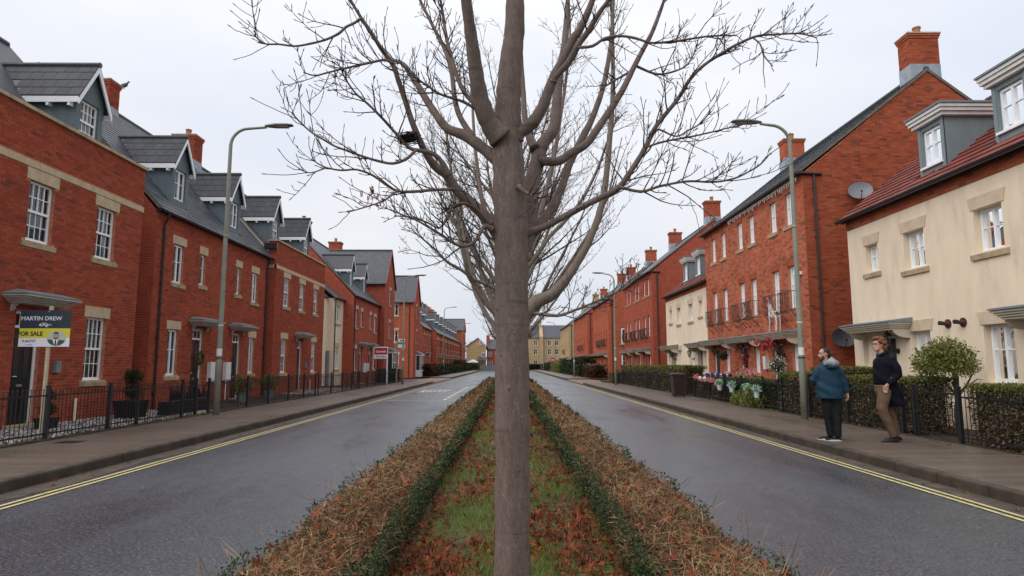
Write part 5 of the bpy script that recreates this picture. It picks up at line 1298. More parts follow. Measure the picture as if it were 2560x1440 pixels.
for y0, y1, zt, mt, lb in ((63.5, 70, 1.3, 'leaf_red', 'low reddish hedge just past the right side street'), (72, 82, 2.1, 'leaf_dark', 'tall dark hedge before the far red row on the right'), (84, 100, 1.9, 'leaf_dark', 'dark hedge around the blue sale board'), (101, 122, 1.9, 'leaf_top', 'bushy mid-green hedge by the pink sign'), (124, 150, 1.6, 'leaf_dark', 'farthest dark hedge on the right')):
    hedge(8.3, 9.6, y0, y1, .15, zt, lb, top=mt if mt != 'leaf_red' else 'twig_br', side=mt, dens=.10, leaf=.22, mixg=0, bulge=.18, group='far hedges on the right')
hedge(4.5, 14, 160, 161.2, .1, 1.4, 'dark hedge across the far end of the street on the right', top='leaf_dark', side='leaf_dark', dens=.1, leaf=.25, mixg=0)
hedge(-9.7, -8.75, 46.5, 51.3, .15, 1.12, 'very dark clipped hedge behind the bus stop on the left', top='leaf_dark', side='leaf_dark', dens=.5, leaf=.07, mixg=0)
for y0, y1, zt, mt, lb in ((71.5, 78, 1.3, 'leaf_red', 'reddish shrub row past the left side street'), (78.5, 92, 1.25, 'leaf_dark', 'dark low hedge before the far left terrace, near part'), (92.5, 112, 1.3, 'leaf_dark', 'dark low hedge before the far left terrace, far part'), (113, 124, 2.0, 'leaf_red', 'tall reddish bush by the fourth left street lamp'), (126, 148, 1.5, 'leaf_dark', 'farthest dark hedge on the left side')):
    hedge(-9.7, -8.7, y0, y1, .15, zt, lb, top=mt, side=mt, dens=.10, leaf=.22, mixg=0, bulge=.18, group='far hedges on the left')
def blob(t, c, r, n, mt, leaf, nm='foliage', squash=None, hollow=.55):
    D = runit(n); rad = (RNG.random(n) ** .45) * (1 - hollow * 0) ; P = np.array(c) + D * np.array(r) * rad[:, None] * (1 + .12 * np.sin(D[:, :1] * 7 + D[:, 1:2] * 5))
    T = runit(n) + D * .7; T /= np.linalg.norm(T, axis=1)[:, None]; ln = RNG.uniform(.6, 1.3, n) * leaf
    V, F = shards(P, T, perp(T), ln, ln * .5); return addobj(nm, npmesh(nm, V, F, mt, RNG.random(n)), t, 'stuff')
M['barkg'] = plain('shrub_bark', (.09, .075, .06), .85, .2, .25, 20)
t = thing('small_tree', 'small round clipped tree with yellow-green leaves behind the gate', 'tree', (8.95, 12.75, .16))
m = MB(); m.tube([(8.95, 12.75, .16), (8.93, 12.75, .6), (8.98, 12.74, .95), (8.90, 12.76, 1.2)], [.07, .055, .05, .03], 8)
for q in ((8.45, 12.7, 1.45), (8.7, 12.6, 1.75), (9.05, 12.9, 1.7), (9.30, 12.7, 1.4), (8.85, 12.5, 1.6)): m.tube([(8.97, 12.74, .92), ((8.97 + q[0]) / 2, (12.74 + q[1]) / 2, q[2] - .28), q], [.032, .02, .008], 6)
m.tube([(8.97, 12.74, .98), (9.2, 12.74, 1.12), (9.38, 12.74, 1.25), (9.5, 12.74, 1.24)], [.022, .015, .01, .004], 5); m.build('trunk', 'barkg', t)
for cx_, cy_, cz_, rx_, rz_, n_ in ((8.52, 12.75, 1.62, .34, .27, 1500), (8.78, 12.7, 1.84, .36, .24, 1500), (9.08, 12.75, 1.66, .30, .26, 1000), (8.75, 12.6, 1.50, .38, .22, 1200), (8.36, 12.8, 1.46, .22, .18, 500), (9.22, 12.7, 1.48, .20, .15, 350), (8.72, 12.95, 1.68, .40, .3, 900)): blob(t, (cx_, cy_, cz_), (rx_, rx_, rz_), n_, 'leaf_shrub', .058, 'crown')
# cypress-like bush spilling through the railing
t = thing('shrub', 'feathery green shrub pushing through the railing below the flower buckets', 'shrub', (8.0, 20.9, .16)); blob(t, (7.98, 20.9, .42), (.32, .85, .38), 1800, 'leaf_top', .08); blob(t, (7.95, 22.0, .35), (.25, .55, .3), 900, 'leaf_top', .08)
# far bushes at the left end
t = thing('shrub', 'green bush under the white parasol at the far left end', 'shrub', (-8.3, 146, .1)); blob(t, (-8.0, 148, 1.1), (1.6, 1.4, 1.2), 900, 'leaf_dark', .25)
# topiary and planters on the left
M['planter'] = plain('black_planter', (.012, .013, .014), .5, .4, .1, 5); M['zinc'] = plain('zinc_pot', (.20, .24, .26), .5, .4, .15, 6)
def topiary(x, y, balls, pw, label):
    t = thing('topiary', label, 'plant', (x, y, .17)); zb = .17
    m = MB(); m.rings([[(x - a, y - a, zb + h_), (x + a, y - a, zb + h_), (x + a, y + a, zb + h_), (x - a, y + a, zb + h_)] for a, h_ in ((pw * .85, 0), (pw, pw * 1.45), (pw * 1.04, pw * 1.46), (pw * 1.04, pw * 1.6))]); m.build('planter', 'planter', t)
    m = MB(); m.tube([(x, y, zb + pw), (x, y, balls[-1][0])], .02, 6); m.build('stem', 'barkg', t)
    for z, r in balls: blob(t, (x, y, z), (r, r, r), int(2600 * (r / .2) ** 2), 'leaf_dark', .035, 'ball')
topiary(-9.6, 16.35, ((.86, .19), (1.22, .215)), .29, 'two-ball topiary in a square black planter behind the left railing')
topiary(-9.75, 13.62, ((.60, .15), (.88, .125)), .16, 'small two-ball topiary in a black pot beside the front door at the left edge')
t = thing('planter_screen', 'long black trough planter with a cut-out leaf screen behind the left railing', 'planter', (-9.1, 17.9, .17))
m = MB()
for k in range(3): m.box(-9.25, -8.95, 16.95, 19.25, .19 + k * .125, .305 + k * .125)
m.build('trough', 'planter', t)
m = MB(); m.box(-8.97, -8.94, 16.95, 19.25, .58, .62); m.box(-8.97, -8.94, 16.95, 19.25, .92, .95)
for y in (16.95, 18.05, 19.2): m.box(-8.97, -8.94, y, y + .05, .58, .95)
m.build('screen_frame', 'planter', t)
rr = random.Random(5); m = MB()
for k in range(26):
    y = 17.05 + k * .084; a = rr.uniform(-.5, .5); m.tube([(-8.955, y, .60), (-8.955, y + a * .12, .74), (-8.955, y + a * .35, .92)], [rr.uniform(.012, .03), rr.uniform(.02, .045), .006], 5)
m.build('screen_cutout', 'planter', t)
for x, y, r, lb in ((-9.8, 23.6, .42, 'yellowing bush in a grey pot beside the second left front door'), (-9.7, 25.9, .38, 'yellow-green bush in a grey pot at the end of the brick pair')):
    t = thing('potted_shrub', lb, 'plant', (x, y, .17)); m = MB(); m.lathe((x, y, .17), ((0, .16), (.30, .22), (.34, .24)), 12); m.build('pot', 'zinc', t); blob(t, (x, y, .80), (r, r, .36), 900, 'leaf_top_y', .09)
# gravel in the first front garden
M['pebble'] = rampmat('pebbles', [(0, (.06, .055, .055)), (.3, (.16, .14, .13)), (.65, (.34, .31, .28)), (.85, (.55, .53, .50)), (1, (.30, .17, .12))], 'attr', .6, .35, .1, 60, 0)
def gravel(x0, x1, y0, y1, n, z, smin, smax, label):
    base = np.array([(-1, -1, -.6), (1, -1, -.6), (1, 1, -.6), (-1, 1, -.6), (-.6, -.6, .7), (.6, -.6, .7), (.6, .6, .7), (-.6, .6, .7)]); fc = np.array([(4, 5, 6, 7), (0, 1, 5, 4), (1, 2, 6, 5), (2, 3, 7, 6), (3, 0, 4, 7)])
    C = np.stack([RNG.uniform(x0, x1, n), RNG.uniform(y0, y1, n), z + RNG.uniform(0, .02, n)], 1); S = RNG.uniform(smin, smax, (n, 1, 1)) * RNG.uniform(.7, 1.3, (n, 1, 3)); a = RNG.uniform(0, 6.28, n)
    b = base[None] * (1 + RNG.uniform(-.25, .25, (n, 8, 3))) * S; ca, sa = np.cos(a)[:, None], np.sin(a)[:, None]
    V = np.stack([b[:, :, 0] * ca - b[:, :, 1] * sa, b[:, :, 0] * sa + b[:, :, 1] * ca, b[:, :, 2]], 2) + C[:, None]
    F = (fc[None] + (np.arange(n) * 8)[:, None, None]).reshape(-1, 4)
    o = addobj('gravel', npmesh('gravel', V.reshape(-1, 3), F, 'pebble', np.repeat(RNG.random(n), 5)), kind='stuff'); tag(o, label, 'gravel')
gravel(-10.55, -8.66, 9.0, 19.0, 7000, .18, .014, .030, 'pale mixed pebbles in the front bed of the left edge house')
gravel(-10.5, -8.7, 29.5, 36.0, 2200, .18, .02, .035, 'grey gravel in front of the third brick house on the left')
# brick edging along the pavement

# measured limbs of the two nearest street trees, in metres: name, points, radii
TREE_A = [
    ('trunk', [(0.02, 3.6, -0.004), (0.02, 3.6, 0.572), (0.02, 3.6, 1.129), (0.018, 3.6, 1.573), (0.016, 3.6, 1.983), (0.011, 3.6, 2.357), (-0.001, 3.6, 2.668), (-0.013, 3.6, 2.875), (-0.006, 3.6, 3.01), (-0.001, 3.6, 3.159), (0.013, 3.6, 3.36), (0.033, 3.6, 3.538), (0.037, 3.6, 3.744), (0.043, 3.6, 3.978)], [0.1008, 0.0963, 0.097, 0.0973, 0.0987, 0.0987, 0.0939, 0.0921, 0.0807, 0.0739, 0.0672, 0.0603, 0.0558, 0.0489]),
    ('L1', [(-0.047, 3.55, 2.857), (-0.103, 3.524, 2.919), (-0.144, 3.496, 2.997), (-0.175, 3.456, 3.118), (-0.196, 3.408, 3.263), (-0.217, 3.36, 3.405), (-0.24, 3.305, 3.563), (-0.27, 3.25, 3.717)], [0.0512, 0.0556, 0.053, 0.0458, 0.0386, 0.0338, 0.029, 0.0221]),
    ('L2', [(-0.076, 3.62, 2.748), (-0.117, 3.638, 2.795), (-0.262, 3.691, 2.921), (-0.378, 3.727, 2.982), (-0.452, 3.76, 3.085), (-0.514, 3.791, 3.188), (-0.579, 3.824, 3.306), (-0.635, 3.851, 3.401), (-0.7, 3.875, 3.481), (-0.812, 3.906, 3.512), (-0.978, 3.95, 3.506)], [0.0237, 0.0357, 0.0327, 0.027, 0.0248, 0.0226, 0.0203, 0.0179, 0.0129, 0.0078, 0.0039]),
    ('L2a', [(-0.223, 3.68, 2.904), (-0.244, 3.698, 2.951), (-0.304, 3.744, 3.068), (-0.339, 3.789, 3.198), (-0.367, 3.855, 3.404), (-0.414, 3.912, 3.579), (-0.485, 3.965, 3.738), (-0.577, 4.032, 3.947), (-0.672, 4.1, 4.164)], [0.0193, 0.0194, 0.0173, 0.0163, 0.0154, 0.0144, 0.012, 0.0095, 0.0069]),
    ('L2b', [(-0.155, 3.5, 2.982), (-0.17, 3.509, 3.022), (-0.254, 3.537, 3.119), (-0.312, 3.569, 3.256), (-0.374, 3.617, 3.488), (-0.404, 3.654, 3.671), (-0.444, 3.7, 3.91)], [0.0162, 0.0151, 0.014, 0.013, 0.0109, 0.0086, 0.0063]),
    ('L3', [(-0.051, 3.6, 2.286), (-0.104, 3.58, 2.357), (-0.178, 3.556, 2.434), (-0.248, 3.536, 2.492), (-0.309, 3.516, 2.55), (-0.351, 3.498, 2.617), (-0.414, 3.481, 2.659), (-0.465, 3.461, 2.725), (-0.506, 3.439, 2.808), (-0.549, 3.412, 2.914), (-0.58, 3.387, 3.014), (-0.614, 3.362, 3.112), (-0.645, 3.34, 3.2), (-0.704, 3.316, 3.278), (-0.761, 3.29, 3.365), (-0.817, 3.266, 3.444), (-0.878, 3.236, 3.543), (-0.959, 3.2, 3.659)], [0.0301, 0.037, 0.0322, 0.0298, 0.0286, 0.0273, 0.025, 0.0204, 0.0181, 0.0169, 0.0157, 0.0145, 0.0133, 0.0122, 0.011, 0.0088, 0.0066, 0.0043]),
    ('L3a', [(-0.335, 3.42, 2.589), (-0.369, 3.4, 2.658), (-0.419, 3.382, 2.703), (-0.485, 3.365, 2.715), (-0.544, 3.349, 2.725), (-0.609, 3.324, 2.79), (-0.681, 3.295, 2.867), (-0.761, 3.265, 2.942), (-0.824, 3.242, 2.993), (-0.877, 3.216, 3.068), (-0.896, 3.2, 3.121)], [0.0134, 0.0144, 0.0133, 0.0121, 0.0099, 0.0087, 0.0076, 0.0065, 0.0054, 0.0043, 0.0032]),
    ('L3b', [(-0.504, 3.32, 2.701), (-0.52, 3.313, 2.683), (-0.558, 3.298, 2.643), (-0.621, 3.278, 2.614), (-0.691, 3.257, 2.62), (-0.769, 3.232, 2.637), (-0.845, 3.206, 2.659), (-0.905, 3.186, 2.676), (-0.964, 3.164, 2.706), (-1.023, 3.142, 2.739), (-1.087, 3.112, 2.798), (-1.109, 3.1, 2.827)], [0.0076, 0.0087, 0.0086, 0.0075, 0.0074, 0.0063, 0.0063, 0.0052, 0.0052, 0.0041, 0.0041, 0.0031]),
    ('L3c', [(-0.299, 3.4, 2.508), (-0.413, 3.365, 2.494), (-0.519, 3.332, 2.475), (-0.599, 3.307, 2.472), (-0.662, 3.284, 2.505), (-0.724, 3.259, 2.544), (-0.801, 3.233, 2.566), (-0.876, 3.207, 2.554), (-0.95, 3.182, 2.562), (-1.001, 3.162, 2.588), (-1.015, 3.15, 2.618)], [0.0088, 0.0087, 0.0087, 0.0075, 0.0075, 0.0064, 0.0053, 0.0052, 0.0042, 0.0031, 0.0031]),
    ('L3d', [(-0.589, 3.25, 2.457), (-0.647, 3.222, 2.399), (-0.721, 3.191, 2.36), (-0.82, 3.15, 2.316)], [0.0053, 0.0042, 0.0041, 0.0025]),
    ('L3e', [(-0.946, 3.17, 2.555), (-1.015, 3.142, 2.52), (-1.069, 3.12, 2.534)], [0.0041, 0.0031, 0.002]),
    ('L4', [(-0.092, 3.55, 2.311), (-0.139, 3.525, 2.326), (-0.18, 3.485, 2.247), (-0.223, 3.457, 2.205), (-0.28, 3.427, 2.199), (-0.361, 3.377, 2.243), (-0.424, 3.337, 2.276), (-0.493, 3.292, 2.309), (-0.569, 3.246, 2.331), (-0.642, 3.2, 2.353)], [0.0137, 0.0125, 0.0112, 0.01, 0.0088, 0.0076, 0.0065, 0.0053, 0.0042, 0.0031]),
    ('L5', [(-0.101, 3.55, 2.346), (-0.131, 3.535, 2.373), (-0.191, 3.502, 2.43), (-0.259, 3.475, 2.448), (-0.32, 3.449, 2.417), (-0.341, 3.424, 2.347), (-0.382, 3.399, 2.289), (-0.438, 3.374, 2.311), (-0.526, 3.336, 2.335), (-0.612, 3.3, 2.333)], [0.0115, 0.0103, 0.0091, 0.0079, 0.0067, 0.0066, 0.0055, 0.0054, 0.0043, 0.0032]),
    ('L6', [(-0.794, 3.22, 3.406), (-0.832, 3.202, 3.366), (-0.87, 3.185, 3.334), (-0.903, 3.167, 3.287), (-0.962, 3.141, 3.239), (-1.031, 3.111, 3.201), (-1.101, 3.082, 3.172), (-1.17, 3.052, 3.166), (-1.237, 3.023, 3.154), (-1.276, 3.0, 3.186)], [0.0076, 0.0075, 0.0075, 0.0074, 0.0063, 0.0062, 0.0051, 0.0051, 0.004, 0.003]),
    ('L7', [(-0.624, 3.25, 3.16), (-0.668, 3.234, 3.175), (-0.73, 3.214, 3.151), (-0.806, 3.189, 3.12), (-0.881, 3.163, 3.087), (-0.954, 3.137, 3.053), (-1.004, 3.119, 3.031), (-1.058, 3.1, 3.039)], [0.0076, 0.0075, 0.0064, 0.0064, 0.0053, 0.0052, 0.0041, 0.0031]),
    ('L8', [(-0.172, 3.5, 2.998), (-0.185, 3.493, 3.005), (-0.257, 3.455, 3.034), (-0.324, 3.421, 3.043), (-0.391, 3.387, 3.054), (-0.472, 3.34, 3.093), (-0.536, 3.3, 3.127)], [0.0104, 0.0092, 0.0091, 0.0079, 0.0067, 0.0055, 0.0033]),
    ('R1', [(0.042, 3.58, 2.856), (0.06, 3.572, 2.894), (0.133, 3.557, 2.947), (0.188, 3.539, 3.025), (0.223, 3.523, 3.111), (0.269, 3.501, 3.225), (0.322, 3.483, 3.312), (0.374, 3.46, 3.423), (0.402, 3.452, 3.458), (0.456, 3.43, 3.568), (0.512, 3.4, 3.721)], [0.0305, 0.0375, 0.0374, 0.0327, 0.0303, 0.0279, 0.0255, 0.0243, 0.0231, 0.0196, 0.015]),
    ('R1b', [(0.255, 3.5, 3.176), (0.268, 3.491, 3.201), (0.346, 3.454, 3.278), (0.397, 3.419, 3.364), (0.447, 3.392, 3.424), (0.513, 3.351, 3.521), (0.597, 3.3, 3.634)], [0.0174, 0.0185, 0.0196, 0.0183, 0.017, 0.0135, 0.01]),
    ('R2', [(0.066, 3.68, 2.183), (0.11, 3.739, 2.344), (0.133, 3.804, 2.534), (0.152, 3.858, 2.7), (0.185, 3.905, 2.845), (0.219, 3.942, 2.961), (0.293, 3.986, 3.083), (0.32, 4.047, 3.29), (0.347, 4.118, 3.544), (0.386, 4.172, 3.74), (0.407, 4.227, 3.945), (0.428, 4.3, 4.233)], [0.0425, 0.0482, 0.0493, 0.0477, 0.0459, 0.0439, 0.0367, 0.0321, 0.0274, 0.0251, 0.0213, 0.016]),
    ('R2a', [(0.168, 3.9, 2.914), (0.129, 3.95, 3.018), (0.107, 4.007, 3.148), (0.097, 4.106, 3.386), (0.086, 4.204, 3.635), (0.079, 4.302, 3.895), (0.072, 4.4, 4.168)], [0.0255, 0.022, 0.0198, 0.0177, 0.0168, 0.0144, 0.0119]),
    ('R2b', [(0.2, 3.85, 2.811), (0.224, 3.856, 2.818), (0.313, 3.877, 2.825), (0.395, 3.9, 2.886), (0.499, 3.928, 2.957), (0.586, 3.96, 3.085), (0.674, 3.995, 3.224), (0.754, 4.026, 3.357), (0.838, 4.063, 3.53), (0.913, 4.095, 3.678), (0.986, 4.125, 3.819), (1.058, 4.161, 3.999), (1.13, 4.2, 4.204)], [0.0251, 0.029, 0.0279, 0.0268, 0.0257, 0.0247, 0.0224, 0.0213, 0.0189, 0.0164, 0.0152, 0.0126, 0.0085]),
    ('R2c', [(0.141, 3.8, 2.352), (0.2, 3.843, 2.417), (0.284, 3.918, 2.553), (0.35, 3.993, 2.708), (0.412, 4.076, 2.891), (0.556, 4.213, 3.194), (0.625, 4.285, 3.369), (0.68, 4.352, 3.539), (0.731, 4.432, 3.755), (0.772, 4.511, 3.979), (0.805, 4.605, 4.26), (0.839, 4.7, 4.552)], [0.0269, 0.0273, 0.0279, 0.026, 0.024, 0.0222, 0.0198, 0.0188, 0.0177, 0.0166, 0.0139, 0.0111]),
    ('R3', [(0.076, 3.62, 2.291), (0.116, 3.614, 2.308), (0.213, 3.598, 2.343), (0.312, 3.582, 2.394), (0.41, 3.566, 2.444), (0.499, 3.551, 2.488), (0.588, 3.536, 2.529), (0.64, 3.527, 2.564), (0.701, 3.511, 2.651), (0.772, 3.491, 2.763), (0.833, 3.47, 2.886), (0.884, 3.457, 2.954), (0.962, 3.438, 3.049), (1.031, 3.418, 3.159), (1.108, 3.401, 3.234), (1.211, 3.382, 3.299), (1.296, 3.367, 3.344), (1.395, 3.35, 3.38), (1.494, 3.335, 3.381), (1.615, 3.315, 3.376), (1.702, 3.3, 3.344)], [0.021, 0.0221, 0.0209, 0.0197, 0.0196, 0.0184, 0.0184, 0.0172, 0.016, 0.0149, 0.0137, 0.0125, 0.0114, 0.0102, 0.0091, 0.009, 0.0079, 0.0067, 0.0056, 0.0044, 0.0033]),
    ('R3a', [(0.628, 3.5, 2.551), (0.744, 3.473, 2.516), (0.835, 3.451, 2.538), (0.935, 3.427, 2.554), (1.016, 3.408, 2.558), (1.13, 3.381, 2.545), (1.232, 3.356, 2.558), (1.302, 3.337, 2.588), (1.365, 3.319, 2.626), (1.414, 3.3, 2.682)], [0.0091, 0.009, 0.0079, 0.0067, 0.0067, 0.0055, 0.0055, 0.0044, 0.0043, 0.0032]),
    ('R3b', [(0.784, 3.47, 2.775), (0.862, 3.459, 2.799), (0.948, 3.448, 2.814), (1.034, 3.437, 2.826), (1.154, 3.421, 2.849), (1.221, 3.411, 2.864), (1.306, 3.4, 2.878)], [0.0068, 0.0068, 0.0057, 0.0056, 0.0045, 0.0039, 0.0028]),
    ('R3c', [(0.835, 3.45, 2.869), (0.86, 3.443, 2.866), (0.94, 3.417, 2.819), (1.005, 3.395, 2.848), (1.063, 3.375, 2.877), (1.117, 3.35, 2.939)], [0.0057, 0.0057, 0.005, 0.0045, 0.0044, 0.0033]),
    ('R3d', [(1.369, 3.35, 3.37), (1.404, 3.336, 3.323), (1.413, 3.32, 3.251), (1.452, 3.3, 3.176)], [0.0045, 0.0045, 0.0044, 0.0027]),
    ('R4', [(0.394, 3.4, 3.335), (0.472, 3.383, 3.335), (0.54, 3.365, 3.371), (0.624, 3.345, 3.375), (0.708, 3.326, 3.351), (0.781, 3.308, 3.316), (0.871, 3.287, 3.309), (0.99, 3.258, 3.312), (1.094, 3.233, 3.315), (1.225, 3.2, 3.302)], [0.0091, 0.009, 0.009, 0.0078, 0.0078, 0.0066, 0.0066, 0.0055, 0.0054, 0.0032]),
    ('R5', [(0.845, 4.1, 3.542), (0.779, 4.073, 3.492), (0.691, 4.038, 3.427), (0.604, 4.0, 3.353)], [0.0082, 0.0081, 0.0067, 0.004]),
    ('R6', [(0.868, 4.1, 3.571), (1.009, 4.128, 3.527), (1.125, 4.148, 3.551), (1.245, 4.171, 3.621), (1.329, 4.2, 3.784)], [0.0096, 0.0082, 0.0069, 0.0056, 0.0042]),
    ('R7', [(0.054, 3.5, 2.555), (0.085, 3.484, 2.52), (0.13, 3.463, 2.487), (0.156, 3.45, 2.461)], [0.0114, 0.0102, 0.0079, 0.0045])]
TREE_B = [
    ('trunk', [(0.029, 6.6, 0.779), (0.029, 6.6, 1.591), (0.029, 6.6, 2.007), (0.025, 6.6, 2.429), (0.02, 6.6, 3.03), (0.016, 6.6, 3.6), (0.025, 6.6, 4.182), (0.033, 6.6, 4.73), (0.042, 6.6, 5.288), (0.051, 6.6, 5.858)], [0.1063, 0.0996, 0.0962, 0.0927, 0.0767, 0.0688, 0.0608, 0.0527, 0.0443, 0.0358]),
    ('a', [(0.115, 6.5, 2.0), (0.211, 6.518, 2.121), (0.307, 6.532, 2.202), (0.425, 6.546, 2.253), (0.548, 6.565, 2.365), (0.678, 6.59, 2.547), (0.816, 6.619, 2.775), (0.857, 6.629, 2.859), (0.968, 6.66, 3.137), (1.044, 6.695, 3.456), (1.115, 6.751, 4.005), (1.171, 6.807, 4.572), (1.187, 6.853, 5.057), (1.195, 6.9, 5.56)], [0.07, 0.0745, 0.0706, 0.0625, 0.0544, 0.0485, 0.0425, 0.0405, 0.0366, 0.0348, 0.031, 0.027, 0.0229, 0.0186]),
    ('b', [(0.115, 6.5, 2.041), (0.226, 6.484, 2.069), (0.49, 6.445, 2.041), (0.652, 6.421, 2.088), (0.813, 6.396, 2.148), (1.101, 6.35, 2.277), (1.216, 6.33, 2.349), (1.359, 6.3, 2.491)], [0.0185, 0.0185, 0.0163, 0.0143, 0.0122, 0.0101, 0.0081, 0.006]),
    ('c', [(-0.042, 6.6, 2.007), (-0.134, 6.589, 2.077), (-0.234, 6.575, 2.185), (-0.322, 6.56, 2.313), (-0.372, 6.552, 2.392), (-0.423, 6.541, 2.488), (-0.461, 6.525, 2.655), (-0.511, 6.503, 2.88), (-0.554, 6.475, 3.172), (-0.605, 6.44, 3.55), (-0.661, 6.4, 3.97)], [0.0418, 0.0376, 0.0334, 0.0314, 0.0293, 0.0272, 0.0251, 0.0209, 0.0168, 0.0147, 0.0105]),
    ('d', [(-0.043, 6.6, 2.28), (-0.134, 6.565, 2.323), (-0.225, 6.53, 2.369), (-0.36, 6.48, 2.421), (-0.493, 6.422, 2.512), (-0.625, 6.369, 2.582), (-0.734, 6.313, 2.688), (-0.853, 6.255, 2.788), (-0.967, 6.2, 2.878)], [0.021, 0.0209, 0.0187, 0.0186, 0.0164, 0.0143, 0.0122, 0.008, 0.006]),
    ('e', [(-0.042, 6.7, 1.76), (-0.137, 6.766, 1.933), (-0.234, 6.82, 2.065), (-0.32, 6.882, 2.236), (-0.385, 6.932, 2.383), (-0.462, 7.05, 2.762), (-0.542, 7.168, 3.157), (-0.618, 7.3, 3.621)], [0.0296, 0.03, 0.0259, 0.0263, 0.0221, 0.0203, 0.0185, 0.0142]),
    ('g', [(0.077, 6.7, 2.702), (0.207, 6.744, 2.886), (0.319, 6.794, 3.119), (0.413, 6.858, 3.452), (0.512, 6.94, 3.894), (0.59, 7.021, 4.351), (0.673, 7.111, 4.879), (0.735, 7.2, 5.426)], [0.0344, 0.0325, 0.0307, 0.0289, 0.025, 0.0208, 0.0165, 0.012]),
    ('i', [(0.075, 6.6, 2.429), (0.195, 6.635, 2.57), (0.29, 6.664, 2.696), (0.445, 6.714, 2.924), (0.646, 6.766, 3.135), (0.832, 6.822, 3.397), (1.001, 6.886, 3.737), (1.129, 6.947, 4.085), (1.259, 7.0, 4.392)], [0.0253, 0.0255, 0.0235, 0.0216, 0.0197, 0.0177, 0.0157, 0.0114, 0.0092]),
    ('j', [(-0.03, 6.6, 2.685), (-0.138, 6.652, 2.867), (-0.249, 6.723, 3.146), (-0.319, 6.802, 3.481), (-0.371, 6.891, 3.876), (-0.411, 6.99, 4.337), (-0.445, 7.1, 4.871)], [0.0296, 0.0278, 0.0261, 0.0221, 0.0203, 0.0161, 0.0118])]

# ================================================================== street trees on the median
def barkmat(name, a, b, speck, moss=0.0):
    m, n, bs = nmat(name)
    p = posnode(n, (9, 9, 2.2)); f = noise(n, p, 3.0, 6, .6)
    c = ramp(n, f, [(.25, a), (.75, b)])
    v = n.nodes.new('ShaderNodeTexVoronoi'); v.inputs['Scale'].default_value = 60; n.links.new(posnode(n, (1.0, 1.0, .55)), v.inputs['Vector'])
    c = mixc(n, mapr(n, v.outputs['Distance'], .08, .20, .75, 0), c, speck)                      # lenticels
    rings = noise(n, posnode(n, (1.2, 1.2, 16)), 1.4, 3, .5)
    c = mixc(n, mapr(n, rings, .60, .70, 0, .55), c, tuple(x * .5 for x in a))                   # wrinkled rings
    fine = noise(n, posnode(n, (1, 1, .12)), 190, 4, .65)
    c = mixc(n, 1.0, c, ramp(n, fine, [(.3, (.70,) * 3), (.7, (1.18,) * 3)]), 'MULTIPLY')        # fine vertical streaks
    if moss:
        g = noise(n, posnode(n), 7, 6, .7); c = mixc(n, mapr(n, g, .5, .66, 0, moss), c, (.10, .10, .035))
    n.links.new(c, bs.inputs['Base Color']); bs.inputs['Roughness'].default_value = .8; setspec(bs, .25)
    ad = n.nodes.new('ShaderNodeMath'); n.links.new(fine, ad.inputs[0]); n.links.new(rings, ad.inputs[1]); bump(n, bs, ad.outputs[0], .45, .006)
    return m
M['bark'] = barkmat('bark', (.112, .080, .069), (.195, .142, .122), (.32, .255, .21), .12)
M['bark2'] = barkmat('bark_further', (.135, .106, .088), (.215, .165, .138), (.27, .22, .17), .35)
M['twig'] = plain('twig_bark', (.034, .025, .024), .7, .25, .3, 30)
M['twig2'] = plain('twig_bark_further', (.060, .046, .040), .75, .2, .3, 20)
def smooth_path(P, Rr, sub=3):
    """Catmull-Rom through the measured points"""
    P = [Vector(p) for p in P]; out = []; rad = []
    for i in range(len(P) - 1):
        a, b, c, d = P[max(i - 1, 0)], P[i], P[i + 1], P[min(i + 2, len(P) - 1)]
        for k in range(sub):
            t = k / sub
            out.append(.5 * ((2 * b) + (c - a) * t + (2 * a - 5 * b + 4 * c - d) * t * t + (3 * b - a - 3 * c + d) * t ** 3)); rad.append(Rr[i] + (Rr[i + 1] - Rr[i]) * t)
    out.append(P[-1]); rad.append(Rr[-1]); return out, rad
def twigs(mb, P, Rr, rg, f0, step, ln, lev, n=4, rmin=.0011, rmax=.0045, up=.25, kink=.12, bud=True):
    """side shoots in opposite pairs along a limb, with shoots of their own"""
    L = [0.0]
    for a, b in zip(P, P[1:]): L.append(L[-1] + (b - a).length)
    tot = L[-1]; s = tot * f0 + step * rg.random(); i = 0
    while s < tot * .995:
        while i < len(L) - 2 and L[i + 1] < s: i += 1
        t = (s - L[i]) / max(L[i + 1] - L[i], 1e-6); p = P[i].lerp(P[i + 1], t); r = Rr[i] + (Rr[i + 1] - Rr[i]) * t; T = (P[i + 1] - P[i]).normalized()
        q = T.cross(Vector((rg.gauss(0, 1), rg.gauss(0, 1), rg.gauss(0, 1)))).normalized()
        for sg in (1, -1):
            if rg.random() < .30: continue
            a = R(rg.uniform(28, 62)); D = (T * math.cos(a) + q * sg * math.sin(a)); D.z += up * rg.uniform(.2, 1.2); D.normalize()
            l = ln * (.14 + 1.05 * rg.random() ** 1.6) * (1 - .35 * s / tot); k = 5; pts = [p + D * r * .3]; c = p.copy()
            dd = D.copy()
            for j in range(k):
                dd = (dd + Vector((rg.gauss(0, kink), rg.gauss(0, kink), rg.gauss(0, kink) + up * .28))).normalized(); c = c + dd * (l / k); pts.append(c.copy())
            r0 = max(rmin * 1.3, min(rmax, r * .55)); rad = [r0 + (rmin - r0) * j / k for j in range(k + 1)]
            if bud: pts.append(c + dd * .012); rad[-1] = rmin; rad.append(rmin * 1.7); pts.append(c + dd * .026); rad.append(rmin * .5)
            mb.tube(pts, rad, n, cap=False)
            if lev > 0 and l > .05: twigs(mb, pts[:k + 1], rad[:k + 1], rg, .25, max(step * .75, l * .22), l * .55, lev - 1, max(3, n - 1), rmin, rmax * .7, up, kink, bud)
        s += step * rg.uniform(.6, 1.5)
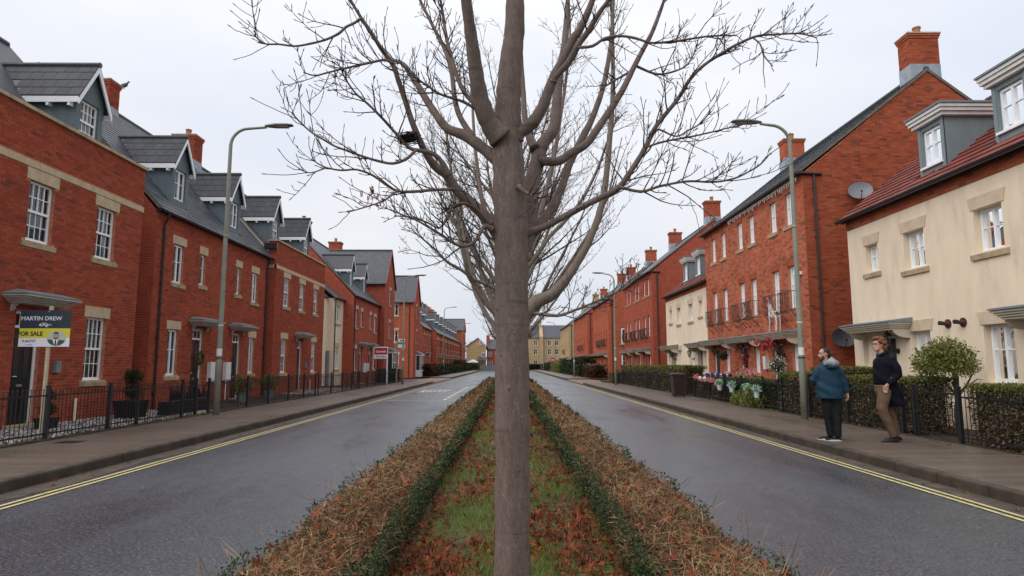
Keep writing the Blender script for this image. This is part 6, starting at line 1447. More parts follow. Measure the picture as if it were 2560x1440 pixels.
def measured_tree(name, data, label, bark, twm, rg, step, ln, lev, rmin, rmax, top_ext):
    base = data[0][1][0]; t = thing(name, label, 'tree', (base[0], base[1], .1), 'bare street trees along the median'); tw = MB()
    for nm, P, Rr in data:
        P = [Vector(p) for p in P]; Rr = list(Rr)
        if nm == 'trunk':
            P = [Vector((P[0].x, P[0].y, .08))] + [p for p in P if p.z > .3]; Rr = [Rr[0] * 1.18] + Rr[-(len(P) - 1):]
        if P[-1].z > top_ext[0] and (Rr[-1] > .0075 or nm == 'trunk') and P[-1].z - P[-2].z > .02:      # limbs go on above the picture
            d = (P[-1] - P[-2]).normalized(); c = P[-1].copy(); r = Rr[-1]
            for k in range(4):
                d = (d + Vector((rg.gauss(0, .12), rg.gauss(0, .12), .18))).normalized(); c = c + d * top_ext[1] * (.5 if nm != 'trunk' else .8); P.append(c.copy()); Rr.append(max(r * (1 - (k + 1) / 4.6), .004))
        sp, sr = smooth_path(P, Rr, 4 if Rr[0] > .012 else 3)
        sr = [r * (1 + .035 * math.sin(i * 2.3) + rg.uniform(-.025, .025)) for i, r in enumerate(sr)]
        if nm != 'trunk' and Rr[0] > .010:
            for q_, k_ in enumerate((1.5, 1.38, 1.25, 1.14, 1.06)): sr[q_] *= k_      # swollen collar where it leaves the stem
        mb = MB(); mb.tube(sp, sr, 22 if nm == 'trunk' else (12 if Rr[0] > .015 else 8))
        if nm != 'trunk' and Rr[0] > .012:     # branch collar
            pass
        mb.build('trunk' if nm == 'trunk' else 'branch', bark if max(Rr) > .010 else bark, t, smooth=True)
        if nm != 'trunk':
            thick = Rr[0] > .022
            twigs(tw, sp, sr, rg, .42 if thick else .12, step * (1.5 if thick else 1.0), ln * (1.3 if thick else 1), lev, 4, rmin, rmax)
            if Rr[-1] < .012:   # finishing shoots at the tip
                twigs(tw, sp[-6:], sr[-6:], rg, .1, step * .6, ln * .7, max(lev - 1, 0), 4, rmin, rmax)
    tw.build('crown', twm, t, kind='stuff'); return t
rg = random.Random(11)
TA = measured_tree('street_tree', TREE_A, 'large bare tree in the foreground with thick smooth trunk, nearest of the median row', 'bark', 'twig', rg, .050, .34, 1, .0016, .0046, (3.3, .9))
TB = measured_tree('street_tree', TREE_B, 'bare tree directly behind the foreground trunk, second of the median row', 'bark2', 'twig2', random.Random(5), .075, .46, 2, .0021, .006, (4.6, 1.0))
# old knots and scars on the near trunk
m = MB(); rg = random.Random(21)
def knot(a, z, r):
    x, y = TREE_A[0][1][3][0] + math.cos(a) * .094, 3.6 + math.sin(a) * .094
    m.ell((x, y, z), (r * .8, r * .5, r), 8, 6, jit=.2)
for a, z, r in ((-1.75, 1.42, .016), (-1.0, 1.26, .020), (-.45, 1.30, .018), (.05, 1.72, .022), (-2.6, 1.86, .016), (3.1, 1.10, .026), (-1.45, 1.72, .010), (-1.2, .98, .010), (-.2, 2.16, .03), (-2.2, 1.60, .011)): knot(a, z, r)
m.build('knot', 'bark', TA, smooth=True)
def wild_tree(x, y, hgt, label, rg, dens=1.0, spread=1.9, z0=1.9):
    t = thing('street_tree', label, 'tree', (x, y, .08), 'bare street trees along the median'); tw = MB(); k = max(1.0, y / 14)
    P = [Vector((x + rg.gauss(0, .02), y + rg.gauss(0, .02), .08 + hgt * i / 10)) for i in range(11)]; Rr = [.11 * (1 - .09 * i) for i in range(11)]
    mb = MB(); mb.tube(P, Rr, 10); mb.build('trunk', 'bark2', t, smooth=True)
    nb = 17
    for i in range(nb):
        zs = z0 + (hgt * .62 - z0) * i / nb; az = i * 2.4 + rg.uniform(-.4, .4); el = R(rg.uniform(38, 55) + 12 * i / nb); L = (hgt - zs) * rg.uniform(.52, .72)
        d = Vector((math.cos(az) * math.cos(el), math.sin(az) * math.cos(el), math.sin(el))); c = Vector((x, y, zs)); pts = [c.copy()]; n = 7
        for j in range(n):
            d = (d + Vector((rg.gauss(0, .07), rg.gauss(0, .07), .10))).normalized(); c = c + d * (L / n); pts.append(c.copy())
        r0 = .045 * (1 - .5 * i / nb); rad = [r0 * (1 - .86 * j / n) for j in range(n + 1)]
        mb = MB(); mb.tube(pts, rad, 6); mb.build('branch', 'bark2', t, smooth=True)
        for w in range(5):    # secondary limbs
            j = rg.randint(2, n - 1); a2 = az + rg.uniform(-1.3, 1.3); e2 = R(rg.uniform(15, 60)); d2 = Vector((math.cos(a2) * math.cos(e2), math.sin(a2) * math.cos(e2), math.sin(e2))); c2 = pts[j].copy(); p2 = [c2.copy()]; L2 = L * rg.uniform(.3, .5)
            for q in range(5): d2 = (d2 + Vector((rg.gauss(0, .12), rg.gauss(0, .12), .08))).normalized(); c2 = c2 + d2 * (L2 / 5); p2.append(c2.copy())
            r2 = [max(rad[j] * .55 * (1 - q / 5.6), .003 * k) for q in range(6)]
            tw.tube(p2, r2, 4, cap=False); twigs(tw, p2, r2, rg, .1, .17 / dens, .42, 1, 3, .0022 * k, .005 * k, .3, .14, False)
        twigs(tw, pts, rad, rg, .3, .16 / dens, .5, 1, 3, .0022 * k, .006 * k, .3, .14, False)
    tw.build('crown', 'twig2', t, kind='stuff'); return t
names = ['third', 'fourth', 'fifth', 'sixth', 'seventh', 'eighth', 'ninth', 'tenth']
for i, (y, hh, dn) in enumerate(((9.6, 7.4, 1.3), (12.9, 7.8, 1.2), (16.6, 8.0, 1.1), (20.8, 7.8, .9), (26, 6.6, .75), (32, 7.0, .6), (39, 6.8, .5), (47, 6.8, .45))):
    wild_tree(.03, y, hh, 'bare street tree behind the foreground trunk, %s of the median row' % names[i], random.Random(40 + i), dn)
for x, y, hh, lb in ((-10.5, 163, 9.0, 'bare tree above the roofs at the far left end, left one'), (-3.0, 168, 10.0, 'bare tree above the roofs at the far left end, right one')):
    o = wild_tree(x, y, hh, lb, random.Random(int(y)), .35, z0=2.5); o['group'] = 'far bare trees'
# bird nest in the left limb
t = thing('bird_nest', 'dark twig bird nest wedged in the left branches of the foreground tree', 'nest', (-.555, 3.36, 2.80)); m = MB(); rg = random.Random(9)
for k in range(120):
    a = rg.uniform(0, 6.28); r = .022 + .030 * rg.random(); z = 2.79 + rg.uniform(-.03, .02); l = rg.uniform(.03, .08); c = Vector((-.555 + r * 1.15 * math.cos(a), 3.36 + r * math.sin(a), z)); d = Vector((-math.sin(a) + rg.gauss(0, .4), math.cos(a) + rg.gauss(0, .4), rg.gauss(0, .25))).normalized()
    m.tube([c - d * l / 2, c + d * l / 2], .0022, 3, cap=False)
m.build('nest_twigs', 'twig', t, kind='stuff'); m = MB(); m.ell((-.555, 3.36, 2.785), (.040, .036, .026), 10, 6, jit=.15); m.build('nest_cup', 'core', t)

# ================================================================== median hedges, litter and grass
M['straw'] = rampmat('dead_stalk', [(0, (.08, .038, .020)), (.25, (.20, .112, .058)), (.6, (.33, .195, .10)), (.9, (.48, .32, .19)), (1, (.20, .15, .055))], 'attr', .9, .08, .12, 50, 0)
M['lonicera'] = LG('median_hedge_leaf', [(0, (.014, .026, .012)), (.5, (.040, .070, .026)), (.85, (.080, .120, .042)), (1, (.13, .14, .05))])
M['litter'] = rampmat('fallen_leaf', [(0, (.08, .020, .014)), (.3, (.17, .038, .018)), (.6, (.27, .058, .020)), (.85, (.40, .10, .026)), (1, (.18, .07, .05))], 'attr', .6, .2, .3, 45, 0, .15)
M['grass'] = LG('grass_blade', [(0, (.08, .11, .024)), (.5, (.17, .25, .05)), (1, (.30, .36, .09))], .35)
def ydist(n, y0, y1, pw=1.7):
    u = RNG.random(n); a, b = y0 ** (1 - pw), y1 ** (1 - pw); return (a + (b - a) * u) ** (1 / (1 - pw))
def hedge_top(y): return .435 + .018 * np.sin(y * 1.3) + .012 * np.sin(y * 3.7 + 1)
def median_hedge(sg, label):
    t = thing('median_hedge', label, 'hedge', (sg * 1.18, 25, .1), 'low clipped hedges along the median')
    m = MB(); n = 40
    for i in range(n):
        ya, yb = 1.2 + 52 * i / n, 1.2 + 52 * (i + 1) / n; a, b = sorted((sg * .93, sg * 1.47)); m.box(a, b, ya, yb, .05, .36)
    m.build('core', 'core', t)
    N = 34000; Y = ydist(N, 1.3, 53, 1.55); X = RNG.uniform(.84, 1.56, N) + .04 * np.sin(Y * 2.3) ; edge = np.abs(X - 1.2) / .36
    z = hedge_top(Y) - .10 * edge ** 4 - RNG.random(N) ** 2 * .10
    P = np.stack([sg * X, Y, z], 1); D = runit(N) * np.array((1, 1, .55)) + np.array((0, 0, .35)); D /= np.linalg.norm(D, axis=1)[:, None]
    sc = np.maximum(1.0, Y / 7); ln = RNG.uniform(.05, .18, N) * np.minimum(sc, 2.2); wd = RNG.uniform(.0026, .0058, N) * sc * 1.15
    V, F = shards(P - D * (ln * .4)[:, None], D, perp(D), ln, wd); addobj('dead_stalks', npmesh('dead_stalks', V, F, 'straw', RNG.random(N)), t, 'stuff')
    N = 46000; Y = ydist(N, 1.3, 53, 1.55); side = RNG.random(N)
    inner = side < .76; X = np.where(inner, .84 + RNG.normal(0, .025, N) + .03 * np.sin(Y * 4), 1.51 + RNG.normal(0, .022, N) + .04 * np.sin(Y * 2.3))
    z = np.where(inner, RNG.uniform(.10, 1.02, N) * hedge_top(Y), hedge_top(Y) - RNG.random(N) ** 1.5 * .36)
    few = RNG.random(N) < .10; X = np.where(few, RNG.uniform(.86, 1.54, N), X); z = np.where(few, hedge_top(Y) + RNG.uniform(-.05, .02, N), z)
    X = X + np.where(inner, .05 * np.sin(Y * 6.1) * np.sin(Y * 1.9), .05 * np.sin(Y * 5.2))
    P = np.stack([sg * X, Y, z], 1); D = runit(N); D[:, 2] += .3; D /= np.linalg.norm(D, axis=1)[:, None]; sc = np.maximum(1.0, Y / 6)
    ln = RNG.uniform(.012, .028, N) * sc; V, F = shards(P, D, perp(D), ln, ln * .6); addobj('foliage', npmesh('foliage', V, F, 'lonicera', RNG.random(N)), t, 'stuff')
    # stray long shoots
    N = 110; Y = ydist(N, 2.8, 30, 1.4); X = np.where(RNG.random(N) < .6, 1.55, RNG.uniform(.85, 1.5, N)); P = np.stack([sg * X, Y, hedge_top(Y) - .03], 1); D = runit(N) * .6 + np.array((sg * .5, 0, .8)); D /= np.linalg.norm(D, axis=1)[:, None]
    ln = RNG.uniform(.12, .26, N); V, F = shards(P, D, perp(D), ln, np.full(N, .005)); addobj('stray_shoots', npmesh('stray_shoots', V, F, 'straw', RNG.random(N)), t, 'stuff')
median_hedge(-1, 'low hedge of dead straw-coloured stalks on the left of the median'); median_hedge(1, 'low hedge of dead straw-coloured stalks on the right of the median')
def leaves(n, P, tilt, size, rnd):
    """lobed leaves, each five kite-shaped lobes"""
    ang = RNG.uniform(0, 6.28, n); S = size; V = np.zeros((n, 5, 4, 3))
    for k, (a, l) in enumerate(((0, 1.0), (1.05, .85), (-1.05, .85), (2.2, .5), (-2.2, .5))):
        A = ang + a
        for j, (da, rr_) in enumerate(((0, 0), (-.42, .52), (0, 1.0), (.42, .52))):
            V[:, k, j, 0] = np.cos(A + da) * rr_ * l * S; V[:, k, j, 1] = np.sin(A + da) * rr_ * l * S; V[:, k, j, 2] = (rr_ ** 2) * l * S * RNG.uniform(-.2, .9, n)
    nx, ny = RNG.normal(0, tilt, n), RNG.normal(0, tilt, n)
    V[..., 2] += V[..., 0] * nx[:, None, None] + V[..., 1] * ny[:, None, None]; V += P[:, None, None, :]
    return V.reshape(-1, 3), np.arange(n * 20).reshape(-1, 4), np.repeat(rnd, 5)
N = 15000; Y = ydist(N, 2.2, 50, 1.5); X = RNG.uniform(-.86, .86, N); keep = (np.sin(X * 5 + Y * 1.1) + np.sin(Y * 2.7 - X * 3) + 1.6 * np.abs(X) / .8 + RNG.normal(0, .8, N)) > .2
X, Y = X[keep], Y[keep]; n = len(X); zz = .105 + .03 * (1 - np.abs(X)) + RNG.uniform(0, .03, n)
V, F, r = leaves(n, np.stack([X, Y, zz], 1), .6, RNG.uniform(.020, .044, n) * np.maximum(1, Y / 10), RNG.random(n)); tag(addobj('fallen_leaves', npmesh('fallen_leaves', V, F, 'litter', r), kind='stuff'), 'red-brown fallen leaves over the median grass', 'leaves')
N = 1100; Y = ydist(N, 2.4, 50, 1.5); X = RNG.uniform(.86, 1.5, N) * np.where(RNG.random(N) < .5, 1, -1); zz = hedge_top(Y) + RNG.uniform(-.05, .02, N)
V, F, r = leaves(N, np.stack([X, Y, zz], 1), .6, RNG.uniform(.026, .050, N) * np.maximum(1, Y / 12), RNG.random(N)); tag(addobj('fallen_leaves', npmesh('fallen_leaves', V, F, 'litter', r), kind='stuff'), 'rusty fallen leaves caught on top of the median hedges', 'leaves')
N = 420; Y = RNG.uniform(6, 46, N); sd = RNG.random(N); X = np.where(sd < .3, RNG.uniform(-8.7, -8.3, N), np.where(sd < .6, RNG.uniform(7.6, 8.0, N), np.where(sd < .8, RNG.uniform(-6.08, -5.7, N), RNG.uniform(5.3, 5.58, N)))); zz = np.where(sd < .6, .155, .012)
V, F, r = leaves(N, np.stack([X, Y, zz], 1), .12, RNG.uniform(.03, .05, N), RNG.random(N)); tag(addobj('fallen_leaves', npmesh('fallen_leaves', V, F, 'litter', r), kind='stuff'), 'scattered brown leaves along the kerbs and pavement edges', 'leaves')
N = 60000; Y = ydist(N, 2.2, 50, 1.5); X = RNG.uniform(-.84, .84, N); g = np.sin(X * 5 + Y * 1.1 + 2.6) + np.sin(Y * 2.7 - X * 3 + 2.2) - 1.1 * np.abs(X) / .8 + RNG.normal(0, .55, N); keep = g > -.1
X, Y = X[keep], Y[keep]; n = len(X); D = runit(n) * .55 + np.array((0, 0, 1)); D /= np.linalg.norm(D, axis=1)[:, None]; ln = RNG.uniform(.03, .09, n)
V, F = shards(np.stack([X, Y, .10 + .03 * (1 - np.abs(X))], 1), D, perp(D), ln, RNG.uniform(.003, .006, n) * np.maximum(1, Y / 6)); tag(addobj('grass', npmesh('grass', V, F, 'grass', RNG.random(n)), kind='stuff'), 'patchy green grass along the middle of the median', 'grass')
# weeds at the kerb and pavement edges
N = 2600; cy = RNG.uniform(6, 40, 46); cxs = np.where(RNG.random(46) < .5, np.where(RNG.random(46) < .5, -8.45, -6.13), np.where(RNG.random(46) < .5, 7.88, 5.62)); i = RNG.integers(0, 46, N)
P = np.stack([cxs[i] + RNG.normal(0, .05, N), cy[i] + RNG.normal(0, .14, N), np.where(np.abs(cxs[i]) > 7, .15, np.where(cxs[i] < -6 , .0, .0)) + 0 * cy[i]], 1); D = runit(N) * .7 + np.array((0, 0, .8)); D /= np.linalg.norm(D, axis=1)[:, None]; ln = RNG.uniform(.02, .08, N)
V, F = shards(P, D, perp(D), ln, ln * .25); tag(addobj('weeds', npmesh('weeds', V, F, 'grass', RNG.random(N) * .7), kind='stuff'), 'small weeds growing along the kerbs and railings', 'weeds')
# last brown leaves still hanging on the near tree
N = 16; P = np.array((-.71, 3.25, 2.42)) + RNG.normal(0, .03, (N, 3)); V, F, r = leaves(N, P, 1.2, RNG.uniform(.012, .022, N), RNG.random(N)); addobj('withered_leaves', npmesh('withered_leaves', V, F, 'litter', r), TA, 'stuff')

# grit and broken bits on the road
N = 700; X = np.where(RNG.random(N) < .5, -1, 1) * (1.6 + RNG.random(N) ** 1.6 * 3.9); Y = RNG.uniform(4, 40, N); P = np.stack([X, Y, np.full(N, .006)], 1); D = runit(N) * np.array((1, 1, .1)); D /= np.linalg.norm(D, axis=1)[:, None]; ln = RNG.uniform(.01, .05, N)
V, F = shards(P, D, np.cross(D, np.array((0, 0, 1.0))), ln, ln * .45); tag(addobj('road_grit', npmesh('road_grit', V, F, 'twig_br', RNG.random(N) * .6), kind='stuff'), 'dark bits of grit and twig scattered on the road', 'grit')

# ================================================================== the two men
M['skin'] = plain('skin', (.50, .27, .20), .5, .35, .06, 20); M['skin'].node_tree.nodes['Principled BSDF'].inputs['Subsurface Weight'].default_value = .08
M['teal'] = plain('teal_jacket', (.010, .040, .066), .7, .25, .14, 9, bmp=.3, bscale=160); M['hoodgrey'] = plain('grey_hood', (.24, .28, .29), .85, .15, .15, 12, bmp=.3, bscale=120)
M['blacktr'] = plain('black_jeans', (.010, .011, .012), .8, .2, .2, 12, bmp=.3, bscale=140); M['coat'] = plain('navy_coat', (.005, .006, .011), .85, .15, .15, 14, bmp=.4, bscale=260)
M['browntr'] = plain('brown_trousers', (.135, .085, .055), .85, .15, .12, 10, bmp=.3, bscale=200); M['tealtop'] = plain('teal_jumper', (.02, .085, .115), .85, .15, .1, 14)
M['hairdk'] = plain('dark_hair', (.022, .019, .018), .6, .3, .25, 60, bmp=.5, bscale=150); M['hairgn'] = plain('ginger_hair', (.17, .062, .028), .6, .3, .25, 50, bmp=.6, bscale=120); M['beard'] = plain('grizzled_beard', (.055, .05, .048), .8, .2, .4, 90, bmp=.5, bscale=200)
M['shoe'] = plain('dark_shoe', (.018, .014, .013), .55, .35, .15, 12); M['sole'] = plain('white_sole', (.66, .65, .62), .6, .3, .06, 12); M['eye'] = plain('eye', (.03, .025, .02), .2, .5, .05, 9); M['lips'] = plain('lips', (.36, .14, .12), .5, .3, .05, 20)
def remesh(mb, voxel, iters, name, mat, parent, fac=.5, folds=0.0, fscale=7.0, seed=0):
    """fuse overlapping volumes into one continuous skin"""
    tmp = mb.mesh('tmp', mat, (0, 0, 0)); o = bpy.data.objects.new('tmp', tmp); COL.objects.link(o)
    bm = bmesh.new(); bm.from_mesh(tmp); bmesh.ops.recalc_face_normals(bm, faces=bm.faces); bm.to_mesh(tmp); bm.free()
    r = o.modifiers.new('r', 'REMESH'); r.mode = 'VOXEL'; r.voxel_size = voxel; r.use_smooth_shade = True
    s = o.modifiers.new('s', 'SMOOTH'); s.factor = fac; s.iterations = iters
    dg = bpy.context.evaluated_depsgraph_get(); me = bpy.data.meshes.new_from_object(o.evaluated_get(dg)); bpy.data.objects.remove(o)
    L = WL[parent.name]; n = len(me.vertices); co = np.empty(n * 3, np.float32); me.vertices.foreach_get('co', co); co = co.reshape(-1, 3)
    if folds:
        nn = np.empty(n * 3, np.float32); me.vertices.foreach_get('normal', nn); nn = nn.reshape(-1, 3)
        x, y, z = co[:, 0] * fscale, co[:, 1] * fscale, co[:, 2] * fscale
        a = np.sin(z * 3.1 + x * 2.2 + seed) + np.sin(z * 5.3 - y * 3.4 + x * 1.1 + seed * 2) * .7 + np.sin(x * 7 + y * 5 + z * 1.3) * .4
        co = co + nn * (a * folds)[:, None]
    me.vertices.foreach_set('co', (co - np.array(L)).astype(np.float32).ravel()); me.materials.clear(); me.materials.append(M[mat]); me.name = name
    me.polygons.foreach_set('use_smooth', [True] * len(me.polygons)); me.update()
    ob = bpy.data.objects.new(name, me); COL.objects.link(ob); ob.parent = parent; WL[ob.name] = Vector(L); return ob
class Fig:
    """places a figure: x right, y away, z up from the ground between the feet"""
    def __init__(s, x, y, z): s.O = Vector((x, y, z))
    def p(s, a): return s.O + Vector(a)
    def tube(s, mb, pts, rad, n=12): mb.tube([s.p(q) for q in pts], rad, n)
    def loft(s, mb, rows, n=20):   # rows: (cx, cy, z, rx, ry)
        mb.rings([[s.p((cx + rx * math.cos(2 * math.pi * j / n), cy + ry * math.sin(2 * math.pi * j / n), z)) for j in range(n)] for cx, cy, z, rx, ry in rows])
    def ell(s, mb, c, r, nu=14, nv=10, jit=0): mb.ell(tuple(s.p(c)), r, nu, nv, jit=jit)
def head_rings(fg, mb, c, f, k=1.0):
    """c chin-level centre under the skull; f unit facing direction in the ground plane"""
    F = Vector((f[0], f[1], 0)); S = Vector((-f[1], f[0], 0)); n = 18; rs = []
    for z, xf, xb, w in ((.0, .075, .02, .03), (.018, .090, -.01, .048), (.045, .090, -.05, .057), (.07, .086, -.074, .063), (.095, .084, -.088, .069), (.118, .077, -.094, .072), (.137, .086, -.097, .074), (.165, .082, -.096, .075), (.195, .060, -.080, .062), (.215, .025, -.045, .036), (.220, .0, -.02, .012)):
        m_, r_ = (xf + xb) / 2, (xf - xb) / 2
        rs.append([fg.p(c) + F * k * (m_ + r_ * math.cos(2 * math.pi * j / n)) + S * k * (w * math.sin(2 * math.pi * j / n)) + Vector((0, 0, z * k)) for j in range(n)])
    mb.rings(rs); q = lambda x, y, z: fg.p(c) + F * x * k + S * y * k + Vector((0, 0, z * k))
    mb.tube([q(.076, 0, .125), q(.092, 0, .10), q(.106, 0, .078), (q(.085, 0, .070))], [.008, .011, .014, .010], 8)          # nose
    for sg in (-1, 1):
        mb.tube([q(.086, sg * .018, .145), q(.082, sg * .045, .142)], [.009, .006], 6)                                             # brow
        mb.tube([q(-.012, sg * .070, .082), q(-.018, sg * .082, .100), q(-.020, sg * .084, .122), q(-.004, sg * .076, .128)], [.006, .010, .010, .006], 6)   # ears
        mb.ell(tuple(q(.084, sg * .012, .078)), (.008, .008, .007), 8, 6)
    mb.tube([q(.088, -.018, .046), q(.096, 0, .047), q(.088, .018, .046)], [.006, .008, .006], 6)                                 # mouth
    return q
def hand(fg, mb, wrist, d, side, curl=.5, k=1.0):
    """palm, four fingers of different lengths and a thumb"""
    D = Vector(d).normalized(); S = Vector(side); S = (S - D * S.dot(D)).normalized(); N = D.cross(S); w = fg.p(wrist)
    mb.rings([[w + D * a + S * (sx * b) + N * (sy * c) for sx, sy in ((-1, -1), (1, -1), (1, 1), (-1, 1))] for a, b, c in ((-.01, .024, .018), (.03, .036, .016), (.085, .040, .013))])
    for i, (o, l) in enumerate(((-.031, .062), (-.011, .074), (.010, .070), (.030, .054))):
        b = w + D * .08 + S * o; d1 = (D + N * curl * .4).normalized(); d2 = (D + N * curl * 1.3).normalized()
        mb.tube([b, b + d1 * l * .5, b + d1 * l * .5 + d2 * l * .32, b + d1 * l * .5 + d2 * l * .55], [.0098, .009, .008, .006], 7)
    b = w + D * .025 - S * .034; d1 = (D * .6 - S * .8 + N * .35).normalized(); d2 = (D * .9 - S * .3 + N * .5).normalized(); mb.tube([b, b + d1 * .035, b + d1 * .035 + d2 * .03], [.012, .0105, .008], 7)
def shoe(fg, heel, d, L, mat, t, sole=None, hgt=.075):
    D = Vector((d[0], d[1], 0)).normalized(); S = Vector((-D.y, D.x, 0)); h_ = fg.p(heel); m = MB(); n = 12
    rows = ((-.02, .030, .045), (.03, .040, hgt), (.10, .042, hgt * .95), (.17, .046, .055), (.24, .042, .042), (.285, .022, .030))
    m.rings([[h_ + D * a * L / .285 + S * (b * math.cos(2 * math.pi * j / n)) + Vector((0, 0, max(.012, z * .5 + z * .5 * math.sin(2 * math.pi * j / n)))) for j in range(n)] for a, b, z in rows]); o = m.build('shoe', mat, t, smooth=True)
    m = MB(); n = 14; m.rings([[h_ + D * (L * .5 - .012 + (L * .5 + .02) * math.cos(2 * math.pi * j / n)) + S * (.047 * math.sin(2 * math.pi * j / n)) + Vector((0, 0, z)) for j in range(n)] for z in (.001, .022)]); m.build('sole', sole or mat, o)
def eyes(q, t):
    for sg in (-1, 1):
        m = MB(); m.ell(tuple(q(.074, sg * .030, .120)), (.009, .009, .006), 8, 6); m.build('eye', 'eye', t)

# --- man in the blue jacket
t = thing('person', 'man with dark beard in a teal jacket with grey hood, black jeans and white-soled trainers', 'person', (6.02, 11.9, .146)); fg = Fig(6.02, 11.9, .146)
f = Vector((-.95, .30, 0)).normalized(); b = MB()
q = head_rings(fg, b, (-.095, 0, 1.475), (f.x, f.y), 1.02)
fg.loft(b, ((-.075, .01, 1.36, .062, .062), (-.085, .005, 1.44, .056, .056), (-.09, 0, 1.53, .055, .056)))
fg.loft(b, ((-.01, .02, .80, .16, .12), (-.03, .02, 1.0, .17, .125), (-.04, .02, 1.25, .18, .11), (-.05, .02, 1.38, .10, .08)))
fg.tube(b, ((-.18, .03, 1.33), (-.27, .06, 1.14), (-.20, .20, 1.05), (-.12, .24, 1.08)), (.055, .045, .038, .028)); hand(fg, b, (-.12, .24, 1.08), (.9, .2, .15), (0, .3, 1), .9)
fg.tube(b, ((.11, .0, 1.33), (.23, -.02, 1.10), (.265, -.01, .92), (.275, -.02, .865)), (.055, .045, .036, .027)); hand(fg, b, (.275, -.02, .865), (.05, .02, -1), (0, -1, 0), .6)
for hx, hy, kx, ax, ay in ((-.07, .05, -.065, -.02, .08), (.06, -.02, .055, .045, -.04)): fg.tube(b, ((hx, hy, .84), (kx, (hy + ay) / 2, .46), (ax, ay, .09)), (.085, .060, .042))
remesh(b, .0065, 3, 'body', 'skin', t)
j = MB()      # jacket: body and sleeves
fg.loft(j, ((-.02, .02, .765, .242, .175), (-.02, .02, .80, .248, .18), (-.03, .02, .95, .240, .175), (-.035, .02, 1.10, .225, .165), (-.04, .02, 1.25, .210, .15), (-.045, .02, 1.34, .205, .135), (-.055, .015, 1.40, .125, .10), (-.07, .01, 1.435, .085, .08)), 26)
fg.tube(j, ((-.16, .03, 1.33), (-.235, .03, 1.24), (-.295, .06, 1.12), (-.25, .16, 1.04), (-.16, .22, 1.06)), (.072, .074, .068, .060, .050)); fg.tube(j, ((.09, .0, 1.34), (.165, -.01, 1.24), (.235, -.02, 1.08), (.265, -.02, .95), (.275, -.02, .885)), (.072, .072, .064, .056, .050))
remesh(j, .011, 4, 'jacket', 'teal', t, folds=.006, seed=1)
m = MB(); fg.tube(m, ((-.145, -.07, 1.40), (-.10, -.135, 1.43), (-.02, -.155, 1.42), (.06, -.12, 1.415), (.085, -.03, 1.40)), (.03, .055, .075, .055, .025)); fg.tube(m, ((-.08, -.10, 1.45), (-.02, -.115, 1.49), (.04, -.08, 1.47)), (.03, .05, .03)); remesh(m, .009, 3, 'hood', 'hoodgrey', t, folds=.003, seed=3)
m = MB(); fg.loft(m, ((0, -.165, 1.38, .02, .01), (-.02, -.145, 1.36, .10, .06), (-.02, -.13, 1.335, .115, .065), (-.02, -.11, 1.31, .06, .05))); remesh(m, .009, 3, 'hood_back', 'teal', t)
m = MB()
fg.loft(m, ((0, .02, .88, .185, .14), (0, .02, .78, .18, .135)))
for hx, hy, kx, ax, ay in ((-.07, .05, -.068, -.02, .075), (.065, -.02, .058, .045, -.045)): fg.tube(m, ((hx, hy, .84), (hx * .98, hy, .66), (kx, (hy + ay) / 2, .46), ((kx + ax) / 2, ay, .24), (ax, ay, .075)), (.108, .098, .080, .066, .062))
remesh(m, .010, 3, 'jeans', 'blacktr', t, folds=.003, fscale=6, seed=5)
shoe(fg, (.085, -.05, 0), (-.97, .2), .26, 'blacktr', t, 'sole'); shoe(fg, (.02, .08, 0), (-.9, .4), .26, 'blacktr', t, 'sole')
m = MB()      # cropped hair and full beard
m.ell(tuple(q(-.018, 0, .150)), (.088, .079, .080), 16, 12); m.ell(tuple(q(-.055, 0, .105)), (.052, .070, .070), 14, 10); remesh(m, .006, 2, 'hair', 'hairdk', t)
m = MB(); m.ell(tuple(q(.062, 0, .020)), (.042, .048, .050), 14, 10); m.ell(tuple(q(.030, .045, .050)), (.035, .022, .045), 10, 8); m.ell(tuple(q(.030, -.045, .050)), (.035, .022, .045), 10, 8); m.tube([q(.088, -.022, .058), q(.098, 0, .062), q(.088, .022, .058)], [.006, .009, .006], 6); remesh(m, .006, 2, 'beard', 'beard', t)
eyes(q, t)
# --- man in the long dark coat
t = thing('person', 'tall ginger-haired man with glasses walking in a long navy coat and brown trousers', 'person', (6.97, 11.72, .146)); fg = Fig(6.97, 11.72, .146)
f = Vector((-1, -.08, 0)).normalized(); b = MB(); q = head_rings(fg, b, (-.115, 0, 1.640), (f.x, f.y), 1.06)
fg.loft(b, ((-.05, .0, 1.50, .065, .07), (-.085, 0, 1.60, .056, .058), (-.10, 0, 1.70, .055, .056)))
fg.loft(b, ((-.07, 0, .90, .11, .15), (-.08, 0, 1.10, .11, .15), (-.05, 0, 1.35, .12, .18), (-.04, 0, 1.50, .07, .12)))
fg.tube(b, ((-.01, -.19, 1.48), (.03, -.25, 1.22), (-.09, -.20, 1.06), (-.125, -.185, 1.015)), (.055, .045, .034, .027)); hand(fg, b, (-.125, -.185, 1.02), (-.35, .05, -1), (.9, 0, -.3), .5)
fg.tube(b, ((-.01, .19, 1.48), (.06, .25, 1.22), (.02, .24, 1.0), (.0, .23, .95)), (.055, .045, .034, .027)); hand(fg, b, (.0, .23, .95), (-.1, 0, -1), (-1, 0, 0), .6)
fg.tube(b, ((-.10, -.08, .93), (-.185, -.09, .58), (-.02, -.09, .12)), (.088, .06, .045)); fg.tube(b, ((-.04, .08, .93), (.05, .08, .55), (.13, .07, .14)), (.088, .06, .045)); remesh(b, .0065, 3, 'body', 'skin', t)
m = MB(); fg.loft(m, ((-.075, .01, .92, .110, .12), (-.085, .01, 1.15, .118, .12), (-.085, .01, 1.35, .115, .11), (-.075, 0, 1.52, .07, .07), (-.085, 0, 1.60, .064, .064))); remesh(m, .011, 3, 'jumper', 'tealtop', t)
j = MB()
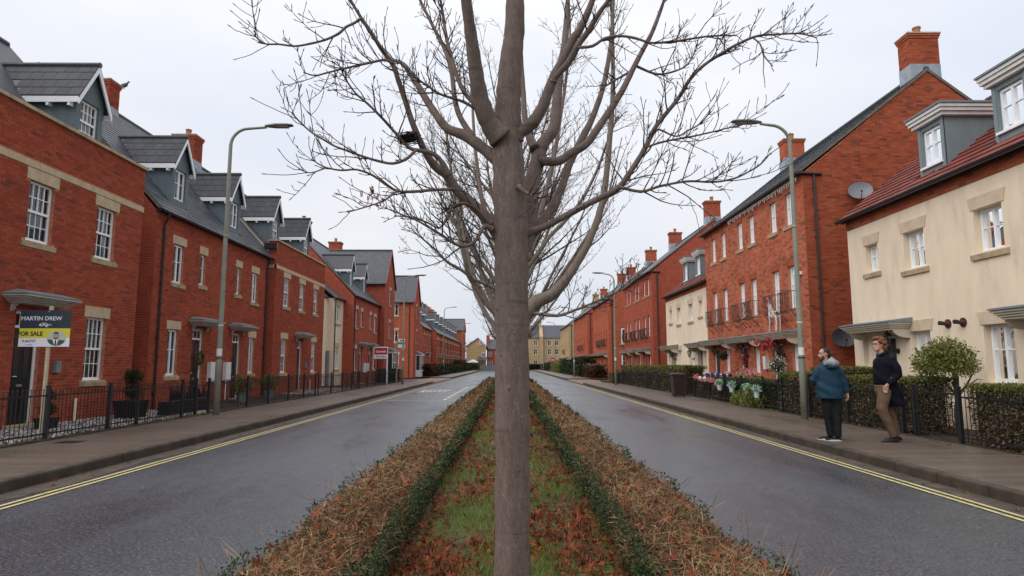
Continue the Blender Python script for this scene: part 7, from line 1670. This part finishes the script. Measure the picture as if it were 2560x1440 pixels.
fg.loft(j, ((.105, 0, .64, .155, .20), (.09, 0, .78, .162, .205), (.020, 0, .95, .180, .205), (-.035, 0, 1.06, .192, .205), (-.048, 0, 1.25, .182, .21), (-.05, 0, 1.40, .160, .215), (-.045, 0, 1.50, .13, .19), (-.045, 0, 1.57, .085, .10), (-.065, 0, 1.615, .078, .082)), 26)
fg.tube(j, ((-.01, -.17, 1.50), (.035, -.235, 1.36), (.05, -.255, 1.22), (-.03, -.235, 1.11), (-.10, -.20, 1.05)), (.078, .078, .072, .062, .050)); fg.tube(j, ((-.01, .17, 1.50), (.05, .235, 1.34), (.07, .25, 1.18), (.04, .245, 1.05), (.01, .235, .985)), (.078, .078, .070, .06, .05))
remesh(j, .011, 4, 'coat', 'coat', t, folds=.006, fscale=7, seed=7)
m = MB(); fg.tube(m, ((-.02, -.085, 1.60), (-.10, -.075, 1.585), (-.15, -.03, 1.55)), (.02, .024, .018)); fg.tube(m, ((-.02, .085, 1.60), (-.10, .075, 1.585), (-.15, .03, 1.55)), (.02, .024, .018)); fg.tube(m, ((-.02, -.085, 1.60), (.02, 0, 1.63), (-.02, .085, 1.60)), (.024, .03, .024)); remesh(m, .008, 3, 'collar', 'coat', t)
m = MB(); fg.loft(m, ((-.09, 0, 1.02, .135, .165), (-.08, 0, .90, .145, .17), (-.07, 0, .82, .13, .16)))
fg.tube(m, ((-.10, -.08, .93), (-.15, -.09, .76), (-.195, -.095, .60), (-.135, -.095, .44), (-.05, -.09, .25), (.0, -.085, .10)), (.112, .105, .092, .082, .074, .072)); fg.tube(m, ((-.03, .08, .93), (.02, .08, .74), (.06, .08, .55), (.10, .075, .34), (.14, .07, .12)), (.112, .100, .085, .075, .070)); remesh(m, .010, 3, 'trousers', 'browntr', t, folds=.003, fscale=6, seed=9)
shoe(fg, (.055, -.085, 0), (-1, 0), .29, 'shoe', t); shoe(fg, (.205, .07, .02), (-1, .05), .28, 'shoe', t)
m = MB(); rg = random.Random(4)    # curly hair
m.ell(tuple(q(-.02, 0, .155)), (.098, .092, .090), 16, 12)
for k in range(70):
    a, e = rg.uniform(0, 6.28), rg.uniform(-.3, 1.5); x, y, z = math.cos(a) * math.cos(e), math.sin(a) * math.cos(e), math.sin(e)
    if x > .55 and z < .62: continue
    m.ell(tuple(q(-.02 + .102 * x + (.03 if z > .7 and x > 0 else 0), .092 * y, .150 + .092 * z)), (rg.uniform(.018, .032),) * 3, 8, 6)
for k in range(26):
    a = rg.uniform(1.7, 4.5); m.ell(tuple(q(-.035 + .085 * math.cos(a), .08 * math.sin(a), rg.uniform(.045, .13))), (rg.uniform(.018, .03),) * 3, 8, 6)
remesh(m, .007, 1, 'hair', 'hairgn', t, folds=.002, fscale=40); eyes(q, t)
m = MB()
for sg in (-1, 1):
    m.tube([q(.092 + .004 * math.cos(a), sg * .031 + .021 * math.cos(a), .117 + .017 * math.sin(a)) for a in [2 * math.pi * k / 12 for k in range(13)]], .002, 5); m.tube([q(.092, sg * .050, .120), q(0, sg * .076, .118)], .002, 5)
m.tube([q(.094, -.010, .120), q(.094, .010, .120)], .002, 5); m.build('glasses', 'iron', t)

# ================================================================== ornaments on the right
M['wicker'] = plain('pale_wicker', (.62, .55, .52), .7, .2, .1, 20); M['tinsel'] = rampmat('red_tinsel', [(0, (.25, .005, .01)), (.6, (.5, .015, .02)), (.85, (.55, .06, .05)), (1, (.75, .7, .66))], 'attr', .3, .5, .1, 60, 0)
M['flw'] = rampmat('white_flowers', [(0, (.05, .09, .03)), (.4, (.10, .16, .06)), (.55, (.6, .62, .55)), (1, (.75, .75, .70))], 'attr', .6, .3, .1, 60, 0); M['flg'] = rampmat('mint_flowers', [(0, (.06, .22, .09)), (.5, (.16, .36, .20)), (.7, (.62, .70, .62)), (1, (.75, .78, .74))], 'attr', .6, .3, .1, 60, 0)
M['bucket'] = plain('pale_bucket', (.50, .60, .62), .4, .4, .05, 9); M['pinkorn'] = rampmat('pink_ornament', [(0, (.45, .05, .06)), (.5, (.62, .25, .24)), (.8, (.68, .52, .48)), (1, (.6, .15, .12))], 'attr', .5, .3, .1, 60, 0); M['redp'] = plain('red_plastic', (.42, .012, .018), .35, .5, .05, 9); M['bluep'] = plain('blue_plastic', (.012, .02, .18), .4, .5, .08, 6); M['limep'] = plain('lime_plastic', (.12, .45, .05), .4, .5, .05, 9)
# wicker reindeer standing on a door canopy
t = thing('reindeer_ornament', 'pale wicker reindeer standing on a door canopy', 'ornament', (9.55, 22.65, 2.72)); ox, oy, oz = 9.55, 22.65, 2.70; rg = random.Random(8)
def wick(mb, pts, rad, dens=26):
    pts = [Vector(p) for p in pts]; n = len(pts); L = sum((b_ - a_).length for a_, b_ in zip(pts, pts[1:]))
    for k in range(int(dens * max(L, .15) * 6)):
        a = rg.uniform(0, 6.28); s0 = rg.random(); path = []
        for j in range(5):
            s_ = min(max(s0 + (j - 2) * .09 / max(L, .2), 0), 1) * (n - 1); i = min(int(s_), n - 2); c = pts[i].lerp(pts[i + 1], s_ - i); r = rad[i] + (rad[i + 1] - rad[i]) * (s_ - i); T = (pts[i + 1] - pts[i]).normalized(); x = T.orthogonal().normalized(); y = T.cross(x); aa = a + j * .45; path.append(c + (x * math.cos(aa) + y * math.sin(aa)) * r)
        mb.tube(path, .006, 3, cap=False)
m = MB(); P = lambda y, z, x=0: (ox + x, oy + y, oz + z)
wick(m, [P(-.32, .60), P(-.1, .60), P(.12, .62), P(.24, .68)], [.11, .14, .15, .11], 40)
m.build('body', 'wicker', t, kind='stuff'); m = MB(); wick(m, [P(.22, .70), P(.30, .88), P(.33, 1.02)], [.10, .075, .06], 50); m.build('neck', 'wicker', t, kind='stuff')
m = MB(); wick(m, [P(.30, 1.03), P(.40, 1.02), P(.50, .96)], [.065, .055, .03], 60); m.build('head', 'wicker', t, kind='stuff')
for yy, xx, ly in ((-.30, -.08, -.36), (-.26, .08, -.26), (.20, -.08, .30), (.16, .08, .12)):
    m = MB(); m.tube([P(yy, .58, xx), P((yy + ly) / 2 - .03, .30, xx), P(ly, .02, xx)], [.045, .022, .018], 6); m.build('leg', 'wicker', t)
for sx in (-1, 1):
    m = MB(); m.tube([P(.30, 1.06, sx * .03), P(.26, 1.18, sx * .09), P(.14, 1.30, sx * .14)], [.014, .012, .008], 5); m.tube([P(.26, 1.18, sx * .09), P(.33, 1.27, sx * .12)], .009, 4); m.build('antler', 'wicker', t)
m = MB(); m.tube([P(-.42, .66), P(-.46, .72)], [.03, .012], 5); m.build('tail', 'wicker', t)
# garland, ball, basket
def fuzz(name, label, cat, pts, rad, n, mat, leaf, kind=None):
    P = np.array(pts); i = RNG.integers(0, len(P) - 1, n); s = RNG.random(n)[:, None]; C = P[i] * (1 - s) + P[i + 1] * s + runit(n) * (RNG.random(n) ** .5 * rad)[:, None]; D = runit(n); ln = RNG.uniform(.5, 1.2, n) * leaf
    V, F = shards(C, D, perp(D), ln, ln * .5); me = npmesh(name, V, F, mat, RNG.random(n)); o = bpy.data.objects.new(name, me); COL.objects.link(o); return tag(o, label, cat) if label else o
fuzz('tinsel_garland', 'red and white tinsel bow hanging under the reindeer canopy', 'garland', ((9.22, 23.7, 2.42), (9.25, 23.3, 2.22), (9.25, 23.0, 2.10), (9.25, 22.7, 2.30), (9.22, 22.45, 2.38), (9.24, 22.25, 2.12)), .10, 900, 'tinsel', .09)
def bauble(x, y, z, r, mat, nm, lb, cat, leaf, n, hook=.5):
    t = thing(nm, lb, cat, (x, y, z - r)); blob(t, (x, y, z), (r, r, r), n, mat, leaf, 'foliage'); m = MB(); m.ell((x, y, z), (r * .75,) * 3, 12, 8); m.build('core', 'core', t); m = MB(); m.tube([(x, y, z + r * .7), (x, y, z + r + hook)], .006, 4); m.build('hanger', 'iron', t)
bauble(9.25, 27.3, 1.90, .19, 'leaf_dark', 'hanging_topiary', 'dark green leaf ball hanging by a door canopy', 'plant', .05, 1100)
bauble(9.35, 22.1, 1.50, .30, 'flw', 'hanging_basket', 'hanging basket of white flowers under a wall lantern', 'plant', .055, 1500, .30)
tag(fuzz('door_wreath', None, None, [(9.93, 26.75 + .17 * math.cos(a), 1.70 + .17 * math.sin(a)) for a in [k * .5 for k in range(14)]], .06, 500, 'tinsel', .07), 'red and white wreath on a black front door on the right', 'wreath')
m = fuzz('door_wreath', None, None, [(-10.78, 22.30 + .17 * math.cos(a), 1.75 + .20 * math.sin(a)) for a in [k * .5 for k in range(14)]], .06, 900, 'leaf_top', .06); tag(m, 'green wreath on the first black door of the left brick pair', 'wreath')
# flower buckets hung on the railing
for i, (y, z, which) in enumerate(((23.9, .80, 'leftmost'), (22.6, .78, 'second from left'), (21.2, .74, 'third from left'), (20.35, .70, 'rightmost'))):
    t = thing('flower_bucket', 'pale bucket of mint-green and white flowers on the railing, %s of four' % which, 'bucket', (7.90, y, z - .2), 'flower buckets hung on the railing')
    m = MB(); m.lathe((7.90, y, z - .22), ((0, .075), (.20, .105), (.21, .11), (.21, .10)), 12); m.build('bucket', 'bucket', t); blob(t, (7.90, y, z + .06), (.14, .20, .11), 420, 'flg', .06, 'flowers')
    m = MB(); m.tube([(7.90, y, z + .0), (7.93, y, z + .18), (8.03, y, z + .22)], .006, 4); m.build('hook', 'iron', t)
def cane(y, x, z, h_, i):
    t = thing('candy_cane', 'red and white candy cane on the low hedge, %s of five' % ('nearest the bin', 'second from the bin', 'middle one', 'second farthest from the bin', 'farthest from the bin')[i], 'ornament', (x, y, z), 'candy cane ornaments'); pts = [(x, y, z + h_ * k / 6) for k in range(7)] + [(x, y + .07 * (1 - math.cos(a)), z + h_ + .07 * math.sin(a)) for a in [math.pi * k / 5 for k in range(1, 6)]]
    for k in range(len(pts) - 1):
        m = MB(); m.tube(pts[k:k + 2], .024, 6); m.build('stripe', 'redp' if k % 2 else 'swhite', t)
for i, y in enumerate((27.2, 26.4, 25.7, 25.0, 24.3)): cane(y, 8.35, .92, .20, i)
t = tag(fuzz('pink_garland', None, None, ((8.02, 27.4, 1.02), (8.0, 26.6, .94), (8.0, 25.6, .92), (8.0, 24.6, .88), (7.98, 24.1, .62)), .085, 900, 'pinkorn', .075), 'pink and white bead garland along the railing beside the bin', 'garland')
tag(fuzz('flower_cluster', None, None, ((8.75, 24.4, 1.15), (8.7, 23.6, 1.28), (8.7, 22.9, 1.22), (8.7, 22.4, 1.25)), .15, 700, 'pinkorn', .09), 'cluster of pink and white ornaments above the low hedge', 'ornament', kind='stuff')
tag(fuzz('red_flowers', None, None, ((8.1, 27.6, 1.02), (8.1, 27.2, .98)), .12, 300, 'tinsel', .08), 'bunch of bright red flowers on the railing next to the brown bin', 'flowers')
t = thing('bead_string', 'pair of white globe ornaments on the railing garland', 'ornament', (8.0, 26.2, .9))
for y in (26.4, 25.8):
    m = MB(); m.ell((7.93, y, .98), (.065,) * 3, 10, 8); m.build('globe', 'swhite', t, smooth=True)
m = MB(); m.tube([(8.68, 23.95, 1.06), (8.68, 23.75, 1.14), (8.68, 23.65, 1.22)], [.05, .07, .03], 8); tag(m.build('lime_ornament', 'limep'), 'small lime green ornament among the pink ones', 'ornament')
t = thing('recycling_box', 'blue plastic recycling box behind the low hedge', 'box', (8.95, 27.2, .9)); m = MB(); m.rings([[(8.95 - a, 27.2 - b_, z), (8.95 + a, 27.2 - b_, z), (8.95 + a, 27.2 + b_, z), (8.95 - a, 27.2 + b_, z)] for a, b_, z in ((.20, .8, .17), (.22, .95, 1.05), (.25, .99, 1.06), (.25, .99, 1.12))]); m.build('box', 'bluep', t)
m = MB(); m.box(8.72, 9.18, 26.24, 28.16, 1.121, 1.15); m.build('lid', 'bluep', t)
# pigeons on the chimney
M['pigeon'] = plain('pigeon', (.12, .125, .14), .7, .25, .25, 30)
for i, (x, y, lb) in enumerate(((-15.25, 23.25, 'grey pigeon standing on the chimney at the left'), (-14.75, 23.2, 'grey pigeon crouched lower on the same chimney edge'))):
    t = thing('pigeon', lb, 'bird', (x, y, 12.0)); m = MB(); z = 12.02
    m.rings([[(x + a, y + w * math.cos(2 * math.pi * j / 10), z + zc + w * math.sin(2 * math.pi * j / 10)) for j in range(10)] for a, w, zc in ((-.24, .012, .08), (-.14, .05, .11), (0, .085, .13), (.09, .075, .16), (.13, .04, .22), (.15, .038, .27), (.19, .02, .27), (.23, .004, .26))]); m.build('body', 'pigeon', t, smooth=True)
    m = MB(); m.tube([(x - .01, y - .02, 12.0), (x, y - .02, z + .08)], .008, 4); m.tube([(x - .01, y + .02, 12.0), (x, y + .02, z + .08)], .008, 4); m.build('legs', 'terr', t)
# bunting ribbon from the first-floor window of the tall gable house to its hedge
M['bunt'] = rampmat('pink_bunting', [(0, (.32, .05, .20)), (.6, (.50, .16, .34)), (1, (.45, .35, .5))], 'attr', .6, .3, .1, 40, 0)
A, B_ = Vector((-10.0, 54.6, 3.7)), Vector((-8.9, 53.2, 1.0)); A2 = Vector((-8.75, 51.0, 1.05)); m = MB()
for k in range(30):
    p0, p1 = A.lerp(A2, k / 30), A.lerp(A2, (k + .8) / 30); sag = Vector((0, 0, -.25 * math.sin(math.pi * k / 30))); m.quad(p0 + sag, p1 + sag, p1 + sag + Vector((0, 0, -.16)), p0 + sag + Vector((0, 0, -.16)), rnd=random.random())
t = thing('bunting', 'pink bunting strip slanting from an upstairs window to the dark hedge', 'bunting', tuple(A2)); m.build('flags', 'bunt', t, kind='stuff'); m = MB(); m.tube([A, A2], .012, 4); m.build('cord', 'spink', t)
# white dome parasol and far end details
t = thing('parasol', 'white parasol open at the far left end of the street', 'parasol', (-8.3, 148.5, .1)); m = MB(); m.lathe((-8.3, 148.5, 1.9), ((0, 1.35), (.35, 1.0), (.6, .4), (.68, .04)), 16); m.build('canopy', 'swhite', t); m = MB(); m.tube([(-8.3, 148.5, .1), (-8.3, 148.5, 2.5)], .05, 6); m.build('pole', 'lamp', t)
t = thing('garden_fence', 'grey panel fence at the far left end of the street', 'fence', (-5.0, 151, .05)); m = MB()
for k in range(4): m = MB(); m.box(-6.6 + k * 1.0, -5.65 + k * 1.0, 146, 146.05, .05, 1.3); m.build('panel', 'lead', t)
